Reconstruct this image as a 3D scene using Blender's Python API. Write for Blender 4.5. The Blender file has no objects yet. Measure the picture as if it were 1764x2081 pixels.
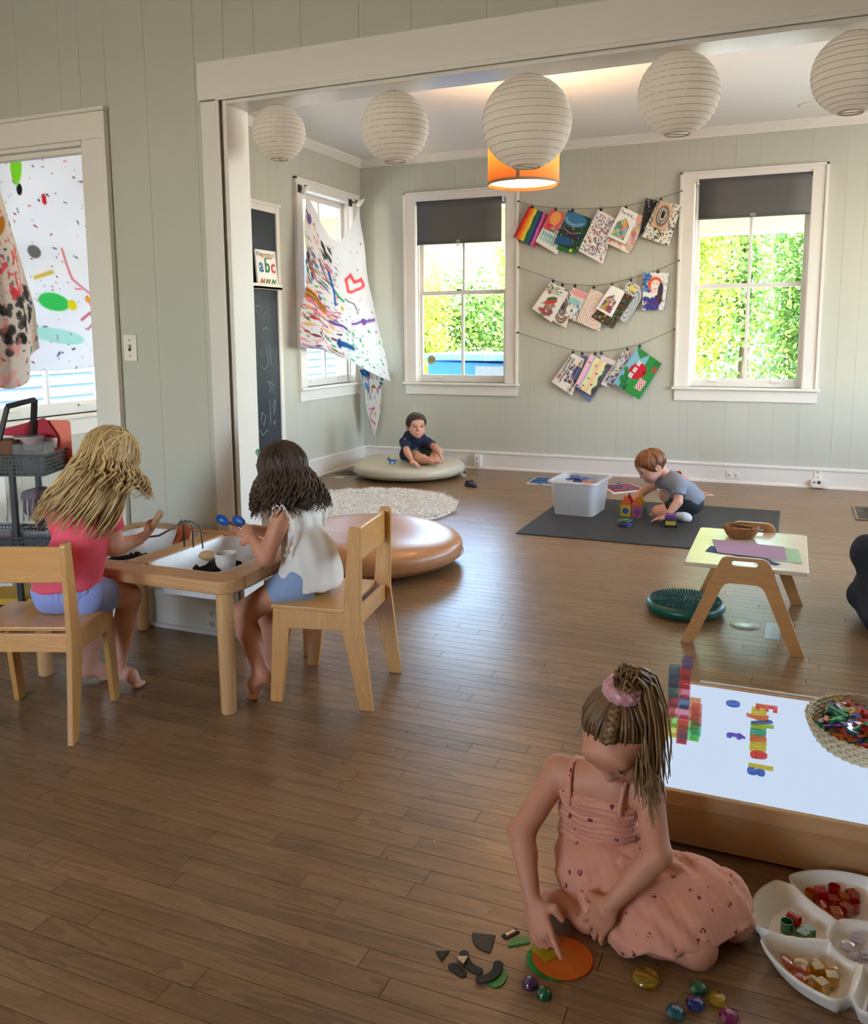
import bpy, bmesh, math, random
import numpy as np
from mathutils import Vector, Matrix, Euler
random.seed(7); RNG = np.random.default_rng(11)
SC = bpy.context.scene
COL = SC.collection
# ------------------------------------------------------------------ camera
cam_d = bpy.data.cameras.new('camera'); cam = bpy.data.objects.new('camera', cam_d); COL.objects.link(cam)
cam_d.sensor_fit = 'HORIZONTAL'; cam_d.sensor_width = 36.0; cam_d.lens = 1744.1/1764*36.0
cam_d.shift_y = (920.04-1040.5)/1764; cam_d.clip_start = 0.05; cam_d.clip_end = 400
cam.matrix_world = Matrix(((0.92292384, -0.04764183, 0.38202335, 0), (0.38493692, 0.12948108, -0.9138152, 0),
                           (-0.00592896, 0.99043672, 0.13784028, 1.36), (0, 0, 0, 1)))
SC.camera = cam
# ------------------------------------------------------------------ view, world, sun
SC.view_settings.view_transform = 'Standard'; SC.view_settings.look = 'None'
SC.view_settings.gamma = 1.0; SC.view_settings.use_curve_mapping = False
SC.view_settings.exposure = 1.95
SC.cycles.use_denoising = True
SC.cycles.max_bounces = 10; SC.cycles.diffuse_bounces = 5; SC.cycles.glossy_bounces = 4
SC.cycles.transmission_bounces = 8; SC.cycles.transparent_max_bounces = 24
SC.cycles.sample_clamp_indirect = 6.0; SC.cycles.caustics_reflective = False; SC.cycles.caustics_refractive = False
world = bpy.data.worlds.new('world'); SC.world = world; world.use_nodes = True
wn = world.node_tree; wn.nodes.clear()
w_out = wn.nodes.new('ShaderNodeOutputWorld'); w_bg = wn.nodes.new('ShaderNodeBackground'); w_sky = wn.nodes.new('ShaderNodeTexSky')
w_sky.sky_type = 'NISHITA'; w_sky.sun_disc = False; w_sky.sun_elevation = math.radians(62); w_sky.sun_rotation = math.radians(150)
w_sky.air_density = 1.0; w_sky.dust_density = 1.2
w_bg.inputs['Strength'].default_value = 1.4
wn.links.new(w_sky.outputs[0], w_bg.inputs[0]); wn.links.new(w_bg.outputs[0], w_out.inputs[0])
sun_d = bpy.data.lights.new('sun', 'SUN'); sun_d.energy = 13.0; sun_d.angle = math.radians(0.6); sun_d.color = (1, .95, .86)
sun = bpy.data.objects.new('sun', sun_d); COL.objects.link(sun)
sun.rotation_euler = Vector((0.35, -0.45, 1.0)).to_track_quat('Z', 'Y').to_euler()
def portal(loc, rot, sx, sy):
    d = bpy.data.lights.new('window_portal', 'AREA'); d.shape = 'RECTANGLE'; d.size = sx; d.size_y = sy
    d.cycles.is_portal = True
    o = bpy.data.objects.new('window_portal', d); COL.objects.link(o); o.location = loc; o.rotation_euler = rot
R_ = math.radians
# ------------------------------------------------------------------ colour and material helpers
def lin(c):
    if max(c) > 1.0: c = [v/255 for v in c]
    return tuple((v/12.92 if v <= .04045 else ((v+.055)/1.055)**2.4) for v in c[:3])
class NT:
    def __init__(s, name):
        s.m = bpy.data.materials.new(name); s.m.use_nodes = True; s.t = s.m.node_tree; s.t.nodes.clear()
        s.out = s.n('ShaderNodeOutputMaterial')
    def n(s, typ, **kw):
        n = s.t.nodes.new(typ)
        for k, v in kw.items(): setattr(n, k, v)
        return n
    def l(s, a, b): s.t.links.new(a, b)
    def coord(s, scale=(1, 1, 1), kind='Object'):
        tc = s.n('ShaderNodeTexCoord'); mp = s.n('ShaderNodeMapping'); mp.inputs['Scale'].default_value = scale
        s.l(tc.outputs[kind], mp.inputs[0]); return mp.outputs[0]
    def noise(s, vec, scale, detail=4, rough=.55, dist=0):
        n = s.n('ShaderNodeTexNoise'); n.inputs['Scale'].default_value = scale; n.inputs['Detail'].default_value = detail
        n.inputs['Roughness'].default_value = rough; n.inputs['Distortion'].default_value = dist
        if vec is not None: s.l(vec, n.inputs['Vector'])
        return n.outputs['Fac']
    def ramp(s, fac, stops, interp='LINEAR'):
        r = s.n('ShaderNodeValToRGB'); r.color_ramp.interpolation = interp; e = r.color_ramp.elements
        while len(e) < len(stops): e.new(.5)
        for q, (p, c) in zip(e, stops): q.position = p; q.color = (*c[:3], 1)
        s.l(fac, r.inputs[0]); return r.outputs[0]
    def mix(s, fac, a, b, typ='MIX'):
        n = s.n('ShaderNodeMix'); n.data_type = 'RGBA'; n.blend_type = typ
        for sock, v in ((n.inputs[0], fac), (n.inputs[6], a), (n.inputs[7], b)):
            if hasattr(v, 'is_linked') or hasattr(v, 'links'): s.l(v, sock)
            elif isinstance(v, (int, float)): sock.default_value = v
            else: sock.default_value = (*v[:3], 1)
        return n.outputs[2]
    def math(s, op, a, b=0.0):
        n = s.n('ShaderNodeMath'); n.operation = op
        for sock, v in ((n.inputs[0], a), (n.inputs[1], b)):
            if isinstance(v, (int, float)): sock.default_value = v
            else: s.l(v, sock)
        return n.outputs[0]
    def bump(s, h, strength, dist=.01):
        b = s.n('ShaderNodeBump'); b.inputs['Strength'].default_value = strength; b.inputs['Distance'].default_value = dist
        s.l(h, b.inputs['Height']); return b.outputs[0]
    def bsdf(s, color, rough=.5, metal=0, normal=None, **kw):
        b = s.n('ShaderNodeBsdfPrincipled')
        for sock, v in ((b.inputs['Base Color'], color), (b.inputs['Roughness'], rough), (b.inputs['Metallic'], metal)):
            if isinstance(v, (int, float)): sock.default_value = v
            elif isinstance(v, (tuple, list)): sock.default_value = (*v[:3], 1)
            else: s.l(v, sock)
        for k, v in kw.items():
            k = k.replace('_', ' ')
            sock = b.inputs[k]
            if hasattr(v, 'links'): s.l(v, sock)
            else: sock.default_value = v
        if normal is not None: s.l(normal, b.inputs['Normal'])
        return b.outputs[0]
    def done(s, sh): s.l(sh, s.out.inputs[0]); return s.m
def M(name, col, rough=.5, metal=0, var=.0, vs=6, bump=0, bs=60, stretch=(1, 1, 1), rnd=0, **kw):
    t = NT(name); c = lin(col); v = t.coord(stretch); out = c
    if var: out = t.mix(t.noise(v, vs), tuple(x*(1-var) for x in c), tuple(min(1, x*(1+var)) for x in c))
    if rnd:
        oi = t.n('ShaderNodeObjectInfo'); f = t.math('MULTIPLY_ADD', oi.outputs['Random'], rnd*2)
        f.node.inputs[2].default_value = 1-rnd
        out = t.mix(1.0, out, f, 'MULTIPLY')
    nm = t.bump(t.noise(v, bs, 3), bump, .004) if bump else None
    return t.done(t.bsdf(out, rough, metal, nm, **kw))
def wood(name, c1, c2, rough=.4, scale=1.0, axis=0, rnd=.06, grain=.6, coat=0.0, bump=.04):
    """grain runs along the given axis"""
    t = NT(name); st = [9*scale]*3; st[axis] = .8*scale
    tc = t.n('ShaderNodeTexCoord'); oi = t.n('ShaderNodeObjectInfo')
    off = t.math('MULTIPLY', oi.outputs['Random'], 37.0)
    ad = t.n('ShaderNodeVectorMath'); ad.operation = 'ADD'; t.l(tc.outputs['Object'], ad.inputs[0]); t.l(off, ad.inputs[1])
    mp = t.n('ShaderNodeMapping'); mp.inputs['Scale'].default_value = st; t.l(ad.outputs[0], mp.inputs[0])
    big = t.noise(mp.outputs[0], 1.2, 3, .5, 1.2); fine = t.noise(mp.outputs[0], 9, 6, .7)
    rings = t.math('FRACT', t.math('MULTIPLY', big, 7.0)); f = t.math('ADD', t.math('MULTIPLY', rings, .45*grain), t.math('MULTIPLY', fine, .6))
    c = t.ramp(f, [(.15, lin(c1)), (.85, lin(c2))])
    if rnd:
        g = t.math('MULTIPLY_ADD', oi.outputs['Random'], rnd*2); g.node.inputs[2].default_value = 1-rnd
        c = t.mix(1.0, c, g, 'MULTIPLY')
    return t.done(t.bsdf(c, rough, 0, t.bump(fine, bump, .003), Coat_Weight=coat, Coat_Roughness=.2))
def painted(name, rough=.85, trans=0.0, attr='Col', bump=.0):
    """flat print: colours stored on the mesh"""
    t = NT(name); a = t.n('ShaderNodeAttribute'); a.attribute_name = attr
    b = t.bsdf(a.outputs['Color'], rough)
    if trans:
        tr = t.n('ShaderNodeBsdfTranslucent'); t.l(a.outputs['Color'], tr.inputs[0])
        mx = t.n('ShaderNodeMixShader'); mx.inputs[0].default_value = trans; t.l(b, mx.inputs[1]); t.l(tr.outputs[0], mx.inputs[2]); b = mx.outputs[0]
    return t.done(b)
def translucent(name, col, mixf=.5, rough=.7, var=0, vs=10):
    t = NT(name); c = lin(col)
    cc = t.mix(t.noise(t.coord(), vs), tuple(x*(1-var) for x in c), c) if var else c
    b = t.bsdf(cc, rough); tr = t.n('ShaderNodeBsdfTranslucent')
    if var: t.l(cc, tr.inputs[0])
    else: tr.inputs[0].default_value = (*c, 1)
    mx = t.n('ShaderNodeMixShader'); mx.inputs[0].default_value = mixf; t.l(b, mx.inputs[1]); t.l(tr.outputs[0], mx.inputs[2])
    return t.done(mx.outputs[0])
def clear(name, col, gloss=.12, body=.15, rough=.05):
    """see-through tinted plastic or glass: tinted transparency, a little body colour, gloss"""
    t = NT(name); c = lin(col)
    tr = t.n('ShaderNodeBsdfTransparent'); tr.inputs[0].default_value = (*c, 1)
    d = t.bsdf(tuple(min(1, x) for x in c), rough)
    m1 = t.n('ShaderNodeMixShader'); m1.inputs[0].default_value = body; t.l(tr.outputs[0], m1.inputs[1]); t.l(d, m1.inputs[2])
    g = t.n('ShaderNodeBsdfGlossy'); g.inputs['Roughness'].default_value = rough
    lw = t.n('ShaderNodeLayerWeight'); lw.inputs[0].default_value = .35
    fz = t.math('MULTIPLY', lw.outputs['Facing'], gloss*2.5); fz = t.math('ADD', fz, gloss*.25); fz.node.use_clamp = True
    m2 = t.n('ShaderNodeMixShader'); t.l(fz, m2.inputs[0]); t.l(m1.outputs[0], m2.inputs[1]); t.l(g.outputs[0], m2.inputs[2])
    return t.done(m2.outputs[0])
def glow(name, col, strength):
    t = NT(name); e = t.n('ShaderNodeEmission'); e.inputs[0].default_value = (*lin(col), 1); e.inputs[1].default_value = strength
    return t.done(e.outputs[0])
# ------------------------------------------------------------------ mesh helpers
class MB:
    def __init__(s): s.v = []; s.f = []; s.mi = []; s.cur = 0
    def add(s, vs, fs):
        o = len(s.v); s.v += [tuple(p) for p in vs]; s.f += [tuple(o+i for i in f) for f in fs]; s.mi += [s.cur]*len(fs); return s
    def box(s, lo, hi, mat=None):
        x0, y0, z0 = lo; x1, y1, z1 = hi
        vs = [(x0, y0, z0), (x1, y0, z0), (x1, y1, z0), (x0, y1, z0), (x0, y0, z1), (x1, y0, z1), (x1, y1, z1), (x0, y1, z1)]
        if mat is not None: vs = [tuple(mat @ Vector(p)) for p in vs]
        return s.add(vs, [(3, 2, 1, 0), (4, 5, 6, 7), (0, 1, 5, 4), (1, 2, 6, 5), (2, 3, 7, 6), (3, 0, 4, 7)])
    def bar(s, a, b, w, h, up=(0, 0, 1)):
        a = Vector(a); b = Vector(b); d = (b-a); L = d.length; d.normalize(); u = Vector(up); x = d.cross(u).normalized(); u = x.cross(d)
        m = Matrix((x, d, u)).transposed().to_4x4(); m.translation = a
        return s.box((-w/2, 0, -h/2), (w/2, L, h/2), m)
    def tube(s, pts, r, n=8, cap=True, closed=False):
        P = [Vector(p) for p in pts]; k = len(P); rr = r if hasattr(r, '__len__') else [r]*k
        vs = []; fs = []; prev = None
        for i, p in enumerate(P):
            if closed: t = P[(i+1) % k]-P[i-1]
            else: t = P[min(i+1, k-1)]-P[max(i-1, 0)]
            t = t.normalized() if t.length > 1e-9 else Vector((0, 0, 1))
            if prev is None: prev = t.orthogonal().normalized()
            else:
                prev = prev-t*prev.dot(t); prev = prev.normalized() if prev.length > 1e-6 else t.orthogonal().normalized()
            b = t.cross(prev)
            for j in range(n):
                a = 2*math.pi*j/n; vs.append(p+(prev*math.cos(a)+b*math.sin(a))*rr[i])
        m = k if closed else k-1
        for i in range(m):
            for j in range(n):
                i2 = (i+1) % k; fs.append((i*n+j, i*n+(j+1) % n, i2*n+(j+1) % n, i2*n+j))
        if cap and not closed: fs += [tuple(range(n-1, -1, -1)), tuple((k-1)*n+j for j in range(n))]
        return s.add(vs, fs)
    def lathe(s, prof, n=32, c=(0, 0, 0), mat=None, sx=1, sy=1, cap=True):
        vs = []; fs = []; k = len(prof)
        for r, z in prof:
            for j in range(n):
                a = 2*math.pi*j/n; p = Vector((r*math.cos(a)*sx, r*math.sin(a)*sy, z))
                if mat is not None: p = mat @ p
                vs.append(p+Vector(c))
        for i in range(k-1):
            for j in range(n): fs.append((i*n+j, i*n+(j+1) % n, (i+1)*n+(j+1) % n, (i+1)*n+j))
        ring = not cap or len(prof) == 2 and prof[0][0] < 1e-6 or abs(prof[0][0]-prof[-1][0])+abs(prof[0][1]-prof[-1][1]) < 1e-9
        if prof[0][0] > 1e-6 and not ring: fs.append(tuple(range(n-1, -1, -1)))
        if prof[-1][0] > 1e-6 and not ring: fs.append(tuple((k-1)*n+j for j in range(n)))
        return s.add(vs, fs)
    def prism(s, out, z0, z1, mat=None):
        n = len(out); vs = [(x, y, z0) for x, y in out]+[(x, y, z1) for x, y in out]
        if mat is not None: vs = [tuple(mat @ Vector(p)) for p in vs]
        fs = [tuple(range(n-1, -1, -1)), tuple(range(n, 2*n))]+[(i, (i+1) % n, n+(i+1) % n, n+i) for i in range(n)]
        return s.add(vs, fs)
    def grid(s, fn, nu, nv, wrapu=False):
        vs = [fn(i/(nu if wrapu else nu-1), j/(nv-1)) for j in range(nv) for i in range(nu)]; fs = []
        for j in range(nv-1):
            for i in range(nu if wrapu else nu-1):
                i2 = (i+1) % nu; fs.append((j*nu+i, j*nu+i2, (j+1)*nu+i2, (j+1)*nu+i))
        return s.add(vs, fs)
    def mesh(s, name, mats, smooth=False):
        me = bpy.data.meshes.new(name); me.from_pydata(s.v, [], s.f)
        for m in (mats if isinstance(mats, (list, tuple)) else [mats]): me.materials.append(m)
        if any(s.mi): me.polygons.foreach_set('material_index', s.mi)
        if smooth: me.polygons.foreach_set('use_smooth', [True]*len(s.f))
        me.update(); return me
    def build(s, name, mats, parent=None, smooth=False, bevel=0, w=False, solid=0, sub=0, seg=2, auto=None):
        return put(name, s.mesh(name, mats, smooth or auto is not None), parent, bevel, w, solid, sub, seg, auto)
def put(name, me, parent=None, bevel=0, w=False, solid=0, sub=0, seg=2, auto=None):
    o = bpy.data.objects.new(name, me); COL.objects.link(o)
    if parent is not None:
        o.parent = parent
        if w: o.location = -parent.location
    if solid:
        m = o.modifiers.new('solid', 'SOLIDIFY'); m.thickness = solid; m.offset = 0
    if bevel:
        m = o.modifiers.new('bevel', 'BEVEL'); m.width = bevel; m.segments = seg; m.limit_method = 'ANGLE'; m.angle_limit = R_(35)
    if sub:
        m = o.modifiers.new('sub', 'SUBSURF'); m.levels = sub; m.render_levels = sub
    if auto is not None:
        me.update()
        try: me.set_sharp_from_angle(angle=R_(auto))
        except Exception: pass
    return o
def tag(o, label=None, cat=None, group=None, kind=None):
    if label: o['label'] = label
    if cat: o['category'] = cat
    if group: o['group'] = group
    if kind: o['kind'] = kind
    return o
def thing(name, label, cat, loc=(0, 0, 0), rz=0, group=None):
    o = bpy.data.objects.new(name, None); COL.objects.link(o); o.location = loc; o.rotation_euler = (0, 0, rz); o.empty_display_size = .05
    return tag(o, label, cat, group)
def struct(o): o['kind'] = 'structure'; return o
def dup(root, loc=None, rz=None, label=None, parent=None):
    r = root.copy(); COL.objects.link(r)
    if loc is not None: r.location = loc
    if rz is not None: r.rotation_euler = (0, 0, rz)
    if label: r['label'] = label
    if parent is not None: r.parent = parent
    for ch in list(root.children): dup(ch, parent=r)
    return r
def rrect(w, h, r, n=6, cx=0, cy=0):
    out = []
    for sx, sy, a0 in ((1, 1, 0), (-1, 1, 90), (-1, -1, 180), (1, -1, 270)):
        for i in range(n+1):
            a = R_(a0+90*i/n); out.append((cx+sx*(w/2-r)+r*math.cos(a), cy+sy*(h/2-r)+r*math.sin(a)))
    return out
def add_color(me, cols, name='Col'):
    at = me.color_attributes.new(name, 'FLOAT_COLOR', 'POINT'); a = np.ones((len(me.vertices), 4), np.float32); a[:, :3] = cols
    at.data.foreach_set('color', a.ravel())
_TXT = {}
def _text(txt, size, extrude, bold):
    c = bpy.data.curves.new('txt', 'FONT'); c.body = txt; c.size = size; c.extrude = extrude; c.offset = bold; c.align_x = 'CENTER'; c.align_y = 'CENTER'; c.resolution_u = 3
    o = bpy.data.objects.new('txt', c); COL.objects.link(o); return o, c
def prepare_texts(specs):
    obs = [(s, *_text(*s)) for s in specs]; dg = bpy.context.evaluated_depsgraph_get()
    for s, o, c in obs: _TXT[s] = bpy.data.meshes.new_from_object(o.evaluated_get(dg))
    for s, o, c in obs: bpy.data.objects.remove(o); bpy.data.curves.remove(c)
def text_mesh(txt, size, extrude=0.0, bold=0.0): return _TXT[(txt, size, extrude, bold)].copy()
prepare_texts([(c, .075, .0035, .0028) for c in 'abcdeghkmnoprsuwxyz']+[(c, .088, .0035, .0028) for c in 'EmylbnaeIs']+[(c, .08, .0035, .0028) for c in 'ot']
              + [(c, .052, .0004, .0008) for c in set('Fingertrail')]+[(c, .155, .0004, .004) for c in 'abc']
              + [(x, .032, .0, .0008) for x in ('I am a good friend', 'I am helpful and kind', 'I choose my own', 'I am brave')])

# ------------------------------------------------------------------ the setting
XL, XR, Y0, Y1, Y2, ZC = -4.207, 2.6, -2.6, 3.12, 8.137, 3.115
YB = 3.25                                                   # far face of the dividing wall
m_wall = M('sage_paint', (189, 188, 174), .6, var=.04, vs=2.5, bump=.05, bs=35)
m_wall_bk = M('sage_paint_joint', (174, 173, 160), .7)
m_trim = M('white_trim_paint', (226, 220, 211), .45, var=.03, vs=3, bump=.04, bs=30)
m_ceil = M('ceiling_paint', (228, 225, 220), .55, var=.02, vs=2)
def floor_mat():
    t = NT('oak_strip_floor'); oi = t.n('ShaderNodeObjectInfo'); tc = t.n('ShaderNodeTexCoord'); geo = t.n('ShaderNodeNewGeometry')
    # every strip of the far field carries its own random number on the mesh
    at = t.n('ShaderNodeAttribute'); at.attribute_name = 'rnd'
    rnd = t.math('FRACT', t.math('ADD', oi.outputs['Random'], at.outputs['Fac']))
    off = t.math('MULTIPLY', rnd, 53.0); ad = t.n('ShaderNodeVectorMath'); ad.operation = 'ADD'
    t.l(geo.outputs['Position'], ad.inputs[0]); t.l(off, ad.inputs[1])
    mp = t.n('ShaderNodeMapping'); mp.inputs['Scale'].default_value = (1.1, 11, 1); t.l(ad.outputs[0], mp.inputs[0])
    big = t.noise(mp.outputs[0], 1.0, 3, .5, 1.4); fine = t.noise(mp.outputs[0], 12, 6, .7)
    rings = t.math('FRACT', t.math('MULTIPLY', big, 6.0))
    f = t.math('ADD', t.math('MULTIPLY', rings, .3), t.math('MULTIPLY', fine, .7))
    c = t.ramp(f, [(.2, lin((100, 72, 44))), (.55, lin((136, 103, 68))), (.9, lin((158, 124, 88)))])
    g = t.math('MULTIPLY_ADD', rnd, .34); g.node.inputs[2].default_value = .82
    c = t.mix(1.0, c, g, 'MULTIPLY')
    wear = t.noise(geo.outputs['Position'], 1.6, 4, .6)
    c = t.mix(t.math('MULTIPLY', wear, .26), c, lin((118, 102, 86)))
    r = t.math('MULTIPLY_ADD', fine, .16); r.node.inputs[2].default_value = .17
    r2 = t.math('MULTIPLY_ADD', wear, .12); t.l(r, r2.node.inputs[2])
    return t.done(t.bsdf(c, r2, 0, t.bump(fine, .06, .002), Specular_IOR_Level=.55))
m_floor = floor_mat()
# floor: narrow oak strips along x
fl = MB().box((XL-.2, Y0-.2, -.12), (XR+.2, Y2+.2, -.012)).build('floor', M('subfloor', (40, 30, 24), .9)); struct(fl)
PW = .062
def strip_mesh(x0, x1, y0, g=.0003, b=.0005):
    lo, hi = x0+g, x1-g; a, c = y0+g, y0+PW-g
    vs = [(lo, a, -.012), (hi, a, -.012), (hi, c, -.012), (lo, c, -.012), (lo, a, -b), (hi, a, -b), (hi, c, -b), (lo, c, -b),
          (lo+b, a+b, 0), (hi-b, a+b, 0), (hi-b, c-b, 0), (lo+b, c-b, 0)]
    fs = [(0, 1, 5, 4), (1, 2, 6, 5), (2, 3, 7, 6), (3, 0, 4, 7), (4, 5, 9, 8), (5, 6, 10, 9), (6, 7, 11, 10), (7, 4, 8, 11), (8, 9, 10, 11)]
    return vs, fs
def in_view(x, y):
    d = Vector((x, y, -1.36)); z = d.dot(Vector((-0.38202335, 0.9138152, -0.13784028)))
    if z < .3: return 0
    u = 882+1744*d.dot(Vector((0.92292384, 0.38493692, -0.00592896)))/z; v = 920-1744*d.dot(Vector((-0.04764183, 0.12948108, 0.99043672)))/z
    return 1/z if -60 < u < 1824 and v < 2140 else 0
strips = []; rs = random.Random(5)
y = Y0
while y < Y2-.001:
    x = XL-rs.random()*.8
    while x < XR:
        L = rs.choice((.45, .6, .75, .9, 1.1, 1.35)); x2 = min(x+L, XR)
        if x2-max(x, XL) > .05:
            x0 = max(x, XL)
            sc = max(in_view(x0+(x2-x0)*k/6, y+.03) for k in range(7))
            strips.append((sc**3*(x2-x0), x0, x2, y))
        x = x+L
    y += PW
strips.sort(key=lambda q: -q[0])
for sc, x0, x2, y in strips[:300]:
    vs, fs = strip_mesh(x0, x2, y, .0008, .0003); o = MB().add(vs, fs).build('floor_plank', m_floor, fl)
far = MB(); rv = []
for sc, x0, x2, y in strips[300:]:
    vs, fs = strip_mesh(x0, x2, y); far.add(vs, fs); rv += [rs.random()]*12
fo = far.build('floor_planks', m_floor, fl); fo['kind'] = 'stuff'
fo.data.attributes.new('rnd', 'FLOAT', 'POINT').data.foreach_set('value', rv)
# ---- board walls: every board its own piece with an open joint
def boards(wall, along, a0, a1, face, nrm, holes, z1, seed, widths, z0=0.0, th=.016):
    """boards along x ('x') or y ('y') on the plane `face`, proud of it along nrm"""
    r = random.Random(seed); a = a0; cuts = []
    edges = set()
    while a < a1-.02:
        b = min(a1, a+r.choice(widths)); cuts.append((a, b)); a = b
    for (a, b) in cuts:
        segs = [(a, b, z0, z1)]
        for (h0, h1, hz0, hz1) in holes:
            ns = []
            for (p, q, s0, s1) in segs:
                if q <= h0 or p >= h1: ns.append((p, q, s0, s1)); continue
                if p < h0-.004: ns.append((p, h0, s0, s1))
                if q > h1+.004: ns.append((h1, q, s0, s1))
                m0, m1 = max(p, h0), min(q, h1)
                if hz0 > s0+.004: ns.append((m0, m1, s0, hz0))
                if hz1 < s1-.004: ns.append((m0, m1, hz1, s1))
            segs = ns
        for (p, q, s0, s1) in segs:
            g = .0003; mb = MB(); t0, t1 = sorted((face, face+nrm*th))
            if along == 'x': mb.box((p+g, t0, s0), (q-g, t1, s1))
            else: mb.box((t0, p+g, s0), (t1, q-g, s1))
            mb.build('board', m_wall, wall, bevel=.001, seg=1)
def wall_with_holes(name, along, a0, a1, t0, t1, holes, z1, mat):
    mb = MB(); xs = sorted({a0, a1, *[h[0] for h in holes], *[h[1] for h in holes]})
    for p, q in zip(xs, xs[1:]):
        mid = (p+q)/2; zs = [(0, z1)]
        for h in holes:
            if h[0] < mid < h[1]:
                zs = [z for (s0, s1) in zs for z in ((s0, min(s1, h[2])), (max(s0, h[3]), s1)) if z[1]-z[0] > .001]
        for s0, s1 in zs:
            if along == 'x': mb.box((p, t0, s0), (q, t1, s1))
            else: mb.box((t0, p, s0), (t1, q, s1))
    return struct(mb.build(name, mat))
# window openings (along, z): the glass hole is inset from the casing by 0.115
OP = .115
WZ0, WZ1 = .864, 2.665
w1 = (-3.702+OP, -2.512-OP); w2 = (-1.0+OP+.005, .207-OP-.02)
wB = (6.846+OP, 8.037-OP); wA = (3.40+OP, 4.60-OP)
holes_far = [(w1[0], w1[1], WZ0, WZ1), (w2[0], w2[1], WZ0, WZ1), (1.25, 2.25, WZ0, WZ1)]
holes_left = [(wA[0], wA[1], WZ0, WZ1), (wB[0], wB[1], WZ0, WZ1)]
WID = (.1, .15, .15, .2, .2, .28)
wb = wall_with_holes('wall_back', 'x', XL-.16, XR+.16, Y2+.016, Y2+.16, holes_far, ZC+.1, m_wall_bk)
boards(wb, 'x', XL, XR, Y2+.016, -1, holes_far, ZC, 3, WID)
wl = wall_with_holes('wall_left', 'y', Y0, Y2+.16, XL-.16, XL-.016, holes_left, ZC+.1, m_wall_bk)
boards(wl, 'y', Y0, Y2, XL-.016, 1, holes_left, ZC, 4, WID)
OX0, OX1, OZ = -2.225, 2.35, 2.325                          # wide cased opening
DX0, DX1, DZ = -3.85, -3.005, 2.232                         # doorway
holes_div = [(OX0-.012, OX1+.012, -.01, OZ-.006), (DX0-.012, DX1-.008, -.01, DZ-.008)]
wd = wall_with_holes('wall_divider', 'x', XL, XR, Y1+.016, YB, holes_div, ZC, m_wall)
boards(wd, 'x', XL, XR, Y1+.016, -1, holes_div, ZC, 9, (.22, .26, .26, .3))
wr = wall_with_holes('wall_right', 'y', Y0, Y2+.16, XR, XR+.16, [(4.3, 5.5, WZ0, WZ1), (6.2, 7.4, WZ0, WZ1)], ZC+.1, m_wall)
wf = wall_with_holes('wall_front', 'x', XL-.16, XR+.16, Y0-.16, Y0, [(-3.2, -1.9, WZ0, WZ1)], ZC+.1, m_wall)
struct(MB().box((XL-.16, YB, ZC), (XR+.16, Y2+.16, ZC+.1)).build('ceiling', m_ceil))
struct(MB().box((XL-.16, Y0-.16, ZC), (XR+.16, YB, ZC+.1)).build('ceiling', m_ceil))
# ---- mouldings
def run_profile(mb, prof, along, a0, a1, base, nrm):
    """prof: (out from wall, z) polygon swept along x or y"""
    n = len(prof); vs = []
    for a in (a0, a1):
        for o, z in prof:
            p = base+nrm*o; vs.append((a, p, z) if along == 'x' else (p, a, z))
    mb.add(vs, [tuple(range(n)), tuple(range(2*n-1, n-1, -1))]+[(i, i+n, (i+1) % n+n, (i+1) % n) for i in range(n)])
def trim(name, prof, along, a0, a1, base, nrm, mat=m_trim):
    mb = MB(); run_profile(mb, prof, along, a0, a1, base, nrm); o = mb.build(name, mat); struct(o)
    bm = bmesh.new(); bm.from_mesh(o.data); bmesh.ops.recalc_face_normals(bm, faces=bm.faces); bm.to_mesh(o.data); bm.free()
    return o
BASE = [(0, 0), (.022, 0), (.022, .15), (.03, .152), (.032, .165), (.026, .178), (0, .180)]
SHOE = [(.022, 0), (.042, 0), (.04, .012), (.032, .02), (.022, .022)]
CROWN = [(0, 3.04), (.012, 3.04), (.014, 3.055), (.03, 3.07), (.055, 3.098), (.06, 3.115), (0, 3.115)]
for nm, al, a0, a1, b, n in (('back', 'x', XL, XR, Y2, -1), ('left', 'y', YB, Y2, XL, 1)):
    o = trim('baseboard_'+nm, BASE, al, a0, a1, b, n)
    mb = MB(); run_profile(mb, SHOE, al, a0, a1, b, n); mb.build('shoe_molding', m_trim, o)
trim('baseboard_divider', BASE, 'x', DX1+.14, OX0-.125, Y1, -1)
trim('trim_1', CROWN, 'x', XL, XR, Y2, -1); trim('trim_2', CROWN, 'y', YB, Y2, XL, 1)
o = MB().box((DX1+.14, Y1-.045, 0), (OX0-.125, Y1-.022, .02)).build('trim_3', m_trim, bevel=.006); struct(o)
# cased opening: jamb, soffit, casings with a wide head board
t = struct(MB().box((OX0-.125, Y1-.02, 0), (OX0-.04, Y1, OZ)).build('trim_4', m_trim, bevel=.004))
MB().box((OX0-.045, Y1-.026, 0), (OX0-.028, Y1-.02, OZ+.012)).build('bead', m_trim, t, bevel=.003)
MB().box((OX0-.02, Y1-.012, 0), (OX0, YB+.012, OZ)).build('jamb', m_trim, t, bevel=.002)
MB().box((OX0-.11, YB, 0), (OX0-.004, YB+.02, OZ+.1)).build('back_casing', m_trim, t, bevel=.003)
t = struct(MB().box((OX0-.133, Y1-.026, OZ+.004), (XR, Y1, OZ+.157)).build('trim_5', m_trim, bevel=.004))
MB().box((OX0-.045, Y1-.03, OZ-.004), (OX1+.05, Y1-.024, OZ+.014)).build('bead', m_trim, t, bevel=.003)
m_gloss_trim = M('glossy_trim_paint', (226, 223, 216), .2, var=.03, vs=4)
MB().box((OX0, Y1-.012, OZ-.018), (OX1, YB+.012, OZ)).build('soffit', m_gloss_trim, t, bevel=.002)
MB().box((OX0-.1, YB, OZ), (OX1+.1, YB+.02, OZ+.13)).build('back_casing', m_trim, t, bevel=.003)
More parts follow.
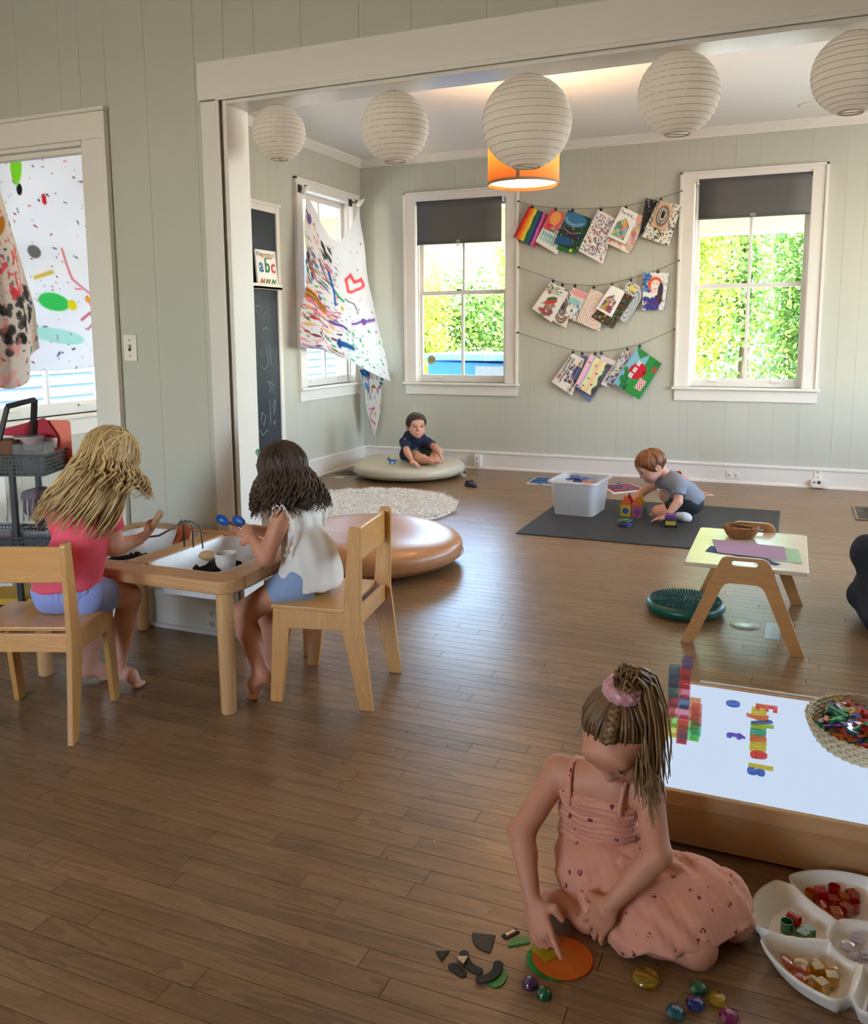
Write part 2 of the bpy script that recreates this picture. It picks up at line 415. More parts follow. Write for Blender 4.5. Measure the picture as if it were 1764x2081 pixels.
t = struct(MB().box((OX1, Y1-.02, 0), (OX1+.1, Y1, OZ)).build('trim_6', m_trim, bevel=.004))
MB().box((OX1, Y1-.012, 0), (OX1+.02, YB+.012, OZ)).build('jamb', m_trim, t, bevel=.002)
# doorway at the left
d = struct(MB().box((DX1-.003, Y1-.022, 0), (DX1+.14, Y1, DZ)).build('door_1', m_trim, bevel=.005))
MB().box((DX1+.125, Y1-.034, 0), (DX1+.145, Y1-.004, DZ+.11)).build('outer_bead', m_trim, d, bevel=.004)
MB().box((DX0-.14, Y1-.022, DZ), (DX1+.14, Y1, DZ+.12)).build('head_casing', m_trim, d, bevel=.005)
MB().box((DX0-.15, Y1-.04, DZ+.112), (DX1+.15, Y1-.002, DZ+.13)).build('head_cap', m_trim, d, bevel=.005)
MB().box((DX1-.02, Y1-.008, 0), (DX1+.002, YB+.012, DZ)).build('jamb', m_trim, d, bevel=.002)
MB().box((DX0-.02, Y1-.008, 0), (DX0+.02, YB+.012, DZ)).build('jamb', m_trim, d, bevel=.002)
MB().box((DX0, Y1-.008, DZ-.02), (DX1, YB+.012, DZ)).build('head_jamb', m_trim, d, bevel=.002)
MB().box((DX0, Y1+.02, DZ-.045), (DX1, Y1+.06, DZ-.02)).build('door_stop', m_trim, d, bevel=.004)
# ---- windows: two-over-two double hung sashes
m_pane = clear('window_glass', (250, 253, 253), gloss=.05, body=.0, rough=.02)
m_lock = M('sash_lock_metal', (90, 82, 70), .4, .8)
nw = [0]
def window(along, a0, a1, face, nrm, casing=True):
    """a0..a1 opening along x or y; face = room side of wall; nrm = towards the room"""
    nw[0] += 1
    def bx(p, q, o0, o1, z0, z1):
        t0, t1 = sorted((face+nrm*o0, face+nrm*o1)); mb = MB()
        return mb.box((p, t0, z0), (q, t1, z1)) if along == 'x' else mb.box((t0, p, z0), (t1, q, z1))
    c = OP
    f = struct(bx(a0-c, a0, 0, .022, WZ0, WZ1+.085).build('window_%d' % nw[0], m_trim, bevel=.004))
    def P(nm, *q, par=f, mat=m_trim, bev=.003): return bx(*q).build(nm, mat, par, bevel=bev)
    P('side_casing', a1, a1+c, 0, .022, WZ0, WZ1+.085)
    P('head_casing', a0-c+.004, a1+c-.004, .0, .024, WZ1, WZ1+.085)
    P('back_band', a0-c-.012, a0-c+.012, 0, .034, WZ0, WZ1+.092); P('back_band', a1+c-.012, a1+c+.012, 0, .034, WZ0, WZ1+.092)
    P('back_band', a0-c-.012, a1+c+.012, 0, .034, WZ1+.07, WZ1+.092)
    P('stool', a0-c-.03, a1+c+.03, -.07, .06, WZ0-.025, WZ0, bev=.007)
    P('apron', a0-c-.008, a1+c+.008, 0, .02, WZ0-.125, WZ0-.025)
    P('side_jamb', a0-.008, a0+.004, -.15, .012, WZ0, WZ1); P('side_jamb', a1-.004, a1+.008, -.15, .012, WZ0, WZ1)
    P('head_jamb', a0, a1, -.15, .012, WZ1-.005, WZ1+.008)
    P('stop_bead', a0, a0+.018, -.055, -.035, WZ0, WZ1); P('stop_bead', a1-.018, a1, -.055, -.035, WZ0, WZ1)
    mid = (a0+a1)/2; zm = 1.765; st = .045
    for nm, d0, d1, z0, z1, rb, rt in (('upper_sash', -.125, -.095, zm-.02, WZ1-.005, .04, .05), ('lower_sash', -.092, -.06, WZ0, zm+.02, .075, .04)):
        s = P(nm, a0+.004, a0+st, d0, d1, z0, z1)
        P('stile', a1-st, a1-.004, d0, d1, z0, z1, par=s); P('rail', a0+st, a1-st, d0, d1, z0, z0+rb, par=s); P('rail', a0+st, a1-st, d0, d1, z1-rt, z1, par=s)
        P('muntin', mid-.013, mid+.013, d0, d1, z0+rb, z1-rt, par=s)
        g = (d0+d1)/2
        for p, q in ((a0+st, mid-.013), (mid+.013, a1-st)): P('pane', p, q, g-.002, g+.002, z0+rb, z1-rt, par=s, mat=m_pane, bev=0)
        if nm == 'lower_sash':
            for kx in (.22, .78):
                xk = a0+(a1-a0)*kx; P('sash_lift', xk-.04, xk+.04, d1, d1+.018, WZ0+.045, WZ0+.06, par=s)
            P('sash_lock', mid-.06, mid-.01, d1-.02, d1+.004, zm+.02, zm+.034, par=s, mat=m_lock)
    return f
window('x', w1[0], w1[1], Y2, -1); window('x', w2[0], w2[1], Y2, -1)
window('y', wB[0], wB[1], XL, 1); window('y', wA[0], wA[1], XL, 1)
for (al, p, q, fc, s) in (('x', w1[0], w1[1], Y2+.15, -1), ('x', w2[0], w2[1], Y2+.15, -1)):
    portal(((p+q)/2, fc+.02, (WZ0+WZ1)/2), (R_(-90), 0, 0), q-p, WZ1-WZ0)
for p, q in (wA, wB): portal((XL-.18, (p+q)/2, (WZ0+WZ1)/2), (0, R_(-90), 0), WZ1-WZ0, q-p)
for p, q in ((4.3, 5.5), (6.2, 7.4)): portal((XR+.18, (p+q)/2, (WZ0+WZ1)/2), (0, R_(90), 0), WZ1-WZ0, q-p)
for p, q in ((-3.2, -1.9),): portal(((p+q)/2, Y0-.18, (WZ0+WZ1)/2), (R_(90), 0, 0), q-p, WZ1-WZ0)
# ---- ceiling lamp of the near room, behind the camera
m_bulb = glow('near_lamp_glass', (255, 184, 112), 8.0)
t = thing('ceiling_lamp', 'round opal glass ceiling lamp of the near room behind the viewer', 'lamp', (-1.2, -.5, ZC))
MB().lathe([(.02, 0), (.2, 0), (.2, -.025), (.19, -.03), (.02, -.03)], 32).build('lamp_base', m_trim, t, smooth=True, auto=40)
MB().lathe([(0, -.12), (.08, -.112), (.15, -.085), (.18, -.045), (.182, -.03)], 32).build('lamp_shade', m_bulb, t, smooth=True)
# ---- outside: porch, yard, neighbour
m_cream = M('cream_porch_paint', (243, 232, 190), .6, var=.03)
m_lawn = M('gravel_yard', (176, 168, 152), .9, var=.15, vs=3)
struct(MB().box((-60, -60, -.5), (60, 60, -.45)).build('ground', m_lawn))
struct(MB().box((-6.6, Y0-3, -.42), (XR+2.4, Y2+2.4, -.13)).build('porch_floor', M('porch_deck_paint', (150, 150, 150), .6)))
pr = struct(MB().box((-6.7, Y2+.16, 2.86), (XR+2.6, Y2+2.5, 2.95)).build('porch_roof', m_cream))
MB().box((-6.7, Y0-3, 2.86), (XL-.16, Y2+.16, 2.95)).build('roof_sunshade', m_cream, pr)
MB().box((XR+.16, Y0-3, 2.86), (XR+2.6, Y2+.16, 2.95)).build('roof_sunshade', m_cream, pr)  # unseen overhang on the right, added to keep direct sun out
MB().box((XL-.2, Y0-3, 2.86), (XR+.2, Y0-.16, 2.95)).build('roof_sunshade', m_cream, pr)  # unseen overhang behind the camera, added to block sun from the front window
MB().box((-6.7, Y2+2.15, 2.44), (XR+2.6, Y2+2.4, 2.86)).build('beam', m_cream, pr, bevel=.01)
MB().box((-6.6, Y0-3, 2.44), (-6.35, Y2+2.4, 2.86)).build('beam', m_cream, pr, bevel=.01)
struct(MB().box((XL-.3, Y0-.3, ZC+.1), (XR+.3, Y2+.3, ZC+.25)).build('roof', m_cream))

# ------------------------------------------------------------------ outside things
def leaf_crown(n, c, r, size, seed, name, mat, parent):
    g = np.random.default_rng(seed); k = 26
    cl = g.normal(size=(k, 3)); cl /= np.linalg.norm(cl, axis=1)[:, None]; cl = cl*g.uniform(.25, .8, (k, 1))*np.array(r)
    idx = g.integers(0, k, n); d = g.normal(size=(n, 3)); d /= np.linalg.norm(d, axis=1)[:, None]
    p = cl[idx]+d*(g.uniform(.7, 1.0, (n, 1)))*np.array(r)*.42
    a = g.normal(size=(n, 3))*.9+d*.6; a /= np.linalg.norm(a, axis=1)[:, None]
    b = np.cross(a, g.normal(size=(n, 3))); b /= np.linalg.norm(b, axis=1)[:, None]; e = np.cross(a, b)
    s = g.uniform(.6, 1.25, (n, 1))*size; p = p+np.array(c)
    V = np.stack([p-b*s, p+e*s*.45, p+b*s, p-e*s*.45], 1).reshape(-1, 3)
    F = np.arange(4*n).reshape(n, 4)
    me = bpy.data.meshes.new(name); me.from_pydata(V.tolist(), [], F.tolist()); me.materials.append(mat)
    tint = np.repeat(g.uniform(.0, 1.0, n), 4); me.attributes.new('rnd', 'FLOAT', 'POINT').data.foreach_set('value', tint)
    return put(name, me, parent)
def leaf_mat(name, c1, c2):
    t = NT(name); a = t.n('ShaderNodeAttribute'); a.attribute_name = 'rnd'; c = t.mix(a.outputs['Fac'], lin(c1), lin(c2))
    b = t.bsdf(c, .55); tr = t.n('ShaderNodeBsdfTranslucent'); t.l(c, tr.inputs[0]); mx = t.n('ShaderNodeMixShader'); mx.inputs[0].default_value = .35
    t.l(b, mx.inputs[1]); t.l(tr.outputs[0], mx.inputs[2]); return t.done(mx.outputs[0])
m_leafy = leaf_mat('yellow_green_leaf', (96, 130, 30), (176, 178, 60)); m_leafd = leaf_mat('deep_green_leaf', (58, 108, 44), (130, 152, 56))
m_bark = M('bark', (84, 66, 50), .9, var=.3, vs=14)
def tree(name, label, x, y, h, r, mat, seed, n=5200, size=.085):
    t = thing(name, label, 'tree', (x, y, -.45), group='trees in the yard')
    MB().tube([(0, 0, 0), (.04, .02, h*.35), (-.03, .05, h*.7)], [.11, .085, .04], 8).build('trunk', m_bark, t, smooth=True)
    leaf_crown(n, (0, 0, h*.56), r, size, seed, 'foliage', mat, t)
tree('leafy_tree', 'yellow-green leafy tree seen through the window above the blue dumpster', -6.95, 15.2, 3.2, (.98, 1.0, 1.75), m_leafy, 1, 11000, .055)
tree('leafy_tree', 'taller leafy tree at the right side of the view in the window by the corner', -4.5, 15.8, 4.4, (1.0, 1.0, 2.4), m_leafy, 2, 11000, .055)
tree('leafy_tree', 'bright leafy tree filling the left panes of the right-hand window', -1.62, 13.6, 4.9, (.7, .9, 2.9), m_leafy, 3, 12000, .05)
tree('leafy_tree', 'darker green tree filling the right panes of the right-hand window', .16, 13.4, 5.0, (.72, .9, 3.0), m_leafd, 4, 12000, .05)
tree('leafy_tree', 'dark green tree far behind the others in the right-hand window', -.9, 17.2, 5.6, (2.0, 1.0, 3.2), m_leafd, 5, 10000, .08)
tree('leafy_tree', 'deep green tree standing behind the yellow-green ones in the corner window', -7.2, 19.2, 3.3, (2.6, 1.0, 1.7), m_leafd, 6, 10000, .08)
t = thing('dumpster', 'blue dumpster with pale lid seen through the window by the corner', 'dumpster', (-4.15, 11.7, -.45))
m_blue = M('blue_bin_paint', (50, 140, 225), .5, var=.06)
MB().prism([(-.62, 0), (.98, 0), (.98, 1.38), (-.62, 1.43)], -.5, .5, Matrix.Rotation(R_(90), 4, 'X')).build('bin_body', m_blue, t, bevel=.02)
MB().box((-.66, -.55, 1.43), (1.02, .55, 1.53)).build('lid', M('pale_blue_lid', (130, 170, 205), .5), t, bevel=.02)
MB().box((.1, -.53, 1.1), (.66, -.5, 1.36)).build('side_plate', M('grey_plate', (150, 155, 158), .7, var=.2, vs=30), t, bevel=.004)
t = thing('neighbour_house', 'pale blue sided neighbouring house seen through the left windows', 'house', (-9.6, 6.2, -.45))
m_side = M('pale_siding', (88, 108, 138), .7, var=.03)
MB().box((-1.5, -6, 0), (0, 11, 4.2)).build('house_wall', m_side, t)
for k in range(24):
    MB().add([(0, -6, .16*k), (.03, -6, .16*k), (.004, -6, .16*k+.16), (0, 11, .16*k), (.03, 11, .16*k), (.004, 11, .16*k+.16)],
             [(0, 1, 2), (5, 4, 3), (1, 4, 5, 2), (0, 3, 4, 1)]).build('siding_board', m_side, t)
MB().prism([(-2, 4.2), (.5, 4.2), (-.75, 5.2)], -6.3, 11.3, Matrix(((1, 0, 0, 0), (0, 0, 1, 0), (0, 1, 0, 0), (0, 0, 0, 1)))).build('house_roof', M('grey_shingle', (120, 120, 124), .9), t)
for yy, nm in ((4.98, 'cream porch column outside the left window, seen past the painted sheet'), (9.7, 'cream porch column outside the window with the tied painted cloth')):
    c = thing('porch_column', nm, 'column', (-6.45, yy, -.13))
    MB().box((-.1, -.1, .12), (.1, .1, 2.45)).build('shaft', m_cream, c, bevel=.01); MB().box((-.14, -.14, 0), (.14, .14, .12)).build('base', m_cream, c, bevel=.01)
    MB().box((-.13, -.13, 2.45), (.13, .13, 2.57)).build('capital', m_cream, c, bevel=.01)
# ------------------------------------------------------------------ lanterns and lamp
m_paper = translucent('lantern_paper', (252, 246, 238), .5, .85, var=.05, vs=20)
m_wire = M('lantern_wire', (168, 152, 138), .6)
def lantern(x, y, z, r, label):
    t = thing('paper_lantern', label, 'paper lantern', (x, y, z), rz=random.random()*6, group='paper lanterns under the opening')
    N = 15; prof = []; th0, th1 = R_(18), R_(162)
    for i in range(N*4+1):
        f = i/(N*4); th = th1+(th0-th1)*f; sc = 1-.022*(1-abs(math.sin(math.pi*f*N)))
        prof.append((r*math.sin(th)*sc, r*math.cos(th)))
    mb = MB(); n = 40; vs = []
    for rr, zz in prof:
        for j in range(n):
            a = 2*math.pi*j/n; q = rr*(1+.006*math.sin(a*9+zz*80)*max(0, -zz/r+.1)); vs.append((q*math.cos(a), q*math.sin(a), zz))
    k = len(prof); mb.add(vs, [(i*n+j, i*n+(j+1) % n, (i+1)*n+(j+1) % n, (i+1)*n+j) for i in range(k-1) for j in range(n)])
    sh = mb.build('paper_shade', m_paper, t, smooth=True)
    sp = [(r*.997*math.sin(th1+(th0-th1)*q)*math.cos(q*N*2*math.pi), r*.997*math.sin(th1+(th0-th1)*q)*math.sin(q*N*2*math.pi), r*.997*math.cos(th1+(th0-th1)*q)) for q in np.linspace(0, 1, N*26)]
    MB().tube(sp, .0009, 4).build('wire_spiral', m_wire, t, smooth=True)
    ro = r*math.sin(th0)
    for zz in (r*math.cos(th0), r*math.cos(th1)):
        MB().tube([(ro*math.cos(a), ro*math.sin(a), zz) for a in np.linspace(0, 2*math.pi, 25)[:-1]], .002, 5, closed=True).build('rim_ring', m_wire, t, smooth=True)
    fr = MB(); zt = r*math.cos(th0)
    fr.tube([(-ro, 0, zt), (-ro*.98, 0, -zt)], .0018, 4); fr.tube([(ro, 0, zt), (ro*.98, 0, -zt)], .0018, 4)
    fr.tube([(-ro, 0, zt), (0, 0, zt+.012), (ro, 0, zt)], .0018, 4); fr.tube([(-ro, 0, -zt), (ro, 0, -zt)], .0018, 4)
    fr.build('wire_frame', m_wire, t)
    top = 2.307-z
    MB().tube([(0, 0, zt+.01), (.004, 0, zt+.016), (0, 0, top)], .0012, 4).build('hanging_wire', m_wire, t)
LY = 3.185
lantern(-2.022, LY, 2.188, .111, 'smallest paper lantern, leftmost under the opening beside the jamb')
lantern(-1.49, LY, 2.160, .1345, 'second paper lantern from the left, in front of the room corner')
lantern(-.952, LY, 2.128, .166, 'largest paper lantern, hanging in front of the orange drum lamp')
lantern(-.411, LY, 2.170, .1385, 'paper lantern between the largest one and the one cut by the frame')
lantern(.13, LY, 2.176, .126, 'rightmost paper lantern, partly cut off by the right edge of the picture')
t = thing('drum_pendant', 'glowing orange fabric drum pendant lamp behind the largest lantern', 'pendant lamp', (-1.7, 5.62, 2.36))
m_shade = translucent('orange_shade_fabric', (236, 176, 104), .34, .8, var=.15, vs=60); m_trimt = M('grey_tape', (140, 120, 100), .7)
mb = MB(); n = 64; mb.add([(.232*math.cos(2*math.pi*j/n), .232*math.sin(2*math.pi*j/n), z) for z in (-.04, .30) for j in range(n)], [(j, (j+1) % n, n+(j+1) % n, n+j) for j in range(n)])
mb.build('lamp_shade', m_shade, t, smooth=True, solid=.002)
for z in (-.04, .285): MB().lathe([(.231, z), (.235, z), (.235, z+.016), (.231, z+.016), (.231, z)], 64).build('shade_band', m_trimt, t, smooth=True, auto=40)
MB().box((-.012, -.2365, -.03), (.012, -.234, .285), Matrix.Rotation(R_(8), 4, 'Z')).build('shade_seam', m_trimt, t)
MB().lathe([(.0, -.016), (.226, -.016)], 48).build('diffuser', translucent('diffuser_acrylic', (255, 248, 236), .85, .6), t, smooth=True)
MB().tube([(0, 0, .12), (0, 0, ZC-2.36)], .008, 8).build('stem', m_wire, t); MB().lathe([(.06, ZC-2.36-.02), (.06, ZC-2.36)], 24).build('ceiling_plate', m_wire, t)
MB().lathe([(0, .02), (.025, .03), (.032, .06), (.022, .1), (.015, .12), (0, .125)], 16).build('bulb', glow('warm_bulb', (255, 205, 140), 10), t, smooth=True)
ld = bpy.data.lights.new('lamp_light', 'POINT'); ld.energy = 17; ld.color = (1, .7, .38); ld.shadow_soft_size = .05
lo = bpy.data.objects.new('lamp_light', ld); COL.objects.link(lo); lo.parent = t; lo.location = (0, 0, .2)
t = thing('recessed_light', 'round recessed ceiling light behind the rightmost lantern', 'ceiling light', (.033, 7.62, ZC))
MB().lathe([(.09, 0), (.088, -.006), (.06, -.008)], 32).build('trim_ring', m_trim, t, smooth=True, auto=40)
MB().lathe([(0, -.005), (.066, -.006)], 32).build('lens', M('frosted_lens', (190, 188, 184), .4), t, smooth=True)
# ------------------------------------------------------------------ roller shades, sticker
m_rs = M('charcoal_blind_fabric', (96, 93, 91), .85, bump=.05, bs=300); m_rt = M('dark_blind_roll', (72, 73, 75), .7)
def roller(x0, x1, zt, zb, label):
    t = thing('roller_blind', label, 'roller blind', ((x0+x1)/2, Y2-.005, zt), group='roller blinds'); h = (x1-x0)/2
    mb = MB().tube([(-h, 0, -.022), (h, 0, -.022)], .022, 20); mb.build('roll', m_rt, t, smooth=True, auto=50)
    MB().grid(lambda u, v: (-h+.012+(2*h-.024)*u, -.02+.004*math.sin(v*3), -.03-(zt-zb-.03)*v), 6, 8).build('blind_fabric', m_rs, t, smooth=True, solid=.0015)
    MB().box((-h+.012, -.026, zb-zt-.004), (h-.012, -.014, zb-zt+.012)).build('hem_bar', m_rs, t, bevel=.003)
    MB().box((-.022, -.028, zb-zt-.03), (.022, -.026, zb-zt+.03)).build('pull_tab', clear('clear_tab', (235, 238, 240), body=.25), t)
    for s in (-1, 1): MB().box((s*h-.006, -.03, -.05), (s*h+.006, .02, .005)).build('bracket', m_trim, t, bevel=.003)
roller(-3.575, -2.66, 2.668, 2.243, 'charcoal roller blind half lowered on the window by the corner')
roller(-.853, .078, 2.70, 2.343, 'charcoal roller blind on the right-hand window of the back wall')
t = thing('window_sticker', 'tan octagonal security sticker on the lower left pane by the corner', 'sticker', (-3.449, 8.200, 1.090)); 
oc = [(.047*math.cos(R_(22.5+45*k)), .047*math.sin(R_(22.5+45*k))) for k in range(8)]; RX = Matrix.Rotation(R_(90), 4, 'X')
MB().prism(oc, 0, .001, RX).build('sticker_face', M('tan_sticker', (196, 184, 130), .7), t)
m_dk = M('sticker_ink', (62, 56, 42), .8)
MB().tube([(.036*math.cos(a), -.002, .036*math.sin(a)) for a in np.linspace(0, 6.283, 25)[:-1]], .0022, 4, closed=True).build('ring_mark', m_dk, t)
for z in (-.014, -.004, .006, .016): MB().box((-.024, -.003, z-.0025), (.024, -.001, z+.0025)).build('text_line', m_dk, t)
# ------------------------------------------------------------------ canvas for flat print
class Canvas:
    def __init__(s, h, w, bg): s.h, s.w = h, w; s.a = np.empty((h, w, 3)); s.a[:] = lin(bg); s.V, s.U = np.mgrid[0:h, 0:w]; s.V = s.V/(h-1); s.U = s.U/(w-1); s.asp = h/w
    def put(s, mask, col, al=1.0):
        m = np.clip(mask, 0, 1)[..., None]*al; s.a = s.a*(1-m)+m*np.array(lin(col)); return s
    def poly(s, pts, col, al=1.0):
        inside = np.zeros((s.h, s.w), bool); n = len(pts)
        for i in range(n):
            x1, y1 = pts[i]; x2, y2 = pts[(i+1) % n]
            c = ((y1 > s.V) != (y2 > s.V)); inside ^= c & (s.U < (x2-x1)*(s.V-y1)/((y2-y1) if y2 != y1 else 1e-9)+x1)
        return s.put(inside, col, al)
    def stroke(s, pts, w, col, al=1.0):
        d = np.full((s.h, s.w), 9.0); k = s.asp
        for (x1, y1), (x2, y2) in zip(pts, pts[1:]):
            dx, dy = x2-x1, (y2-y1)*k; L = dx*dx+dy*dy+1e-9
            q = np.clip(((s.U-x1)*dx+(s.V-y1)*k*dy)/L, 0, 1); d = np.minimum(d, np.hypot(s.U-x1-q*dx, (s.V-y1)*k-q*dy))
        return s.put((w-d)/.012+.5, col, al)
    def blob(s, x, y, rx, ry, col, ang=0, al=1.0):
        dx = s.U-x; dy = (s.V-y)*s.asp; c, n = math.cos(ang), math.sin(ang)
        q = ((dx*c+dy*n)/rx)**2+((-dx*n+dy*c)/(ry))**2; return s.put((1.1-q)*4, col, al)
    def splat(s, n, cols, size, seed, u=(0, 1), v=(0, 1), stretch=1.0, ang=None, al=.9):
        r = random.Random(seed)
        for _ in range(n):
            z = size*r.uniform(.4, 1.6); s.blob(r.uniform(*u), r.uniform(*v), z*stretch, z, r.choice(cols), r.uniform(0, 3.1) if ang is None else ang+r.uniform(-.3, .3), al)
        return s
def quad_paper(name, canvas, tl, tr, br, bl, mat, y_off=0.0, label=None, group=None, bend=.006, parent=None):
    h, w = canvas.h, canvas.w; tl, tr, br, bl = [np.array(p) for p in (tl, tr, br, bl)]
    u = np.linspace(0, 1, w)[None, :, None]; v = np.linspace(0, 1, h)[:, None, None]
    Pt = (tl*(1-u)+tr*u)*(1-v)+(bl*(1-u)+br*u)*v
    Pt[..., 1] += y_off-bend*np.sin(v[..., 0]*2.2)*(.6+.4*np.cos(u[..., 0]*3))-bend*.5*v[..., 0]
    o = tl.copy(); V = (Pt-o).reshape(-1, 3); idx = np.arange(h*w).reshape(h, w)
    F = np.stack([idx[:-1, :-1], idx[1:, :-1], idx[1:, 1:], idx[:-1, 1:]], -1).reshape(-1, 4)
    me = bpy.data.meshes.new(name); me.from_pydata(V.tolist(), [], F.tolist()); me.materials.append(mat)
    me.polygons.foreach_set('use_smooth', [True]*len(F)); add_color(me, canvas.a.reshape(-1, 3))
    ob = put(name, me, parent, solid=.0012); ob.location = o
    if label: tag(ob, label, 'drawing', group)
    return ob
m_print = painted('painted_paper', .85)

DQ = {
    'rainbow': ((-2.389, 8.095, 2.554), (-2.208, 8.095, 2.459), (-2.325, 8.095, 2.163), (-2.540, 8.095, 2.275)),
    'spiral': ((-2.171, 8.095, 2.510), (-2.034, 8.095, 2.453), (-2.120, 8.095, 2.301), (-2.242, 8.095, 2.336)),
    'teal': ((-2.177, 8.095, 2.493), (-2.004, 8.095, 2.407), (-2.112, 8.095, 2.087), (-2.325, 8.095, 2.218)),
    'galaxy': ((-2.008, 8.095, 2.491), (-1.789, 8.095, 2.400), (-1.931, 8.095, 2.131), (-2.140, 8.095, 2.191)),
    'greens': ((-1.962, 8.095, 2.435), (-1.793, 8.095, 2.355), (-1.935, 8.095, 2.085), (-2.118, 8.095, 2.137)),
    'confetti': ((-1.734, 8.095, 2.482), (-1.570, 8.095, 2.388), (-1.677, 8.095, 1.982), (-1.909, 8.095, 2.116)),
    'home': ((-1.509, 8.095, 2.492), (-1.362, 8.095, 2.416), (-1.471, 8.095, 2.151), (-1.641, 8.095, 2.237)),
    'watercolor': ((-1.479, 8.095, 2.482), (-1.291, 8.095, 2.380), (-1.438, 8.095, 2.066), (-1.655, 8.095, 2.178)),
    'floral': ((-1.301, 8.095, 2.556), (-1.192, 8.095, 2.523), (-1.252, 8.095, 2.219), (-1.345, 8.095, 2.248)),
    'bwpaint': ((-1.192, 8.095, 2.518), (-0.985, 8.095, 2.472), (-1.087, 8.095, 2.123), (-1.332, 8.095, 2.217)),
    'topo': ((-1.168, 8.095, 2.528), (-1.049, 8.095, 2.456), (-1.121, 8.095, 2.251), (-1.250, 8.095, 2.307)),
    'leafcard': ((-2.173, 8.095, 1.826), (-2.042, 8.095, 1.757), (-2.068, 8.095, 1.705), (-2.216, 8.095, 1.771)),
    'hands': ((-2.168, 8.095, 1.840), (-1.994, 8.095, 1.730), (-2.157, 8.095, 1.455), (-2.350, 8.095, 1.590)),
    'oval': ((-2.081, 8.095, 1.799), (-1.940, 8.095, 1.728), (-2.012, 8.095, 1.394), (-2.163, 8.095, 1.481)),
    'cloud': ((-1.957, 8.095, 1.780), (-1.807, 8.095, 1.720), (-1.919, 8.095, 1.453), (-2.033, 8.095, 1.522)),
    'swirl': ((-1.787, 8.095, 1.764), (-1.645, 8.095, 1.711), (-1.690, 8.095, 1.362), (-1.919, 8.095, 1.463)),
    'brown': ((-1.563, 8.095, 1.740), (-1.378, 8.095, 1.680), (-1.576, 8.095, 1.390), (-1.777, 8.095, 1.503)),
    'house': ((-1.590, 8.095, 1.791), (-1.460, 8.095, 1.732), (-1.583, 8.095, 1.495), (-1.731, 8.095, 1.580)),
    'rings': ((-1.421, 8.095, 1.787), (-1.269, 8.095, 1.738), (-1.453, 8.095, 1.427), (-1.516, 8.095, 1.484)),
    'yellowcard': ((-1.437, 8.095, 1.828), (-1.325, 8.095, 1.769), (-1.388, 8.095, 1.675), (-1.476, 8.095, 1.733)),
    'portrait': ((-1.305, 8.095, 1.899), (-1.078, 8.095, 1.887), (-1.114, 8.095, 1.555), (-1.304, 8.095, 1.558)),
    'friend': ((-1.947, 8.095, 1.164), (-1.833, 8.095, 1.107), (-1.945, 8.095, 0.758), (-2.150, 8.095, 0.890)),
    'purple': ((-1.860, 8.095, 1.149), (-1.599, 8.095, 1.051), (-1.782, 8.095, 0.695), (-2.013, 8.095, 0.919)),
    'stripes': ((-1.775, 8.095, 1.157), (-1.573, 8.095, 1.051), (-1.741, 8.095, 0.754), (-1.920, 8.095, 0.857)),
    'flower': ((-1.675, 8.095, 1.144), (-1.527, 8.095, 1.093), (-1.595, 8.095, 0.842), (-1.722, 8.095, 0.892)),
    'dark': ((-1.463, 8.095, 1.202), (-1.364, 8.095, 1.156), (-1.491, 8.095, 0.854), (-1.627, 8.095, 0.899)),
    'camper': ((-1.336, 8.095, 1.228), (-1.115, 8.095, 1.070), (-1.312, 8.095, 0.738), (-1.554, 8.095, 0.890)),
}
STR = [
    [(-2.501, 8.105, 2.603), (-2.359, 8.105, 2.556), (-2.131, 8.105, 2.517), (-1.971, 8.105, 2.502), (-1.705, 8.105, 2.492), (-1.476, 8.105, 2.498), (-1.167, 8.105, 2.547), (-0.991, 8.105, 2.598)],
    [(-2.496, 8.105, 1.985), (-2.149, 8.105, 1.859), (-2.057, 8.105, 1.820), (-1.936, 8.105, 1.809), (-1.758, 8.105, 1.791), (-1.587, 8.105, 1.810), (-1.416, 8.105, 1.848), (-1.176, 8.105, 1.915), (-0.994, 8.105, 1.993)],
    [(-2.499, 8.105, 1.362), (-1.944, 8.105, 1.190), (-1.856, 8.105, 1.177), (-1.735, 8.105, 1.175), (-1.674, 8.105, 1.180), (-1.434, 8.105, 1.217), (-1.320, 8.105, 1.246), (-1.012, 8.105, 1.383)],
]

# ------------------------------------------------------------------ three strings of drawings on the back wall
m_string = M('grey_twine', (128, 118, 100), .9); m_clip = M('black_clip', (40, 40, 40), .4, .6)
for k, (pts, lab) in enumerate(zip(STR, ('top string of drawings with the rainbow picture, between the windows', 'middle string of drawings with the portrait, between the windows', 'bottom string of drawings with the red camper, between the windows'))):
    t = thing('drawing_string', lab, 'string', pts[0], group='strings of drawings')
    fine = []
    for (a, b) in zip(pts, pts[1:]):
        for q in np.linspace(0, 1, 6)[:-1]: fine.append(tuple(np.array(a)*(1-q)+np.array(b)*q))
    fine.append(pts[-1]); MB().tube(fine, .0028, 5).build('twine', m_string, t, smooth=True, w=True)
    for p in pts[1:-1]:
        mb = MB().box((p[0]-.011, p[1]-.016, p[2]-.028), (p[0]+.011, p[1]-.002, p[2]-.006)); mb.tube([(p[0]-.007, p[1]-.012, p[2]-.008), (p[0]-.004, p[1]-.012, p[2]+.014), (p[0]+.004, p[1]-.012, p[2]+.014), (p[0]+.007, p[1]-.012, p[2]-.008)], .0015, 4)
        mb.build('clip', m_clip, t, w=True)
    for p in (pts[0], pts[-1]): MB().box((p[0]-.006, p[1]-.008, p[2]-.008), (p[0]+.006, p[1]+.03, p[2]+.008)).build('nail', m_clip, t, w=True)
H_, W_ = 60, 44
def drawing(key, cv, off, what): quad_paper('drawing', cv, *DQ[key], m_print, off, what, 'drawings on the strings')
S_ = math.sin; C_ = math.cos
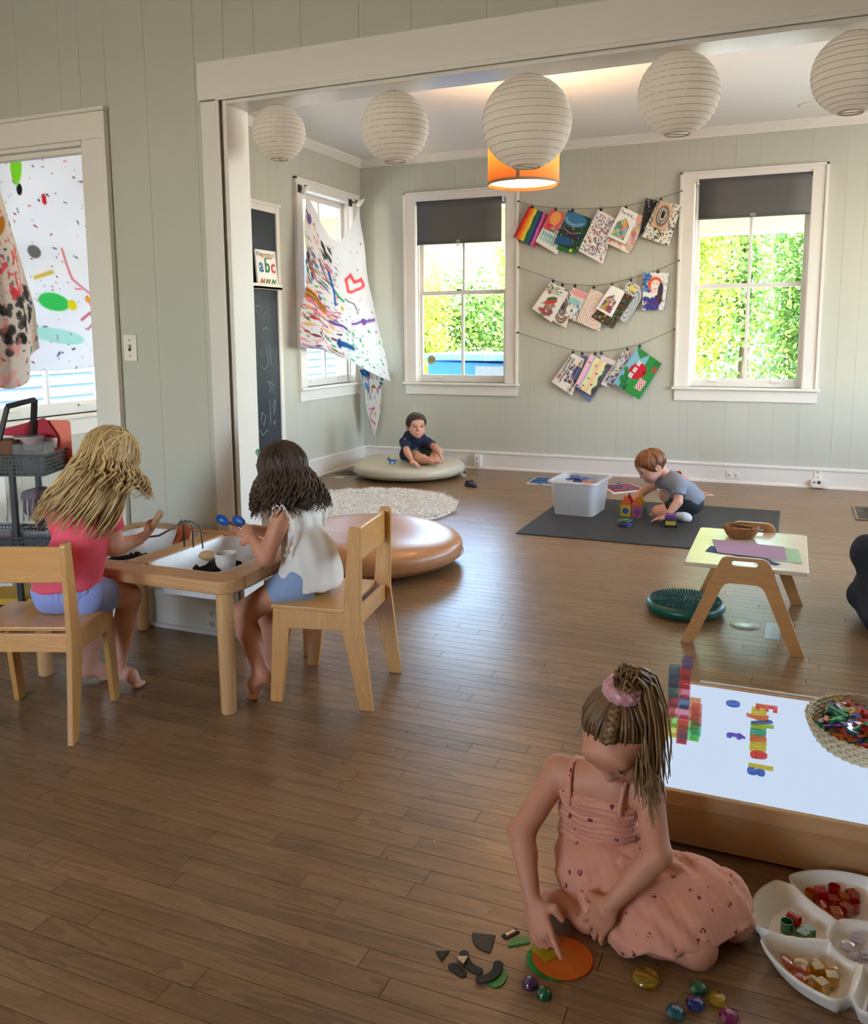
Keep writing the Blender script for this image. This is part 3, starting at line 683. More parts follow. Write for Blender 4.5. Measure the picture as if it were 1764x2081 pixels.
def spiral(cx, cy, r, turns, asp, r0=.0): return [(cx+(r0+(r-r0)*q)*C_(q*turns*6.28), cy+(r0+(r-r0)*q)*S_(q*turns*6.28)/asp) for q in np.linspace(0, 1, int(turns*16))]
c = Canvas(H_, W_, (200, 30, 40)); cols = [(205, 25, 40), (230, 100, 30), (245, 160, 40), (240, 210, 70), (30, 100, 60), (50, 95, 130), (70, 40, 110), (210, 110, 180), (190, 25, 60)]
for i, q in enumerate(cols):
    c.put(((c.U+.012*np.sin(c.V*14+i)) > i/9).astype(float), q)
drawing('rainbow', c, 0, 'rainbow striped painting, first on the top string')
c = Canvas(H_, W_, (236, 230, 222))
for i in range(7):
    for j, y in enumerate((.38, .5, .66, .8)): c.blob(.14+i*.12, y, .045, .1 if j > 1 else .06, [(60, 90, 90), (120, 180, 180), (110, 190, 200), (150, 205, 205)][j])
drawing('teal', c, .003, 'white paper with teal brush dabs, hanging under the pink spiral card')
c = Canvas(44, W_, (226, 92, 96)); c.stroke(spiral(.5, .38, .36, 4.2, 1), .028, (250, 190, 90)); c.blob(.3, .82, .13, .13, (225, 40, 80)); c.blob(.7, .88, .13, .12, (190, 170, 150))
drawing('spiral', c, -.012, 'small pink card with a yellow spiral on the top string')
c = Canvas(H_, W_, (40, 110, 60)); c.splat(60, [(60, 140, 70), (30, 60, 140), (230, 220, 60), (20, 80, 50)], .05, 3); drawing('greens', c, .004, 'green and yellow painting peeking out below the blue galaxy painting')
c = Canvas(H_, W_, (28, 66, 48)); c.blob(.42, .2, .5, .28, (60, 120, 160))
for i in range(7): c.stroke([(.42+.4*C_(a)*(.4+.1*i), .2+.16*S_(a)*(.4+.1*i)) for a in np.linspace(.2, 3.2, 14)], .018, random.choice([(110, 170, 200), (60, 110, 150), (40, 90, 130)]))
c.blob(.5, .6, .6, .12, (60, 28, 70), .3); c.blob(.3, .86, .5, .16, (34, 80, 130)); c.splat(40, [(230, 210, 120), (220, 70, 120), (90, 190, 190), (240, 240, 220)], .012, 8, v=(.35, 1)); c.stroke([(.1, .5), (.5, .6), (.9, .5)], .008, (230, 200, 110))
drawing('galaxy', c, -.008, 'dark blue and green galaxy painting on the top string')
c = Canvas(80, 58, (240, 236, 232)); c.splat(520, [(50, 40, 90), (110, 40, 90), (200, 60, 60), (40, 60, 120), (220, 150, 60), (60, 30, 50), (40, 110, 90), (150, 90, 160)], .013, 5, (.04, .96), (.05, .95), 2.0); drawing('confetti', c, 0, 'white paper covered in dark confetti dabs, middle of the top string')
c = Canvas(H_, W_, (238, 226, 214)); c.splat(70, [(210, 70, 90), (230, 140, 100), (160, 150, 70), (200, 90, 130), (220, 180, 110)], .08, 6, al=.5); drawing('watercolor', c, .004, 'pink and ochre watercolour hanging behind the home card')
def house_card(seed, cols, txt_col):
    c = Canvas(64, 48, (244, 240, 234)); g = random.Random(seed); pent = [(.5, .26), (.82, .46), (.82, .92), (.14, .92), (.14, .48)]
    base = c.a.copy(); c.splat(90, cols, .09, seed, (.1, .85), (.25, .95)); inside = Canvas(64, 48, (0, 0, 0)).poly(pent, (255, 255, 255)).a[..., :1] > .5
    c.a = np.where(inside, c.a, base); return c
c = house_card(4, [(130, 190, 170), (230, 130, 60), (220, 190, 70), (150, 120, 150), (90, 140, 120), (220, 150, 160), (110, 180, 150)], 0)
for L in ([(.12, .05), (.12, .17)], [(.12, .12), (.19, .11), (.2, .17)], [(.3, .12), (.25, .15), (.3, .18), (.35, .15), (.3, .12)], [(.42, .18), (.43, .12), (.5, .13), (.5, .18)], [(.5, .14), (.57, .13), (.58, .18)], [(.66, .15), (.74, .14), (.71, .11), (.66, .14), (.68, .18), (.75, .18)]): c.stroke(L, .012, (60, 55, 60))
c.blob(.85, .19, .025, .025, (40, 40, 50)); drawing('home', c, -.012, 'white card lettered home above a patchwork house, top string')
c = Canvas(H_, W_, (40, 36, 34)); c.splat(60, [(120, 110, 110), (160, 150, 150), (30, 28, 28), (90, 80, 84)], .04, 9); drawing('floral', c, .004, 'dark monochrome floral print at the right end of the top string')
c = Canvas(70, 60, (232, 226, 216)); c.splat(230, [(40, 40, 34), (50, 46, 40), (200, 190, 90), (90, 96, 70), (34, 32, 30)], .018, 12, stretch=2.2); drawing('bwpaint', c, -.006, 'black and cream brush painting, last on the top string')
c = Canvas(60, 46, (214, 176, 140))
for i, q in enumerate([(150, 110, 90), (90, 110, 110), (200, 190, 170), (80, 90, 90), (220, 200, 170), (60, 60, 60)]): c.blob(.5, .5, .42-.06*i, .56-.085*i, q)
c.splat(40, [(150, 110, 80), (240, 210, 170)], .012, 15, stretch=3); c.blob(.5, .45, .12, .16, (30, 28, 28)); c.blob(.5, .75, .08, .1, (120, 110, 110)); drawing('topo', c, -.016, 'peach card with nested dark contour lines on the black and cream painting')
c = Canvas(H_, W_, (236, 232, 224)); c.splat(26, [(190, 60, 70), (150, 110, 90), (120, 60, 90), (170, 130, 110)], .07, 21, (.25, .75), (.5, .95)); c.blob(.5, .42, .24, .1, (70, 110, 50), -.6); c.blob(.55, .5, .26, .08, (200, 60, 60), -.7); c.blob(.25, .3, .06, .05, (210, 40, 70)); drawing('hands', c, -.004, 'white paper with painted red and green plant, first on the middle string')
c = Canvas(34, 60, (224, 226, 214)); c.splat(60, [(70, 120, 50), (120, 160, 80), (150, 60, 50), (50, 80, 40)], .04, 22); drawing('leafcard', c, -.014, 'small green foliage card on top of the plant painting')
c = Canvas(H_, W_, (228, 214, 196))
for i in range(9): c.stroke([(.5+(.44-.05*i)*C_(a), .48+(.46-.05*i)*S_(a)) for a in np.linspace(0, 6.3, 24)], .028, [(70, 66, 80), (200, 140, 110), (60, 70, 84), (230, 200, 180), (100, 90, 110), (40, 110, 110), (190, 110, 90), (60, 60, 70), (40, 44, 56)][i])
drawing('oval', c, .002, 'swirling dark oval painting beside the plant painting')
c = Canvas(H_, W_, (226, 222, 214)); c.blob(.5, .12, .5, .16, (236, 160, 160)); c.blob(.4, .42, .4, .16, (150, 200, 196)); c.splat(30, [(230, 150, 90), (120, 170, 190), (60, 90, 150), (240, 236, 226)], .06, 24, v=(.5, 1)); drawing('cloud', c, .004, 'pastel pink and teal landscape drawing on the middle string')
c = Canvas(70, 52, (236, 222, 208))
for i in range(11): c.stroke([(.55+(.06+.075*i)*C_(a), .5+(.05+.06*i)*S_(a)) for a in np.linspace(0, 6.3, 30)], .012, [(200, 90, 90), (210, 150, 110), (150, 150, 170), (220, 180, 130)][i % 4])
drawing('swirl', c, -.002, 'cream paper of concentric pastel rings in the middle of the middle string')
c = Canvas(H_, W_, (70, 60, 50)); c.splat(120, [(80, 110, 60), (60, 80, 50), (120, 130, 80), (110, 50, 50), (50, 44, 40)], .05, 26); c.splat(10, [(180, 200, 60)], .03, 27, (.2, .6), (.7, .95)); drawing('brown', c, -.004, 'mossy brown and green painting behind the small house card')
c = house_card(8, [(60, 140, 140), (70, 150, 90), (220, 90, 40), (190, 180, 60), (150, 50, 110), (190, 180, 200)], 0); drawing('house', c, -.014, 'white card with a painted green and purple house on the middle string')
c = Canvas(H_, W_, (176, 184, 186))
for i in range(8): c.stroke([(.45+(.06+.08*i)*C_(a), .5+(.04+.07*i)*S_(a)) for a in np.linspace(0, 6.3, 26)], .016, [(220, 224, 224), (130, 140, 160)][i % 2])
drawing('rings', c, .004, 'grey-blue painting of pale rings on the middle string')
c = Canvas(40, 46, (224, 220, 206)); c.splat(90, [(40, 38, 34), (60, 56, 50), (50, 46, 40)], .025, 29, stretch=2); c.splat(12, [(236, 208, 50)], .07, 30, (.3, .7), (.35, .7)); drawing('yellowcard', c, -.012, 'small black and yellow card on the middle string')
c = Canvas(76, 54, (238, 234, 230)); c.splat(90, [(50, 110, 180), (40, 80, 160), (90, 150, 200)], .03, 31, (0, .3), (0, .5), 2); c.blob(.5, .32, .3, .3, (224, 100, 50)); c.blob(.52, .36, .19, .24, (244, 226, 216)); c.blob(.75, .5, .12, .34, (60, 50, 70)); c.blob(.68, .72, .2, .2, (70, 50, 50))
c.splat(60, [(40, 70, 150), (30, 60, 130), (110, 40, 130)], .06, 33, (.0, .75), (.68, 1)); c.splat(60, [(40, 90, 160), (20, 30, 60), (110, 170, 210)], .018, 35, (.8, 1), (0, 1)); c.stroke([(.45, .42), (.52, .45), (.58, .42)], .014, (210, 60, 80)); c.stroke([(.44, .3), (.47, .28)], .012, (70, 60, 60)); c.stroke([(.56, .3), (.6, .28)], .012, (70, 60, 60))
drawing('portrait', c, 0, 'painted portrait with orange hair, last on the middle string')
c = Canvas(76, 56, (236, 226, 216)); c.blob(.15, .75, .15, .1, (230, 150, 160), 0, .7); c.blob(.8, .2, .14, .1, (240, 190, 110), 0, .7); c.blob(.8, .9, .14, .08, (230, 190, 170), 0, .7); c.splat(40, [(120, 30, 60), (60, 110, 110), (40, 40, 60), (160, 50, 80)], .045, 37, (.4, .75), (.25, .75)); drawing('friend', c, 0, 'lettered friendship card, first on the bottom string')
# the rows of lettering on the card, built as printed text
q = [np.array(p) for p in DQ['friend']]; ex = (q[1]-q[0]); ex /= np.linalg.norm(ex); ez = q[0]-q[3]; Lc = np.linalg.norm(ez); ez /= Lc; m_ink = M('black_ink', (30, 28, 30), .8)
fr = [o for o in bpy.data.objects if o.get('label', '').startswith('lettered friendship')][0]
for k, (tx, u, v) in enumerate((('I am a good friend', .13, .46), ('I am helpful and kind', .3, .5), ('I choose my own', .74, .36), ('I am brave', .86, .78))):
    me = text_mesh(tx, .032, .0, .0008); o = put('lettering', me, fr); me.materials.append(m_ink)
    p = (q[0]*(1-u)+q[1]*u)*(1-v)+(q[3]*(1-u)+q[2]*u)*v-q[0]; nrm = np.cross(ez, -ex)
    o.matrix_local = Matrix(((ez[0], -ex[0], nrm[0], p[0]), (ez[1], -ex[1], nrm[1], p[1]-.02), (ez[2], -ex[2], nrm[2], p[2]), (0, 0, 0, 1)))
c = Canvas(H_, W_, (104, 112, 150)); c.splat(30, [(112, 120, 158), (96, 104, 140)], .12, 39, al=.5); drawing('purple', c, .004, 'plain slate blue sheet on the bottom string')
c = Canvas(66, 50, (240, 190, 200)); c.put((c.U > .2)*1., (190, 170, 210)); c.put((c.U+.02*np.sin(c.V*9) > .28)*1., (224, 226, 170)); c.put((np.abs(c.U-.55+.04*np.sin(c.V*7)) < .09)*1., (238, 196, 160)); c.put((c.U+.05*np.sin(c.V*17) > .82)*1., (70, 66, 72)); c.splat(14, [(90, 90, 100), (120, 110, 130)], .06, 41, (.85, 1))
for x, y in ((.45, .2), (.62, .38), (.42, .6), (.66, .72), (.14, .2), (.35, .85)): c.stroke([(x-.05, y), (x-.02, y+.03), (x, y), (x+.03, y+.03), (x+.05, y)], .012, (40, 40, 50))
c.blob(.3, .96, .05, .03, (220, 40, 50)); c.blob(.1, .95, .06, .04, (40, 70, 130)); drawing('stripes', c, -.014, 'pale striped painting with black birds and grey mountain, bottom string')
c = Canvas(H_, W_, (222, 208, 206)); c.splat(50, [(214, 70, 100), (110, 110, 150), (60, 70, 90), (230, 200, 60), (150, 150, 180)], .06, 43, v=(.2, 1)); drawing('flower', c, .002, 'flower painting behind the striped one on the bottom string')
c = Canvas(H_, W_, (196, 194, 204)); c.splat(150, [(70, 66, 110), (110, 110, 150), (60, 50, 70), (230, 210, 60), (150, 80, 110), (80, 120, 90)], .035, 45, stretch=1.6); drawing('dark', c, -.004, 'busy violet painting beside the camper picture')
c = Canvas(84, 72, (130, 180, 205)); c.put((c.U*.9+c.V*.1 > .46+.06*np.sin(c.V*5))*1., (40, 140, 60)); c.splat(40, [(30, 110, 50), (60, 150, 80)], .05, 47, (.05, .4), (.5, .95)); c.poly([(0, .0), (.5, 0), (.3, .2), (.1, .1)], (50, 130, 60)); c.blob(.92, .1, .16, .16, (40, 120, 60)); c.blob(.9, .22, .1, .1, (150, 90, 50))
c.blob(.48, .42, .26, .2, (196, 20, 40)); c.blob(.42, .5, .24, .2, (196, 20, 40))
for x, y in ((.36, .3), (.36, .46), (.34, .62)): c.poly([(x-.06, y-.06), (x+.06, y-.06), (x+.06, y+.06), (x-.06, y+.06)], (236, 230, 226)); c.stroke([(x, y-.06), (x, y+.06)], .008, (60, 60, 60))
chk = ((np.floor(c.U*22)+np.floor(c.V*25)) % 2); box = (c.U > .66)*(c.U < .9)*(c.V > .55)*(c.V < .83); c.put(box*1., (240, 230, 230)); c.put(box*chk, (205, 30, 50))
c.stroke([(.62, .38), (.72, .44)], .014, (30, 30, 34)); c.stroke([(.64, .45), (.7, .36)], .014, (30, 30, 34)); c.blob(.38, .95, .05, .04, (24, 60, 40)); drawing('camper', c, -.012, 'green painting of a red camper and checked cloth, last on the bottom string')

# ------------------------------------------------------------------ painted cloths
PAL = [(40, 90, 170), (20, 130, 120), (220, 60, 60), (240, 140, 50), (240, 210, 70), (30, 30, 34), (120, 80, 160), (60, 180, 110), (240, 130, 150), (150, 40, 60)]
def cloth_patch(name, fn, cv, mat, parent=None, solid=.002):
    h, w = cv.h, cv.w; V = [fn(i/(w-1), j/(h-1)) for j in range(h) for i in range(w)]; idx = np.arange(h*w).reshape(h, w)
    F = np.stack([idx[:-1, :-1], idx[1:, :-1], idx[1:, 1:], idx[:-1, 1:]], -1).reshape(-1, 4)
    me = bpy.data.meshes.new(name); me.from_pydata(V, [], F.tolist()); me.materials.append(mat); me.polygons.foreach_set('use_smooth', [True]*len(F)); add_color(me, cv.a.reshape(-1, 3))
    return put(name, me, parent, solid=solid)
m_cloth = painted('painted_bedsheet', .9, trans=.45)
def lerp(pts, t):
    t = min(max(t, 0), 1)*(len(pts)-1); i = min(int(t), len(pts)-2); f = t-i; f = f*f*(3-2*f)*.5+f*.5
    return np.array(pts[i])*(1-f)+np.array(pts[i+1])*f
ET = [(-4.08, 6.83, 2.60), (-4.03, 6.95, 2.40), (-4.0, 7.13, 2.235), (-4.01, 7.32, 2.21), (-4.03, 7.58, 2.38), (-4.06, 7.80, 2.62)]
EL = [(-4.08, 6.83, 2.60), (-4.04, 6.72, 2.15), (-4.02, 6.66, 1.7), (-4.05, 6.64, 1.25)]
ER = [(-4.06, 7.80, 2.62), (-3.98, 7.90, 1.75), (-3.82, 8.0, .872)]
EB = [(-4.05, 6.64, 1.25), (-4.03, 6.95, 1.215), (-3.99, 7.3, 1.13), (-3.92, 7.65, 1.0), (-3.82, 8.0, .872)]
def coons(u, v):
    a, b, c, d = lerp(ET, u), lerp(EB, u), lerp(EL, v), lerp(ER, v)
    p = a*(1-v)+b*v+c*(1-u)+d*u-((np.array(ET[0])*(1-u)+np.array(ET[-1])*u)*(1-v)+(np.array(EB[0])*(1-u)+np.array(EB[-1])*u)*v)
    fold = .016*math.sin(u*15+v*4)*math.sin(math.pi*min(1, v*1.4+.15))*(1-.5*v)+.02*math.sin((u-v*.55)*17)*v*(1-u)*1.5
    p[0] += fold+.006*math.sin(v*22+u*9); return tuple(p-np.array((-4.1, 6.83, 2.6)))
cv = Canvas(250, 176, (238, 236, 236)); A_ = cv.asp
cv.splat(130, PAL, .0075, 57, (0, .5), (.2, 1), 4.5, 0.05, .8); cv.splat(40, [(240, 150, 170), (230, 110, 130), (250, 190, 190)], .008, 58, (0, .5), (.62, .95), 6, .05, .7)
cv.splat(150, PAL, .007, 51, (0, .5), (.12, 1), 3.0, 0.1, .85); cv.splat(150, PAL, .0042, 52, (0, 1), (.1, 1), 2.0); cv.splat(40, PAL, .011, 53, (0, .34), (.25, .7), 3.4, 0.05)
cv.splat(26, [(30, 30, 36), (30, 50, 110), (40, 100, 160)], .012, 54, (.02, .16), (.36, .5), 1.2)
for k, q in enumerate([(240, 130, 40), (100, 110, 60), (240, 160, 40), (120, 120, 60), (230, 120, 50)]): cv.stroke([(.02, .60+.016*k), (.16, .585+.015*k), (.32, .63+.014*k)], .013, q)
cv.stroke([(.04, .685), (.3, .70), (.42, .675)], .009, (240, 130, 160)); cv.stroke([(.05, .74), (.25, .735)], .01, (240, 150, 170)); cv.stroke([(.1, .78), (.34, .79)], .008, (200, 60, 70))
cv.stroke([(.36, .745), (.5, .735), (.58, .735)], .014, (130, 90, 170)); cv.stroke([(.66, .68), (.8, .665), (.96, .66)], .012, (150, 110, 190)); cv.blob(.82, .665, .035, .022*A_, (140, 100, 180))
cv.stroke([(.46, .86), (.62, .845)], .026, (40, 110, 180)); cv.stroke([(.46, .84), (.47, .88)], .018, (30, 90, 160))
cv.stroke([(.66, .30), (.66, .39), (.70, .405), (.90, .40)], .016, (240, 110, 120)); cv.stroke([(.66, .30), (.72, .29), (.75, .345), (.86, .35), (.90, .40)], .016, (240, 110, 120))
cv.stroke([(.42, .445), (.52, .46), (.6, .475)], .018, (60, 190, 140)); cv.blob(.58, .56, .022, .02*A_, (240, 200, 60)); cv.stroke([(.05, .97), (.3, .985)], .016, (190, 170, 200)); cv.stroke([(.62, .45), (.72, .52), (.75, .6)], .006, (40, 60, 80))
cv.splat(60, [(60, 190, 120), (80, 200, 140), (120, 210, 160)], .009, 55, (.55, 1), (.7, .98), 1.2, .6); cv.splat(14, [(60, 50, 54)], .012, 56, (.24, .4), (.12, .26), 2, 1.0); cv.blob(.06, .14, .03, .06*A_*.5, (150, 120, 170), .4)
cv.stroke([(.36, .3), (.42, .5), (.44, .56)], .02, (50, 110, 190)); cv.stroke([(.24, .28), (.34, .42)], .008, (60, 70, 80))
t = thing('painted_cloth', 'white paint-splashed cloth tied across the left window near the corner', 'cloth', (-4.1, 6.83, 2.6))
cloth_patch('cloth_sheet', coons, cv, m_cloth, t)
cv = Canvas(60, 40, (224, 222, 220)); cv.splat(60, [(30, 100, 170), (40, 130, 190), (20, 70, 120)], .05, 61, (0, .5), (0, .5)); cv.splat(50, PAL, .025, 62, stretch=2.4); cv.stroke([(.3, .7), (.7, .62), (.4, .8), (.75, .85)], .02, (220, 90, 100))
def tail(u, v):
    a = lerp([(-4.10, 7.82, 1.02), (-4.08, 7.86, .9), (-4.06, 7.86, .62), (-4.02, 7.95, .32)], v); b = lerp([(-3.9, 7.98, .98), (-3.95, 8.0, .8), (-3.97, 8.02, .55), (-4.0, 7.97, .31)], v)
    p = a*(1-u)+b*u; p[0] += .03*math.sin(u*7+v*2)*(1-v*.7); return tuple(p-np.array((-4.1, 6.83, 2.6)))
cloth_patch('hanging_tail', tail, cv, m_cloth, t)
for p in ((-4.09, 6.83, 2.63), (-4.05, 7.82, 2.645)):
    MB().tube([(p[0]+4.1, p[1]-6.83-.03, p[2]-2.6-.03), (p[0]+4.1, p[1]-6.83, p[2]-2.6), (p[0]+4.12, p[1]-6.83+.05, p[2]-2.6+.045)], [.018, .026, .01], 8).build('knot', M('white_cotton', (232, 228, 224), .9), t, smooth=True)
m_brk = M('dark_bracket', (86, 84, 82), .45, .7)
for p, w_ in (((-4.185, 6.9, 2.655), 'dark metal rod bracket at the left end of the tied cloth'), ((-4.185, 7.86, 2.66), 'dark metal rod bracket at the right end of the tied cloth')):
    b = thing('rod_bracket', w_, 'bracket', p); MB().box((0, -.03, -.035), (.012, .03, .035)).build('plate', m_brk, b, bevel=.003)
    MB().tube([(.01, 0, 0), (.07, 0, 0), (.09, 0, .01), (.1, -.07, .012)], .007, 6).build('hook_arm', m_brk, b, smooth=True)
# sheet over the window seen through the doorway
cv = Canvas(270, 200, (236, 238, 244)); cv.splat(330, [(30, 30, 36), (60, 60, 70), (200, 60, 100), (40, 80, 120), (120, 50, 80)], .0028, 71, stretch=2.0); cv.splat(60, PAL, .004, 72, stretch=3); cv.splat(26, [(236, 80, 130), (240, 120, 150)], .012, 73, (.86, .93), (.1, .6), al=.6)
cv.blob(.50, .72, .07, .05, (70, 210, 120), .2); cv.blob(.58, .73, .022, .03, (230, 220, 40)); cv.blob(.42, .53, .03, .035, (130, 130, 134)); cv.blob(.5, .31, .012, .03, (210, 60, 70)); cv.blob(.38, .3, .015, .03, (20, 20, 24)); cv.blob(.36, .22, .03, .09, (150, 220, 60)); cv.stroke([(.66, .7), (.74, .76), (.78, .8)], .014, (236, 170, 50)); cv.stroke([(.42, .63), (.5, .60)], .01, (220, 200, 90)); cv.blob(.5, .86, .14, .04, (150, 225, 215), .2, .6)
cv.stroke([(.55, .5), (.6, .62), (.68, .68)], .004, (220, 80, 110)); cv.stroke([(.62, .79), (.67, .76), (.7, .8), (.66, .83)], .006, (200, 60, 90))
t = thing('painted_sheet', 'white speckled sheet covering the window seen through the doorway', 'cloth', (-4.13, 4.0, 2.62))
cloth_patch('sheet', lambda u, v: (.02*math.sin(u*9+v*3)+.012*math.sin((u*.8+v)*16)-.01, -.78+1.5*u, -(1.43+.04*S_(u*3.2))*v+.03*S_(u*6.3)*(1-v)), cv, painted('sunlit_sheet', .9, trans=.4), t)
MB().tube([(-.01, -.8, .01), (-.01, .74, .01)], .01, 8).build('curtain_rod', m_brk, t)
cv = Canvas(180, 90, (226, 214, 204)); cv.splat(260, PAL+[(60, 54, 50), (150, 90, 80)], .009, 75, stretch=2); cv.splat(70, [(40, 38, 36), (60, 56, 54)], .03, 76, (.4, .95), (.66, .86)); cv.splat(40, [(230, 90, 100), (220, 60, 80)], .016, 77, (.3, .9), (.48, .68), 3); cv.blob(.6, .38, .16, .06, (200, 130, 40), -.3); cv.splat(30, [(240, 150, 150)], .02, 78, (.1, .6), (.6, 1), 2.5, al=.5)
t = thing('hanging_smock', 'paint-stained cloth hanging at the left edge inside the doorway', 'cloth', (-3.88, 3.365, 2.4))
def smock(u, v):
    wd = .05+.30*min(1, v*1.25)**.8; zb = 1.40 if u > .25 else 1.40+.0*u; return (.05*math.sin(u*10+v*2)*(.3+.7*v)+.05*u, -.16+wd*u+.02*v, -(1.2+.12*S_(u*4.0))*v)
cloth_patch('smock_cloth', smock, cv, painted('stained_cloth', .9, trans=.3), t)
MB().tube([(-.24, -.14, .0), (-.02, -.13, .0), (0, -.13, -.02)], .006, 6).build('hook', m_brk, t)
# ------------------------------------------------------------------ chalkboard and book
m_board = M('chalkboard_slate', (36, 42, 50), .55, var=.35, vs=3, stretch=(1, 1, .35)); m_chalk = M('chalk', (150, 158, 162), .95)
t = thing('chalkboard', 'tall chalkboard in a white frame on the left wall', 'chalkboard', (XL, 6.1, .3))
MB().box((.0, -.42, 0), (.02, .40, 2.09)).build('slate', m_board, t)
for lo, hi in (((0, .39, -.06), (.035, .445, 2.145)), ((0, -.475, -.06), (.035, -.42, 2.145)), ((0, -.42, 2.085), (.035, .39, 2.145)), ((0, -.42, -.06), (.035, .39, 0))): MB().box(lo, hi).build('frame_rail', m_trim, t, bevel=.008, seg=2)
MB().box((0, -.475, 2.14), (.05, .455, 2.165)).build('frame_cap', m_trim, t, bevel=.006)
sh = MB().box((.02, -.42, 1.435), (.09, .37, 1.46)).build('ledge', m_trim, t, bevel=.003); MB().box((.082, -.42, 1.435), (.09, .37, 1.482)).build('ledge_lip', m_trim, t, bevel=.002)
CH = [[(.06, 1.30), (.13, 1.29), (.1, 1.2), (.06, 1.3)], [(.16, 1.2), (.2, 1.26), (.24, 1.18), (.16, 1.2)], [(.14, 1.1), (.2, 1.12), (.24, 1.1)], [(.12, .86), (.10, .92), (.14, 1.0), (.2, .94), (.22, .8), (.16, .76), (.1, .8)], [(.24, .98), (.26, .8)],
      [(.2, .66), (.3, .62), (.22, .56), (.26, .68), (.29, .55), (.2, .66)], [(.22, .50), (.22, .28)], [(.3, .5), (.27, .44), (.28, .36), (.31, .44), (.3, .5)], [(.29, .27), (.27, .3), (.3, .31), (.29, .27)], [(.1, .4), (.08, .34), (.12, .28), (.15, .36), (.1, .4)], [(.05, .25), (.1, .2), (.18, .24)]]
for L in CH: MB().tube([(.021, a, b) for a, b in L], .0035, 4).build('chalk_mark', m_chalk, t)
t = thing('picture_book', 'white alphabet book leaning on the chalkboard ledge', 'book', (XL+.055, 6.29, 1.762))
tilt = Matrix.Rotation(R_(-4), 4, 'Y')
MB().box((0, -.15, 0), (.012, .15, .30), tilt).build('cover', M('book_white', (238, 236, 230), .4), t, bevel=.002); MB().box((-.008, -.145, .005), (0, .145, .295), tilt).build('page_block', M('page_paper', (225, 222, 214), .9), t)
RYZ = Matrix(((0, 0, 1, 0), (1, 0, 0, 0), (0, 1, 0, 0), (0, 0, 0, 1)))
def btext(tx, size, y, z, col, bold=0.0, par=t):
    me = text_mesh(tx, size, .0004, bold); me.materials.append(M('ink_'+tx, col, .6)); o = put('lettering', me, par); o.matrix_local = tilt @ Matrix.Translation((.0135, y, z)) @ RYZ
for i, (ch, cq) in enumerate(zip('Fingertrail', [(40, 44, 60), (40, 44, 60), (40, 44, 60), (230, 110, 60), (230, 160, 40), (40, 120, 100), (220, 60, 60), (40, 44, 60), (230, 150, 50), (120, 160, 60), (220, 60, 80)])): btext(ch, .052, -.125+.0245*i, .262, cq, .0008)
for ch, y, cq in (('a', -.085, (40, 110, 160)), ('b', .005, (30, 110, 70)), ('c', .092, (214, 60, 60))): btext(ch, .155, y, .165, cq, .004)
for y, cq in ((-.08, (200, 90, 50)), (.0, (110, 120, 60)), (.085, (70, 140, 60))):
    MB().tube([tuple(tilt @ Vector((.0135, y-.03+.02*k, .04+.018*((k % 2)*2-1)))) for k in range(4)], .006, 5).build('print_mark', M('print_ink', cq, .7), t, smooth=True)
MB().tube([tuple(tilt @ Vector((.0135, -.02+.02*k, .235+.006*((k % 2)*2-1)))) for k in range(6)], .004, 5).build('print_mark', M('print_brown', (150, 110, 60), .7), t, smooth=True)
# ------------------------------------------------------------------ switch, sockets, vents
m_plate = M('ivory_plastic', (232, 224, 214), .35); m_slot = M('slot_dark', (40, 38, 36), .6)
t = thing('light_switch', 'cream toggle light switch on the wall between doorway and opening', 'light switch', (-2.805, Y1, 1.302))
MB().box((-.037, -.008, -.06), (.037, 0, .06)).build('plate', m_plate, t, bevel=.003); MB().box((-.006, -.012, -.014), (.006, -.007, .014)).build('toggle_slot', m_slot, t); MB().box((-.004, -.024, -.002), (.004, -.008, .012)).build('toggle', m_plate, t, bevel=.002)
for z in (-.035, .035): MB().lathe([(0, .001), (.0035, 0)], 10, (0, -.0085, z), Matrix.Rotation(R_(90), 4, 'X')).build('screw', m_slot, t)
def socket(x, y, z, label, w=.07, h=.115, box=0.0, horiz=False):
    t = thing('wall_socket', label, 'socket', (x, y, z), group='wall sockets'); a, b = (h/2, w/2) if horiz else (w/2, h/2)
    MB().box((-a, -.008-box, -b), (a, 0, b)).build('plate', m_plate, t, bevel=.004)
    for s in (-1, 1):
        c = (s*.026, 0) if horiz else (0, s*.026)
        r = MB().lathe([(0, .002), (.016, .0015), (.017, 0)], 16, (c[0], -.009-box, c[1]), Matrix.Rotation(R_(90), 4, 'X')).build('receptacle', m_plate, t, smooth=True)
        for k in (-1, 1): MB().box((c[0]+k*.006-.0015, -.0125-box, c[1]-.002), (c[0]+k*.006+.0015, -.0105-box, c[1]+.008)).build('slot', m_slot, r)
        MB().lathe([(0, .0004), (.0025, 0)], 8, (c[0], -.0112-box, c[1]-.009), Matrix.Rotation(R_(90), 4, 'X')).build('slot', m_slot, r)
socket(-2.90, Y2-.022, .085, 'raised double socket on the baseboard right of the beige cushion', box=.04)
socket(-3.10, Y2-.022, .075, 'socket low on the baseboard just behind the beige cushion', horiz=True)
socket(-.459, Y2-.022, .075, 'horizontal socket on the baseboard behind the crouching boy', horiz=True)
socket(.246, Y2-.022, .118, 'socket above the white plug-in night light at the right end of the baseboard')
socket(-2.395, Y1-.022, .075, 'socket on the baseboard below the sensory table')
t = thing('night_light', 'white rounded plug-in night light at the right end of the baseboard', 'night light', (.25, Y2-.032, .045))
MB().prism(rrect(.135, .08, .034), 0, .045, RX).build('housing', m_plate, t, bevel=.01, seg=3); MB().lathe([(0, .002), (.014, 0)], 16, (0, -.047, .012), Matrix.Rotation(R_(90), 4, 'X')).build('lens', m_slot, t)
MB().box((-.045, -.048, .005), (-.03, -.044, .018)).build('switch', m_slot, t)
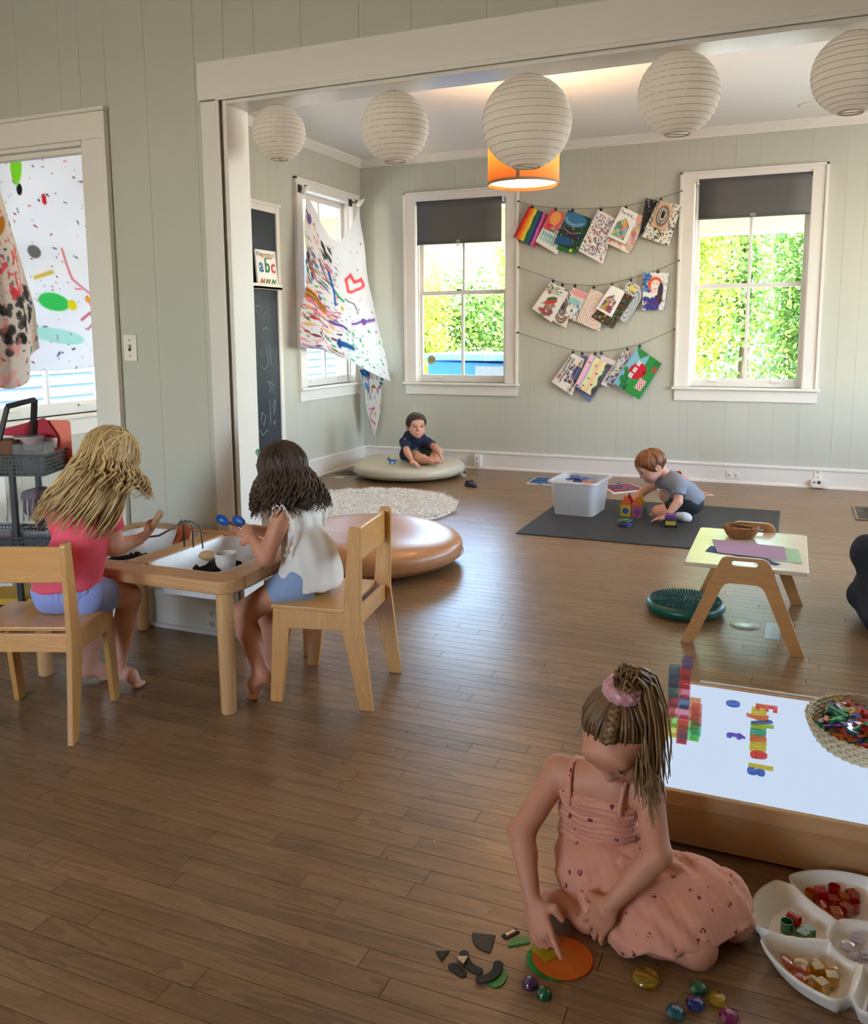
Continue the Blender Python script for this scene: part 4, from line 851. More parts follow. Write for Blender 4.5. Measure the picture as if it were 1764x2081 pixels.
def vent(x0, y0, x1, y1, label):
    t = thing('floor_vent', label, 'vent', (x0, y0, .001)); w, h = x1-x0, y1-y0; m_v = M('vent_metal', (128, 116, 100), .5, .3)
    MB().box((0, 0, 0), (w, h, .002)).build('dark_grille_back', m_slot, t)
    for lo, hi in (((0, 0, 0), (w, .02, .008)), ((0, h-.02, 0), (w, h, .008)), ((0, .02, 0), (.02, h-.02, .008)), ((w-.02, .02, 0), (w, h-.02, .008))): MB().box(lo, hi).build('frame_rail', m_v, t, bevel=.002)
    k = max(4, int(h/.045))
    for i in range(k):
        yy = .02+(h-.04)*(i+.5)/k; MB().bar((.02, yy-.012, .005), (w/2, yy+.012, .005), .007, .004).build('scroll_bar', m_v, t); MB().bar((w/2, yy+.012, .005), (w-.02, yy-.012, .005), .007, .004).build('scroll_bar', m_v, t)
vent(.47, 6.80, .62, 7.32, 'scrolled floor vent at the right edge of the far room'); vent(-4.10, 7.28, -3.9, 7.50, 'floor vent in the corner behind the beige cushion')
tag(MB().box((-4.0, 7.06, 0), (-3.9, 7.17, .004)).build('paper_card', M('card_grey', (200, 198, 190), .8)), 'small pale card lying on the floor left of the beige cushion', 'card')
t = thing('floor_plate', 'round metal floor plate under the little plywood table', 'floor plate', (-.152, 4.116, 0)); m_zinc = M('zinc_plate', (176, 182, 190), .3, .6)
MB().lathe([(.0, .003), (.066, .003), (.069, .0015), (.069, 0)], 40).build('disc', m_zinc, t, smooth=True, auto=30)
for s in (-1, 1): MB().lathe([(0, .0045), (.005, .003)], 10, (s*.01, s*.055, 0)).build('screw', m_slot, t)
tag(MB().box((-.062, 3.965, 0), (.0, 4.2, .0015)).build('floor_patch', M('worn_patch', (165, 170, 176), .35, .3, var=.5, vs=40), bevel=.0005), 'worn rectangular metal patch on the floor beside the round plate', 'floor patch')
# ------------------------------------------------------------------ floor cushions, rug, mat
def cushion(name, label, c, r, h, mat, handle_angles, seamc, seed=0, dent=None):
    t = thing(name, label, 'cushion', (c[0], c[1], 0)); mb = MB(); n = 96; K = 30; vs = []
    for i in range(K+1):
        th = -math.pi/2+math.pi*i/K; cr = abs(math.cos(th))**.42; zz = (h/2)*(1+math.copysign(abs(math.sin(th))**.75, math.sin(th)))
        for j in range(n):
            a = 2*math.pi*j/n; side = math.exp(-((th)/.75)**2)
            w = 1+.006*side*math.sin(a*37+seed)*(.5+.5*math.sin(a*5+seed))+.004*math.sin(a*3+seed)
            x, y = r*cr*w*math.cos(a), r*cr*w*math.sin(a); z = zz
            if th > 0:
                z += .006*math.sin(a*2+seed)*cr*(1-cr**4)*4-.012*(1-cr)*1.0
                if dent is not None: z -= .05*math.exp(-((x-dent[0])**2+(y-dent[1])**2)/.035)
            vs.append((x, y, max(z, 0)))
    mb.add(vs, [(i*n+j, i*n+(j+1) % n, (i+1)*n+(j+1) % n, (i+1)*n+j) for i in range(K) for j in range(n)]); mb.build('cushion_body', mat, t, smooth=True)
    MB().tube([(r*1.003*math.cos(a), r*1.003*math.sin(a), h*.36) for a in np.linspace(0, 2*math.pi, 97)[:-1]], .0035, 5, closed=True).build('piping', seamc, t, smooth=True)
    for a in handle_angles:
        e = Vector((math.cos(a), math.sin(a), 0)); s = Vector((-e.y, e.x, 0)); q = [e*(r*.995)+s*(-.075)+Vector((0, 0, h*.36)), e*(r*1.03)+s*(-.06)+Vector((0, 0, h*.2)), e*(r*1.06)+Vector((0, 0, h*.08)), e*(r*1.03)+s*.06+Vector((0, 0, h*.2)), e*(r*.995)+s*.075+Vector((0, 0, h*.36))]
        mb = MB(); pts = [lerp(q, k/16) for k in range(17)]
        mb.grid(lambda u, v: tuple(Vector(pts[int(round(u*16))])+e*.012*(v-.5)+Vector((0, 0, .03*(v-.5)))), 17, 3); mb.build('handle', seamc, t, smooth=True, solid=.004)
    return t
def vinyl(name, c, r): return M(name, c, r, var=.05, vs=3, bump=.12, bs=9, Coat_Weight=.25, Coat_Roughness=.25)
m_bev = vinyl('beige_vinyl', (206, 198, 176), .42); m_tan = vinyl('tan_leather', (178, 122, 76), .38)
CUSH1 = (-3.385, 7.47)
cushion('floor_cushion', 'large round beige floor cushion with the sitting boy on it', CUSH1, .535, .17, m_bev, [.1], M('beige_piping', (178, 168, 146), .6), 1.3)
cushion('floor_cushion', 'large round tan leather floor cushion beside the near chair', (-2.33, 4.50), .585, .2, m_tan, [-1.12], M('tan_piping', (150, 100, 60), .5), 4.1)
t = thing('shag_rug', 'round white shag rug between the two floor cushions', 'rug', (-3.03, 5.95, 0)); m_rug = M('shag_wool', (250, 247, 240), .95, var=.04, vs=25)
RR = .69
MB().lathe([(RR-.02, 0), (RR-.015, .012), (RR-.05, .02), (0, .022)], 72).build('rug_base', m_rug, t, smooth=True)
g = np.random.default_rng(3); N = 16000; ra = RR*np.sqrt(g.uniform(0, 1, N))*.985; an = g.uniform(0, 6.2832, N); P0 = np.stack([ra*np.cos(an), ra*np.sin(an), np.full(N, .012)], 1)
d = g.normal(size=(N, 3))*np.array([.018, .018, .004])+np.array([0, 0, .026]); wv = np.cross(d, g.normal(size=(N, 3))); wv /= np.linalg.norm(wv, axis=1)[:, None]; wv *= .0045
mid = P0+d*.6+g.normal(size=(N, 3))*.004; tip = P0+d*np.array([1.5, 1.5, 1.0])
V = np.stack([P0-wv, P0+wv, mid+wv*.9, mid-wv*.9, tip], 1).reshape(-1, 3); b5 = np.arange(N)*5
F = [tuple(q) for q in np.stack([b5, b5+1, b5+2, b5+3], 1).tolist()]+[tuple(q) for q in np.stack([b5+3, b5+2, b5+4], 1).tolist()]
me = bpy.data.meshes.new('pile'); me.from_pydata(V.tolist(), [], F); me.materials.append(m_rug); o = put('pile', me, t); o['kind'] = 'stuff'
m_mat = M('black_rubber', (58, 58, 60), .6, bump=.5, bs=160)
t = thing('exercise_mat', 'black ribbed exercise mat under the white bin and crouching boy', 'mat', (-1.7, 5.5, 0))
MB().prism(rrect(1.66, 1.42, .012, 3, .83, .71), 0, .008).build('mat_sheet', m_mat, t, bevel=.002)
mb = MB()
for k in range(140): mb.box((.01, .008+.01*k, .008), (1.65, .0125+.01*k, .0086))
o = mb.build('ribbing', m_mat, t); o['kind'] = 'stuff'
# ------------------------------------------------------------------ bin and magnetic tiles
def tile_col(n, c): return clear(n, tuple(q+(255-q)*.15 for q in c), gloss=.1, body=.6, rough=.2)
MT = {k: tile_col('tile_'+k, v) for k, v in dict(red=(220, 40, 50), orange=(240, 110, 30), yellow=(235, 205, 40), green=(30, 160, 80), blue=(40, 80, 190), purple=(130, 60, 150), teal=(30, 150, 150), pink=(190, 90, 140), navy=(40, 50, 110)).items()}
m_milk = translucent('milky_plastic', (232, 232, 232), .35, .35)
t = thing('storage_bin', 'white translucent plastic bin of magnetic tiles on the black mat', 'bin', (-1.455, 6.36, .0086), rz=R_(-4))
def binshell(w0, d0, w1, d1, h, th, n=6, r=.05):
    mb = MB(); A = rrect(w0, d0, r*.8, n); B = rrect(w1, d1, r, n); C2 = rrect(w1-2*th, d1-2*th, r-th, n); D = rrect(w0-2*th, d0-2*th, r*.8-th, n); k = len(A)
    vs = [(x, y, 0) for x, y in A]+[(x, y, h) for x, y in B]+[(x, y, h) for x, y in C2]+[(x, y, th) for x, y in D]
    fs = [tuple(range(k-1, -1, -1)), tuple(range(3*k, 4*k))]
    for l in range(3): fs += [(l*k+i, l*k+(i+1) % k, (l+1)*k+(i+1) % k, (l+1)*k+i) for i in range(k)]
    return mb.add(vs, fs)
binshell(.30, .36, .35, .43, .255, .004).build('bin_body', m_milk, t, smooth=True, auto=45)
mb = MB(); A = rrect(.39, .47, .055); B = rrect(.345, .425, .046); k = len(A)
mb.add([(x, y, z) for L, z in ((A, .243), (A, .258), (B, .258), (B, .243)) for x, y in L], [(l*k+i, l*k+(i+1) % k, ((l+1) % 4)*k+(i+1) % k, ((l+1) % 4)*k+i) for l in range(4) for i in range(k)]); mb.build('rim', m_milk, t, bevel=.003)
def tile_mesh(shape='sq', s=.075):
    out = {'sq': [(-.5, -.5), (.5, -.5), (.5, .5), (-.5, .5)], 'tri': [(-.5, 0), (.5, 0), (0, .87)], 'big': [(-1, -1), (1, -1), (1, 1), (-1, 1)]}[shape]
    return [(x*s, y*s) for x, y in out]
TG = 'magnetic tiles in the white bin'
binlab = iter(['clear blue magnetic tile topmost in the bin heap', 'navy magnetic tile on the left side of the bin heap', 'blue magnetic tile on the right side of the bin heap', 'second blue magnetic tile low in the bin heap', 'orange magnetic tile at the front right of the bin heap', 'red-orange magnetic tile beside the orange one in the bin', 'navy magnetic tile at the back of the bin heap', 'teal magnetic tile at the bottom of the bin heap'])
for (dx, dy, dz, ax, az, c) in ((-.03, -.05, .245, 4, 10, 'blue'), (-.06, -.03, .225, -6, 40, 'navy'), (.03, .0, .225, 6, -20, 'blue'), (-.02, .02, .205, 3, 5, 'blue'), (.07, -.08, .21, 8, 25, 'orange'), (.09, -.02, .195, -8, 60, 'red'), (-.04, .07, .215, 6, 15, 'navy'), (.0, -.02, .18, 0, 30, 'teal')):
    q = thing('magnetic_tile', next(binlab), 'tile', (-1.455+dx, 6.36+dy, dz+.035), group=TG); q.rotation_euler = (R_(ax), R_(ax*.7), R_(az))
    MB().prism(tile_mesh('sq', .062), -.003, .003).build('tile_face', MT[c], q); A = tile_mesh('sq', .068)
    mb = MB()
    for a, b in zip(A, A[1:]+A[:1]): mb.bar((*a, 0), (*b, 0), .006, .008)
    mb.build('tile_rim', MT[c], q, bevel=.001)
hp = MB(); g = random.Random(14)
for k in range(90):
    hp.cur = k % 4; hp.box((-.034, -.034, -.003), (.034, .034, .003), Matrix.Translation((g.uniform(-.085, .085), g.uniform(-.115, .115), .016+.19*k/90)) @ Euler((g.uniform(-.22, .22), g.uniform(-.22, .22), g.uniform(0, 3))).to_matrix().to_4x4())
o = hp.build('tile_heap', [MT['navy'], MT['blue'], MT['teal'], MT['orange']]); o.location = (-1.455, 6.36, .009); tag(o, 'lower layers of mixed blue magnetic tiles filling the white bin', 'tiles', kind='stuff')
# castle of magnetic tiles
t = thing('tile_castle', 'little castle of coloured magnetic tiles in front of the crouching boy', 'toy castle', (-1.05, 6.33, .0086), rz=R_(-8)); s = .085
def tile(shape, mat4, c, disc=None, par=t, sz=s):
    o = tile_mesh(shape, sz); q = MB().prism([(x*.93, y*.93+(.02*sz if shape == 'tri' else 0)) for x, y in o], -.002, .002, mat4).build('tile_face', MT[c], par)
    mb = MB(); P3 = [mat4 @ Vector((x, y, 0)) for x, y in o]
    for a, b in zip(P3, P3[1:]+P3[:1]): mb.tube([a, b], .0035, 6)
    mb.build('tile_rim', MT[c], q, smooth=True)
    if disc: MB().lathe([(0, -.004), (sz*.27, -.004), (sz*.27, .004), (0, .004)], 20, mat=mat4).build('tile_disc', MT[disc], q, smooth=True, auto=30)
    return q
T = Matrix.Translation; RXm = Matrix.Rotation(R_(90), 4, 'X'); RZm = lambda a: Matrix.Rotation(R_(a), 4, 'Z')
for i, (c, dq, roof) in enumerate((('yellow', 'blue', 'orange'), ('pink', 'purple', 'orange'))):
    x = (i-.5)*s
    tile('sq', T((x, -.5*s, .5*s)) @ RXm, c, dq); tile('tri', T((x, -.5*s, s)) @ RXm, roof)
    tile('sq', T((x, .5*s, .5*s)) @ RXm, ('green', 'yellow')[i]); tile('tri', T((x, .5*s, s)) @ RXm, ('red', 'yellow')[i])
tile('sq', T((-s, 0, .5*s)) @ RZm(90) @ RXm, 'green'); tile('sq', T((s, 0, .5*s)) @ RZm(90) @ RXm, 'teal'); tile('sq', T((0, 0, .5*s)) @ RZm(90) @ RXm, 'navy')
t = thing('tile_stack', 'small stack of green and navy magnetic tiles in front of the castle', 'tiles', (-1.047, 5.96, .0086), rz=.3)
for k, c in enumerate(('navy', 'blue', 'purple', 'green')): tile('sq', T((.01*(k % 2), .006*k, .006+.011*k)) @ RZm(k*17), c, par=t, sz=.075)
tile('tri', T((.03, -.03, .05)) @ RZm(20), 'green', par=t, sz=.06)
t = thing('tile_car', 'toy car of yellow and violet magnetic tiles by the boy\'s hand', 'toy car', (-.745, 6.07, .0086), rz=R_(8))
MB().box((-.036, -.05, .018), (.036, .05, .05)).build('chassis', MT['yellow'], t, bevel=.004); MB().box((-.04, -.055, .05), (.04, .055, .066)).build('deck', MT['navy'], t, bevel=.003)
MB().box((-.036, -.045, .066), (.036, .045, .088)).build('cab', MT['purple'], t, bevel=.004)
for sx in (-1, 1):
    for sy in (-1, 1): MB().tube([(sx*.028, sy*.035, .016), (sx*.046, sy*.035, .016)], .016, 16).build('wheel', M('black_tyre', (30, 30, 32), .6), t, smooth=True, auto=40)
t = thing('magnetic_tile', 'flat orange magnetic tile on the mat at the boy\'s knee', 'tile', (-.90, 6.40, .012), rz=.7); tile('tri', T((0, 0, 0)), 'orange', par=t, sz=.085)
# art boards on the floor behind
def board(name, pts, cv_cols, label, edge=(224, 214, 196)):
    c = np.mean(pts, 0); t = thing(name, label, 'puzzle board', (c[0], c[1], 0)); loc = [(p[0]-c[0], p[1]-c[1]) for p in pts]
    MB().prism(loc, 0, .008).build('wood_board', M('board_edge', edge, .6), t, bevel=.001)
    MB().prism([(x*.86, y*.86) for x, y in loc], .008, .010).build('picture', M(name+'_pic', cv_cols[0], .5, var=.3, vs=20), t); g = random.Random(2)
    for k in range(26):
        w = [g.random() for _ in loc]; sw = sum(w); x = sum(a*p[0] for a, p in zip(w, loc))/sw*1.5; y = sum(a*p[1] for a, p in zip(w, loc))/sw*1.5
        MB().box((x-.02, y-.012, .010), (x+.02, y+.012, .0125), None).build('puzzle_piece', M('piece', g.choice(cv_cols), .5) if k < 5 else bpy.data.materials['piece.%03d' % (k % 4+1)] if 'piece.004' in bpy.data.materials else M('piece', g.choice(cv_cols), .5), t)
board('puzzle_board', [(-2.19, 7.40), (-1.90, 7.40), (-1.98, 7.80), (-2.2, 7.77)], [(30, 90, 150), (40, 120, 170), (20, 70, 120)], 'blue puzzle board on the floor behind the white bin')
board('puzzle_board', [(-1.54, 7.53), (-1.363, 7.19), (-1.117, 7.46), (-1.327, 7.75)], [(150, 40, 60), (110, 30, 44), (190, 60, 80), (80, 40, 40)], 'red hexagon-patterned puzzle board behind the tile castle')
board('puzzle_board', [(-1.05, 7.53), (-.95, 7.36), (-.56, 7.40), (-.68, 7.56)], [(220, 60, 60), (230, 140, 60), (200, 40, 60)], 'orange and red puzzle board behind the crouching boy')
# shoe and toy
t = thing('toddler_shoe', 'navy slip-on toddler shoe on the floor beside the beige cushion', 'shoe', (-2.62, 7.12, 0), rz=R_(-38)); m_navy = M('navy_foam', (38, 42, 66), .6)
def shoe_pt(u, v):
    a = u*2*math.pi; L = .085; wd = .033+.006*math.cos(a); x = L*math.cos(a); y = wd*math.sin(a); f = (x/L+1)/2
    top = .05-.018*f; z = [0, .016, top*.8, top, top-.006, .02][v]; k = [1.0, 1.04, .93, .72, .62, .55][v]; return (x*k+(0 if v < 2 else -.004), y*k, z)
mb = MB(); vs = [shoe_pt(j/24, i) for i in range(4) for j in range(24)]; mb.add(vs, [(i*24+j, i*24+(j+1) % 24, (i+1)*24+(j+1) % 24, (i+1)*24+j) for i in range(3) for j in range(24)]+[tuple(range(23, -1, -1)), tuple(72+j for j in range(24))]); mb.build('upper', m_navy, t, smooth=True, sub=1)
MB().prism([(.09*math.cos(a), .037*math.sin(a)) for a in np.linspace(0, 6.283, 25)[:-1]], 0, .014).build('sole', M('sole_navy', (30, 32, 48), .7), t, bevel=.003)
MB().tube([(-.03, -.03, .03), (.0, -.022, .05), (.012, 0, .056), (.0, .022, .05), (-.03, .03, .03)], .004, 6).build('strap', m_navy, t, smooth=True)

# ------------------------------------------------------------------ plywood chairs
m_birch = wood('honey_birch', (196, 140, 72), (222, 172, 104), .32, 1.2, 0, .04, .5, .3); m_plyedge = wood('plywood_edge', (150, 104, 56), (206, 158, 96), .5, 4, 0, .03, .8)
m_birchz = wood('honey_birch_upright', (192, 134, 66), (220, 168, 98), .32, 1.2, 2, .04, .5, .3); m_birchy = wood('honey_birch_cross', (200, 138, 66), (222, 168, 96), .3, 1.2, 1, .04, .5, .3)
PROF = [(-.004, .362), (-.026, 0), (.021, 0), (.06, .29), (.262, .298), (.327, 0), (.376, 0), (.336, .365), (.341, .676), (.334, .683), (.303, .683), (.297, .676), (.268, .372)]
SIDE = Matrix(((1, 0, 0, 0), (0, 0, 1, 0), (0, 1, 0, 0), (0, 0, 0, 1)))
def chair(label, loc, rz):
    t = thing('child_chair', label, 'chair', loc, rz, 'wooden child chairs')
    for y in (0, .365): MB().prism(PROF, y, y+.021, SIDE).build('side_frame', m_birchz, t, bevel=.003)
    MB().box((-.012, -.002, .362), (.275, .388, .378)).build('seat', m_birch, t, bevel=.004)
    MB().box((.02, .021, .30), (.038, .365, .362)).build('apron', m_birchy, t, bevel=.002); MB().box((.30, .021, .305), (.318, .365, .368)).build('apron', m_birchy, t, bevel=.002)
    MB().box((.304, .021, .545), (.32, .365, .668)).build('backrest', m_birchy, t, bevel=.004)
    return t
chair('honey wooden child chair with the dark-haired girl on its front edge', (-1.721, 2.58, 0), math.atan2(.15333733, .98817))
chair('honey wooden child chair with the blonde girl, cut by the left edge', (-2.655, 2.242, 0), R_(-69))
# ------------------------------------------------------------------ sensory table
m_pine = wood('pine_rail', (188, 138, 88), (218, 172, 120), .45, 1.0, 0, .03, .6); m_piney = wood('pine_rail_cross', (184, 134, 84), (214, 168, 114), .45, 1.0, 1, .03, .6); m_pinez = wood('pine_leg', (196, 148, 96), (220, 178, 124), .45, 1.0, 2, .03, .5)
TX0, TX1, TY0, TY1, TZ = -2.79, -1.785, 2.395, 3.085, .5
t = thing('sensory_table', 'pine sensory table with two sunken white tubs, between the two girls', 'table', (-2.29, 2.74, 0)); r = .055
def rail(name, pts, mat): MB().prism(pts, TZ-.047, TZ).build(name, mat, t, bevel=.006, w=True, seg=3)
def corner(cx, cy, a0): return [(cx+r*math.cos(R_(a0+90*i/6)), cy+r*math.sin(R_(a0+90*i/6))) for i in range(7)]
rail('front_rail', corner(TX0+r, TY0+r, 180)+corner(TX1-r, TY0+r, 270)+[(TX1, TY0+.105), (TX0, TY0+.105)], m_pine)
rail('back_rail', [(TX0, TY1-.075), (TX1, TY1-.075)]+corner(TX1-r, TY1-r, 0)+corner(TX0+r, TY1-r, 90), m_pine)
for x0, x1, nm in ((TX0, TX0+.08, 'end_rail'), (TX1-.105, TX1, 'end_rail'), (-2.335, -2.25, 'centre_rail')): rail(nm, [(x0, TY0+.105), (x1, TY0+.105), (x1, TY1-.075), (x0, TY1-.075)], m_piney)
for x, y in ((-1.832, 2.44), (-1.85, 3.04), (-2.735, 2.455), (-2.745, 3.035)):
    MB().lathe([(.024, 0), (.028, .004), (.031, .3), (.031, TZ-.045)], 24, (x, y, 0)).build('leg', m_pinez, t, smooth=True, w=True, auto=40)
m_tub = M('white_tub', (226, 224, 222), .3)
def tub(x0, x1, label):
    w, d = x1-x0, TY1-.075-TY0-.105; cx, cy = (x0+x1)/2, (TY1-.075+TY0+.105)/2; q = thing('white_tub', label, 'tub', (cx, cy, TZ-.12), group='tubs in the sensory table')
    binshell(w-.07, d-.08, w-.008, d-.008, .115, .003, r=.06).build('tub_body', m_tub, q, smooth=True, auto=50)
    A = rrect(w-.002, d-.002, .05); B = rrect(w-.014, d-.014, .05); k = len(A)
    MB().add([(x, y, z) for L, z in ((A, .11), (A, .117), (B, .117), (B, .11)) for x, y in L], [(l*k+i, l*k+(i+1) % k, ((l+1) % 4)*k+(i+1) % k, ((l+1) % 4)*k+i) for l in range(4) for i in range(k)]).build('tub_rim', m_tub, q)
    return cx, cy, w, d
m_soil = M('black_soil', (26, 23, 22), .95, var=.5, vs=60, bump=.6, bs=120)
def soil(cx, cy, w, d, h, seed, label, peak=(0, 0)):
    g = np.random.default_rng(seed); n = 46; ph = g.uniform(0, 6, 6)
    def fn(u, v):
        x = (u-.5)*(w-.1); y = (v-.5)*(d-.11); e = min(1, 5*min(u, 1-u, v, 1-v)+.05)
        z = e*(.028+h*math.exp(-((x-peak[0])**2+(y-peak[1])**2)/.018)+.008*math.sin(x*60+ph[0])*math.sin(y*50+ph[1])+.006*math.sin(x*130+ph[2])*math.sin(y*140+ph[3])); return (x, y, max(z, .001))
    mb = MB().grid(fn, n, n)
    for _ in range(260):
        u, v = g.uniform(.08, .92, 2); x, y, z = fn(u, v); rr = g.uniform(.003, .008); mb.lathe([(0, -rr), (rr, 0), (0, rr)], 5, (x, y, z+rr*.3))
    o = mb.build('soil_heap', m_soil, None); o.location = (cx, cy, TZ-.1165); tag(o, label, 'soil', kind='stuff')
a = tub(TX0+.08, -2.335, 'left white tub of soil in the sensory table, by the blonde girl'); soil(*a, .05, 5, 'dark soil in the left tub of the sensory table', (.05, -.1))
b = tub(-2.25, TX1-.105, 'right white tub of soil in the sensory table, by the dark-haired girl'); soil(*b, .075, 6, 'dark soil in the right tub of the sensory table', (.06, -.08))
t = thing('plastic_cup', 'white plastic cup standing in the right tub', 'cup', (-1.985, 2.66, TZ-.072)); 
MB().lathe([(.0, 0), (.032, 0), (.041, .1), (.0425, .101), (.0425, .096), (.04, .095), (.031, .004), (0, .004)], 32).build('cup_body', translucent('cup_plastic', (232, 226, 222), .35, .4), t, smooth=True, auto=50)
for z in (.07, .085): MB().tube([(.0395*math.cos(q)*(1+.0*z), .0395*math.sin(q), z) for q in np.linspace(0, 6.283, 33)[:-1]], .0012, 4, closed=True).build('cup_ring', m_tub, t, smooth=True)
def rock(name, label, cat, loc, s, col, seed):
    g = np.random.default_rng(seed); bm = bmesh.new(); bmesh.ops.create_icosphere(bm, subdivisions=3, radius=1)
    dr = g.normal(size=(7, 3))
    for v in bm.verts:
        k = 1+.13*sum(math.sin(3*v.co.dot(Vector(q))+i) for i, q in enumerate(dr))/3; v.co = Vector((v.co.x*s[0], v.co.y*s[1], v.co.z*s[2]))*k
    me = bpy.data.meshes.new(name); bm.to_mesh(me); bm.free(); me.materials.append(M(name+'_mat', col, .8, var=.25, vs=30)); me.polygons.foreach_set('use_smooth', [True]*len(me.polygons)); o = put(name, me); o.location = loc; tag(o, label, cat); return o
rock('stone', 'tan stone on the soil in the right tub', 'stone', (-2.09, 2.69, TZ+.0), (.036, .03, .02), (206, 170, 126), 2)
# scoops in the left tub
t = thing('toy_scoop', 'orange scoop leaning in the left tub', 'scoop', (-2.40, 2.92, TZ-.07)); m_org = M('orange_plastic', (226, 130, 92), .5)
MB().add([(-.05, 0, 0), (.05, 0, 0), (.035, .02, .1), (0, .025, .125), (-.035, .02, .1), (-.045, -.03, .01), (.045, -.03, .01)], [(0, 1, 2, 3, 4), (0, 4, 5), (1, 6, 2), (0, 5, 6, 1)]).build('scoop_blade', m_org, t, solid=.003)
MB().tube([(0, .02, .09), (-.03, -.04, .02), (-.06, -.1, .0)], .007, 8).build('scoop_handle', m_org, t, smooth=True)
m_steel = M('dark_steel', (120, 112, 104), .35, .9); m_hand = wood('tool_handle', (200, 160, 120), (226, 190, 150), .5, 3, 0, 0)
HA = Vector((-2.211, 2.500, 0.626)); HB = Vector((-2.161, 2.500, 0.690))      # grip of the claw
t = thing('claw_tool', 'metal claw rake with wooden handle held by the blonde girl', 'garden tool', tuple(HA))
MB().tube([HA-HA+(HA-HB)*.35, HB-HA+(HB-HA)*.25], [.011, .0125], 12).build('tool_grip', m_hand, t, smooth=True, auto=50)
q0 = (HA-HB)*.35; e0 = Vector((-.02, .1, .03))
MB().tube([q0, q0+Vector((.03, .04, -.0)), q0+Vector((.07, .10, .03))], .004, 6).build('tool_neck', m_steel, t, smooth=True)
for k in (-1, 0, 1): MB().tube([q0+Vector((.07, .1, .03)), q0+Vector((.085+.02*k, .13, .045)), q0+Vector((.09+.04*k, .16, .02)), q0+Vector((.09+.045*k, .165, -.07))], .003, 6).build('tine', m_steel, t, smooth=True)
t = thing('scoop_tongs', 'blue scoop tongs with steel arms held by the dark-haired girl', 'tongs', (-1.845, 2.622, .625)); m_bl = M('blue_plastic', (24, 84, 158), .35)
for s, c0 in ((0, Vector((-.112, -.006, .043))), (1, Vector((-.052, .006, .041)))):
    tl_ = Matrix.Rotation(R_(18), 4, 'Y')
    def cupf(u, v):
        th = v*1.45; a = u*6.2832; return tuple(c0+tl_ @ Vector((.030*math.sin(th)*math.cos(a), (.014*(1-math.cos(th))-.008)*(1 if s else -1), .019*math.sin(th)*math.sin(a)*(1+.06*math.cos(9*a)))))
    MB().grid(cupf, 28, 8, True).build('scoop_cup', m_bl, t, smooth=True, solid=.0025)
    MB().tube([c0+Vector((.026, 0, -.008)), c0*.4+Vector((.0, 0, .004)), (.035, 0, -.02)], [.0035, .0055, .006], 8).build('steel_arm', M('tong_steel', (150, 130, 124), .25, .9), t, smooth=True)
# ------------------------------------------------------------------ little plywood table
m_ply = wood('birch_ply', (186, 130, 74), (212, 160, 104), .35, 1.2, 0, .02, .5, .2); m_plyt = wood('birch_ply_top', (208, 190, 168), (226, 210, 190), .22, .8, 0, .02, .4, .4)
t = thing('plywood_table', 'low plywood table with handled A-frame ends, holding papers and basket', 'table', (-.16, 4.17, 0))
FX = [(-.246, 0), (-.192, 0), (-.083, .262), (-.072, .28), (-.052, .289), (.062, .289), (.082, .28), (.094, .262), (.205, 0), (.26, 0), (.112, .378), (.1, .396), (.078, .405), (-.062, .405), (-.084, .396), (-.095, .378)]
def aframe(y):
    hole = [(x-.0+.008, z) for x, z in rrect(.105, .022, .0105, 4, 0, .378)]; bm = bmesh.new()
    o = [bm.verts.new((x, y, z)) for x, z in FX]; h = [bm.verts.new((x, y, z)) for x, z in hole]
    es = [bm.edges.new((o[i], o[(i+1) % len(o)])) for i in range(len(o))]+[bm.edges.new((h[i], h[(i+1) % len(h)])) for i in range(len(h))]
    bmesh.ops.triangle_fill(bm, edges=es, use_beauty=True); ret = bmesh.ops.extrude_face_region(bm, geom=bm.faces[:]); bmesh.ops.translate(bm, verts=[v for v in ret['geom'] if isinstance(v, bmesh.types.BMVert)], vec=(0, .018, 0))
    bmesh.ops.recalc_face_normals(bm, faces=bm.faces[:]); me = bpy.data.meshes.new('end_frame'); bm.to_mesh(me); bm.free(); me.materials.append(m_ply); put('end_frame', me, t)
aframe(-.385); aframe(.36)
MB().prism(rrect(.505, .727, .02, 4, .008, -.0035), .343, .361).build('table_top', m_plyt, t, bevel=.003)
MB().box((-.06, -.365, .3), (.075, -.35, .343)).build('cleat', m_ply, t); MB().box((-.06, .345, .3), (.075, .36, .343)).build('cleat', m_ply, t)
def paper(name, label, pts, z, col):
    c = np.mean(pts, 0); o = MB().prism([(p[0]-c[0], p[1]-c[1]) for p in pts], 0, .0008).build(name, M(name+'_'+label.split()[0], col, .8)); o.location = (c[0], c[1], z); tag(o, label, 'paper', 'sheets on the plywood table'); return o
paper('paper_sheet', 'white sheet lowest on the plywood table', [(-.12, 3.86), (.02, 3.845), (.04, 3.95), (-.1, 3.96)], .3612, (226, 222, 216))
paper('paper_sheet', 'navy sheet under the mauve one on the plywood table', [(-.335, 4.02), (-.22, 3.995), (-.03, 3.87), (-.01, 3.9), (-.2, 4.12), (-.32, 4.13)], .3622, (40, 74, 120))
paper('paper_sheet', 'light green sheet at the right on the plywood table', [(-.06, 3.96), (.075, 3.945), (.06, 4.2), (-.08, 4.21)], .3632, (166, 200, 160))
paper('paper_sheet', 'mauve sheet topmost on the plywood table', [(-.28, 4.005), (.012, 3.97), (.0, 4.225), (-.325, 4.26)], .3642, (172, 138, 168))

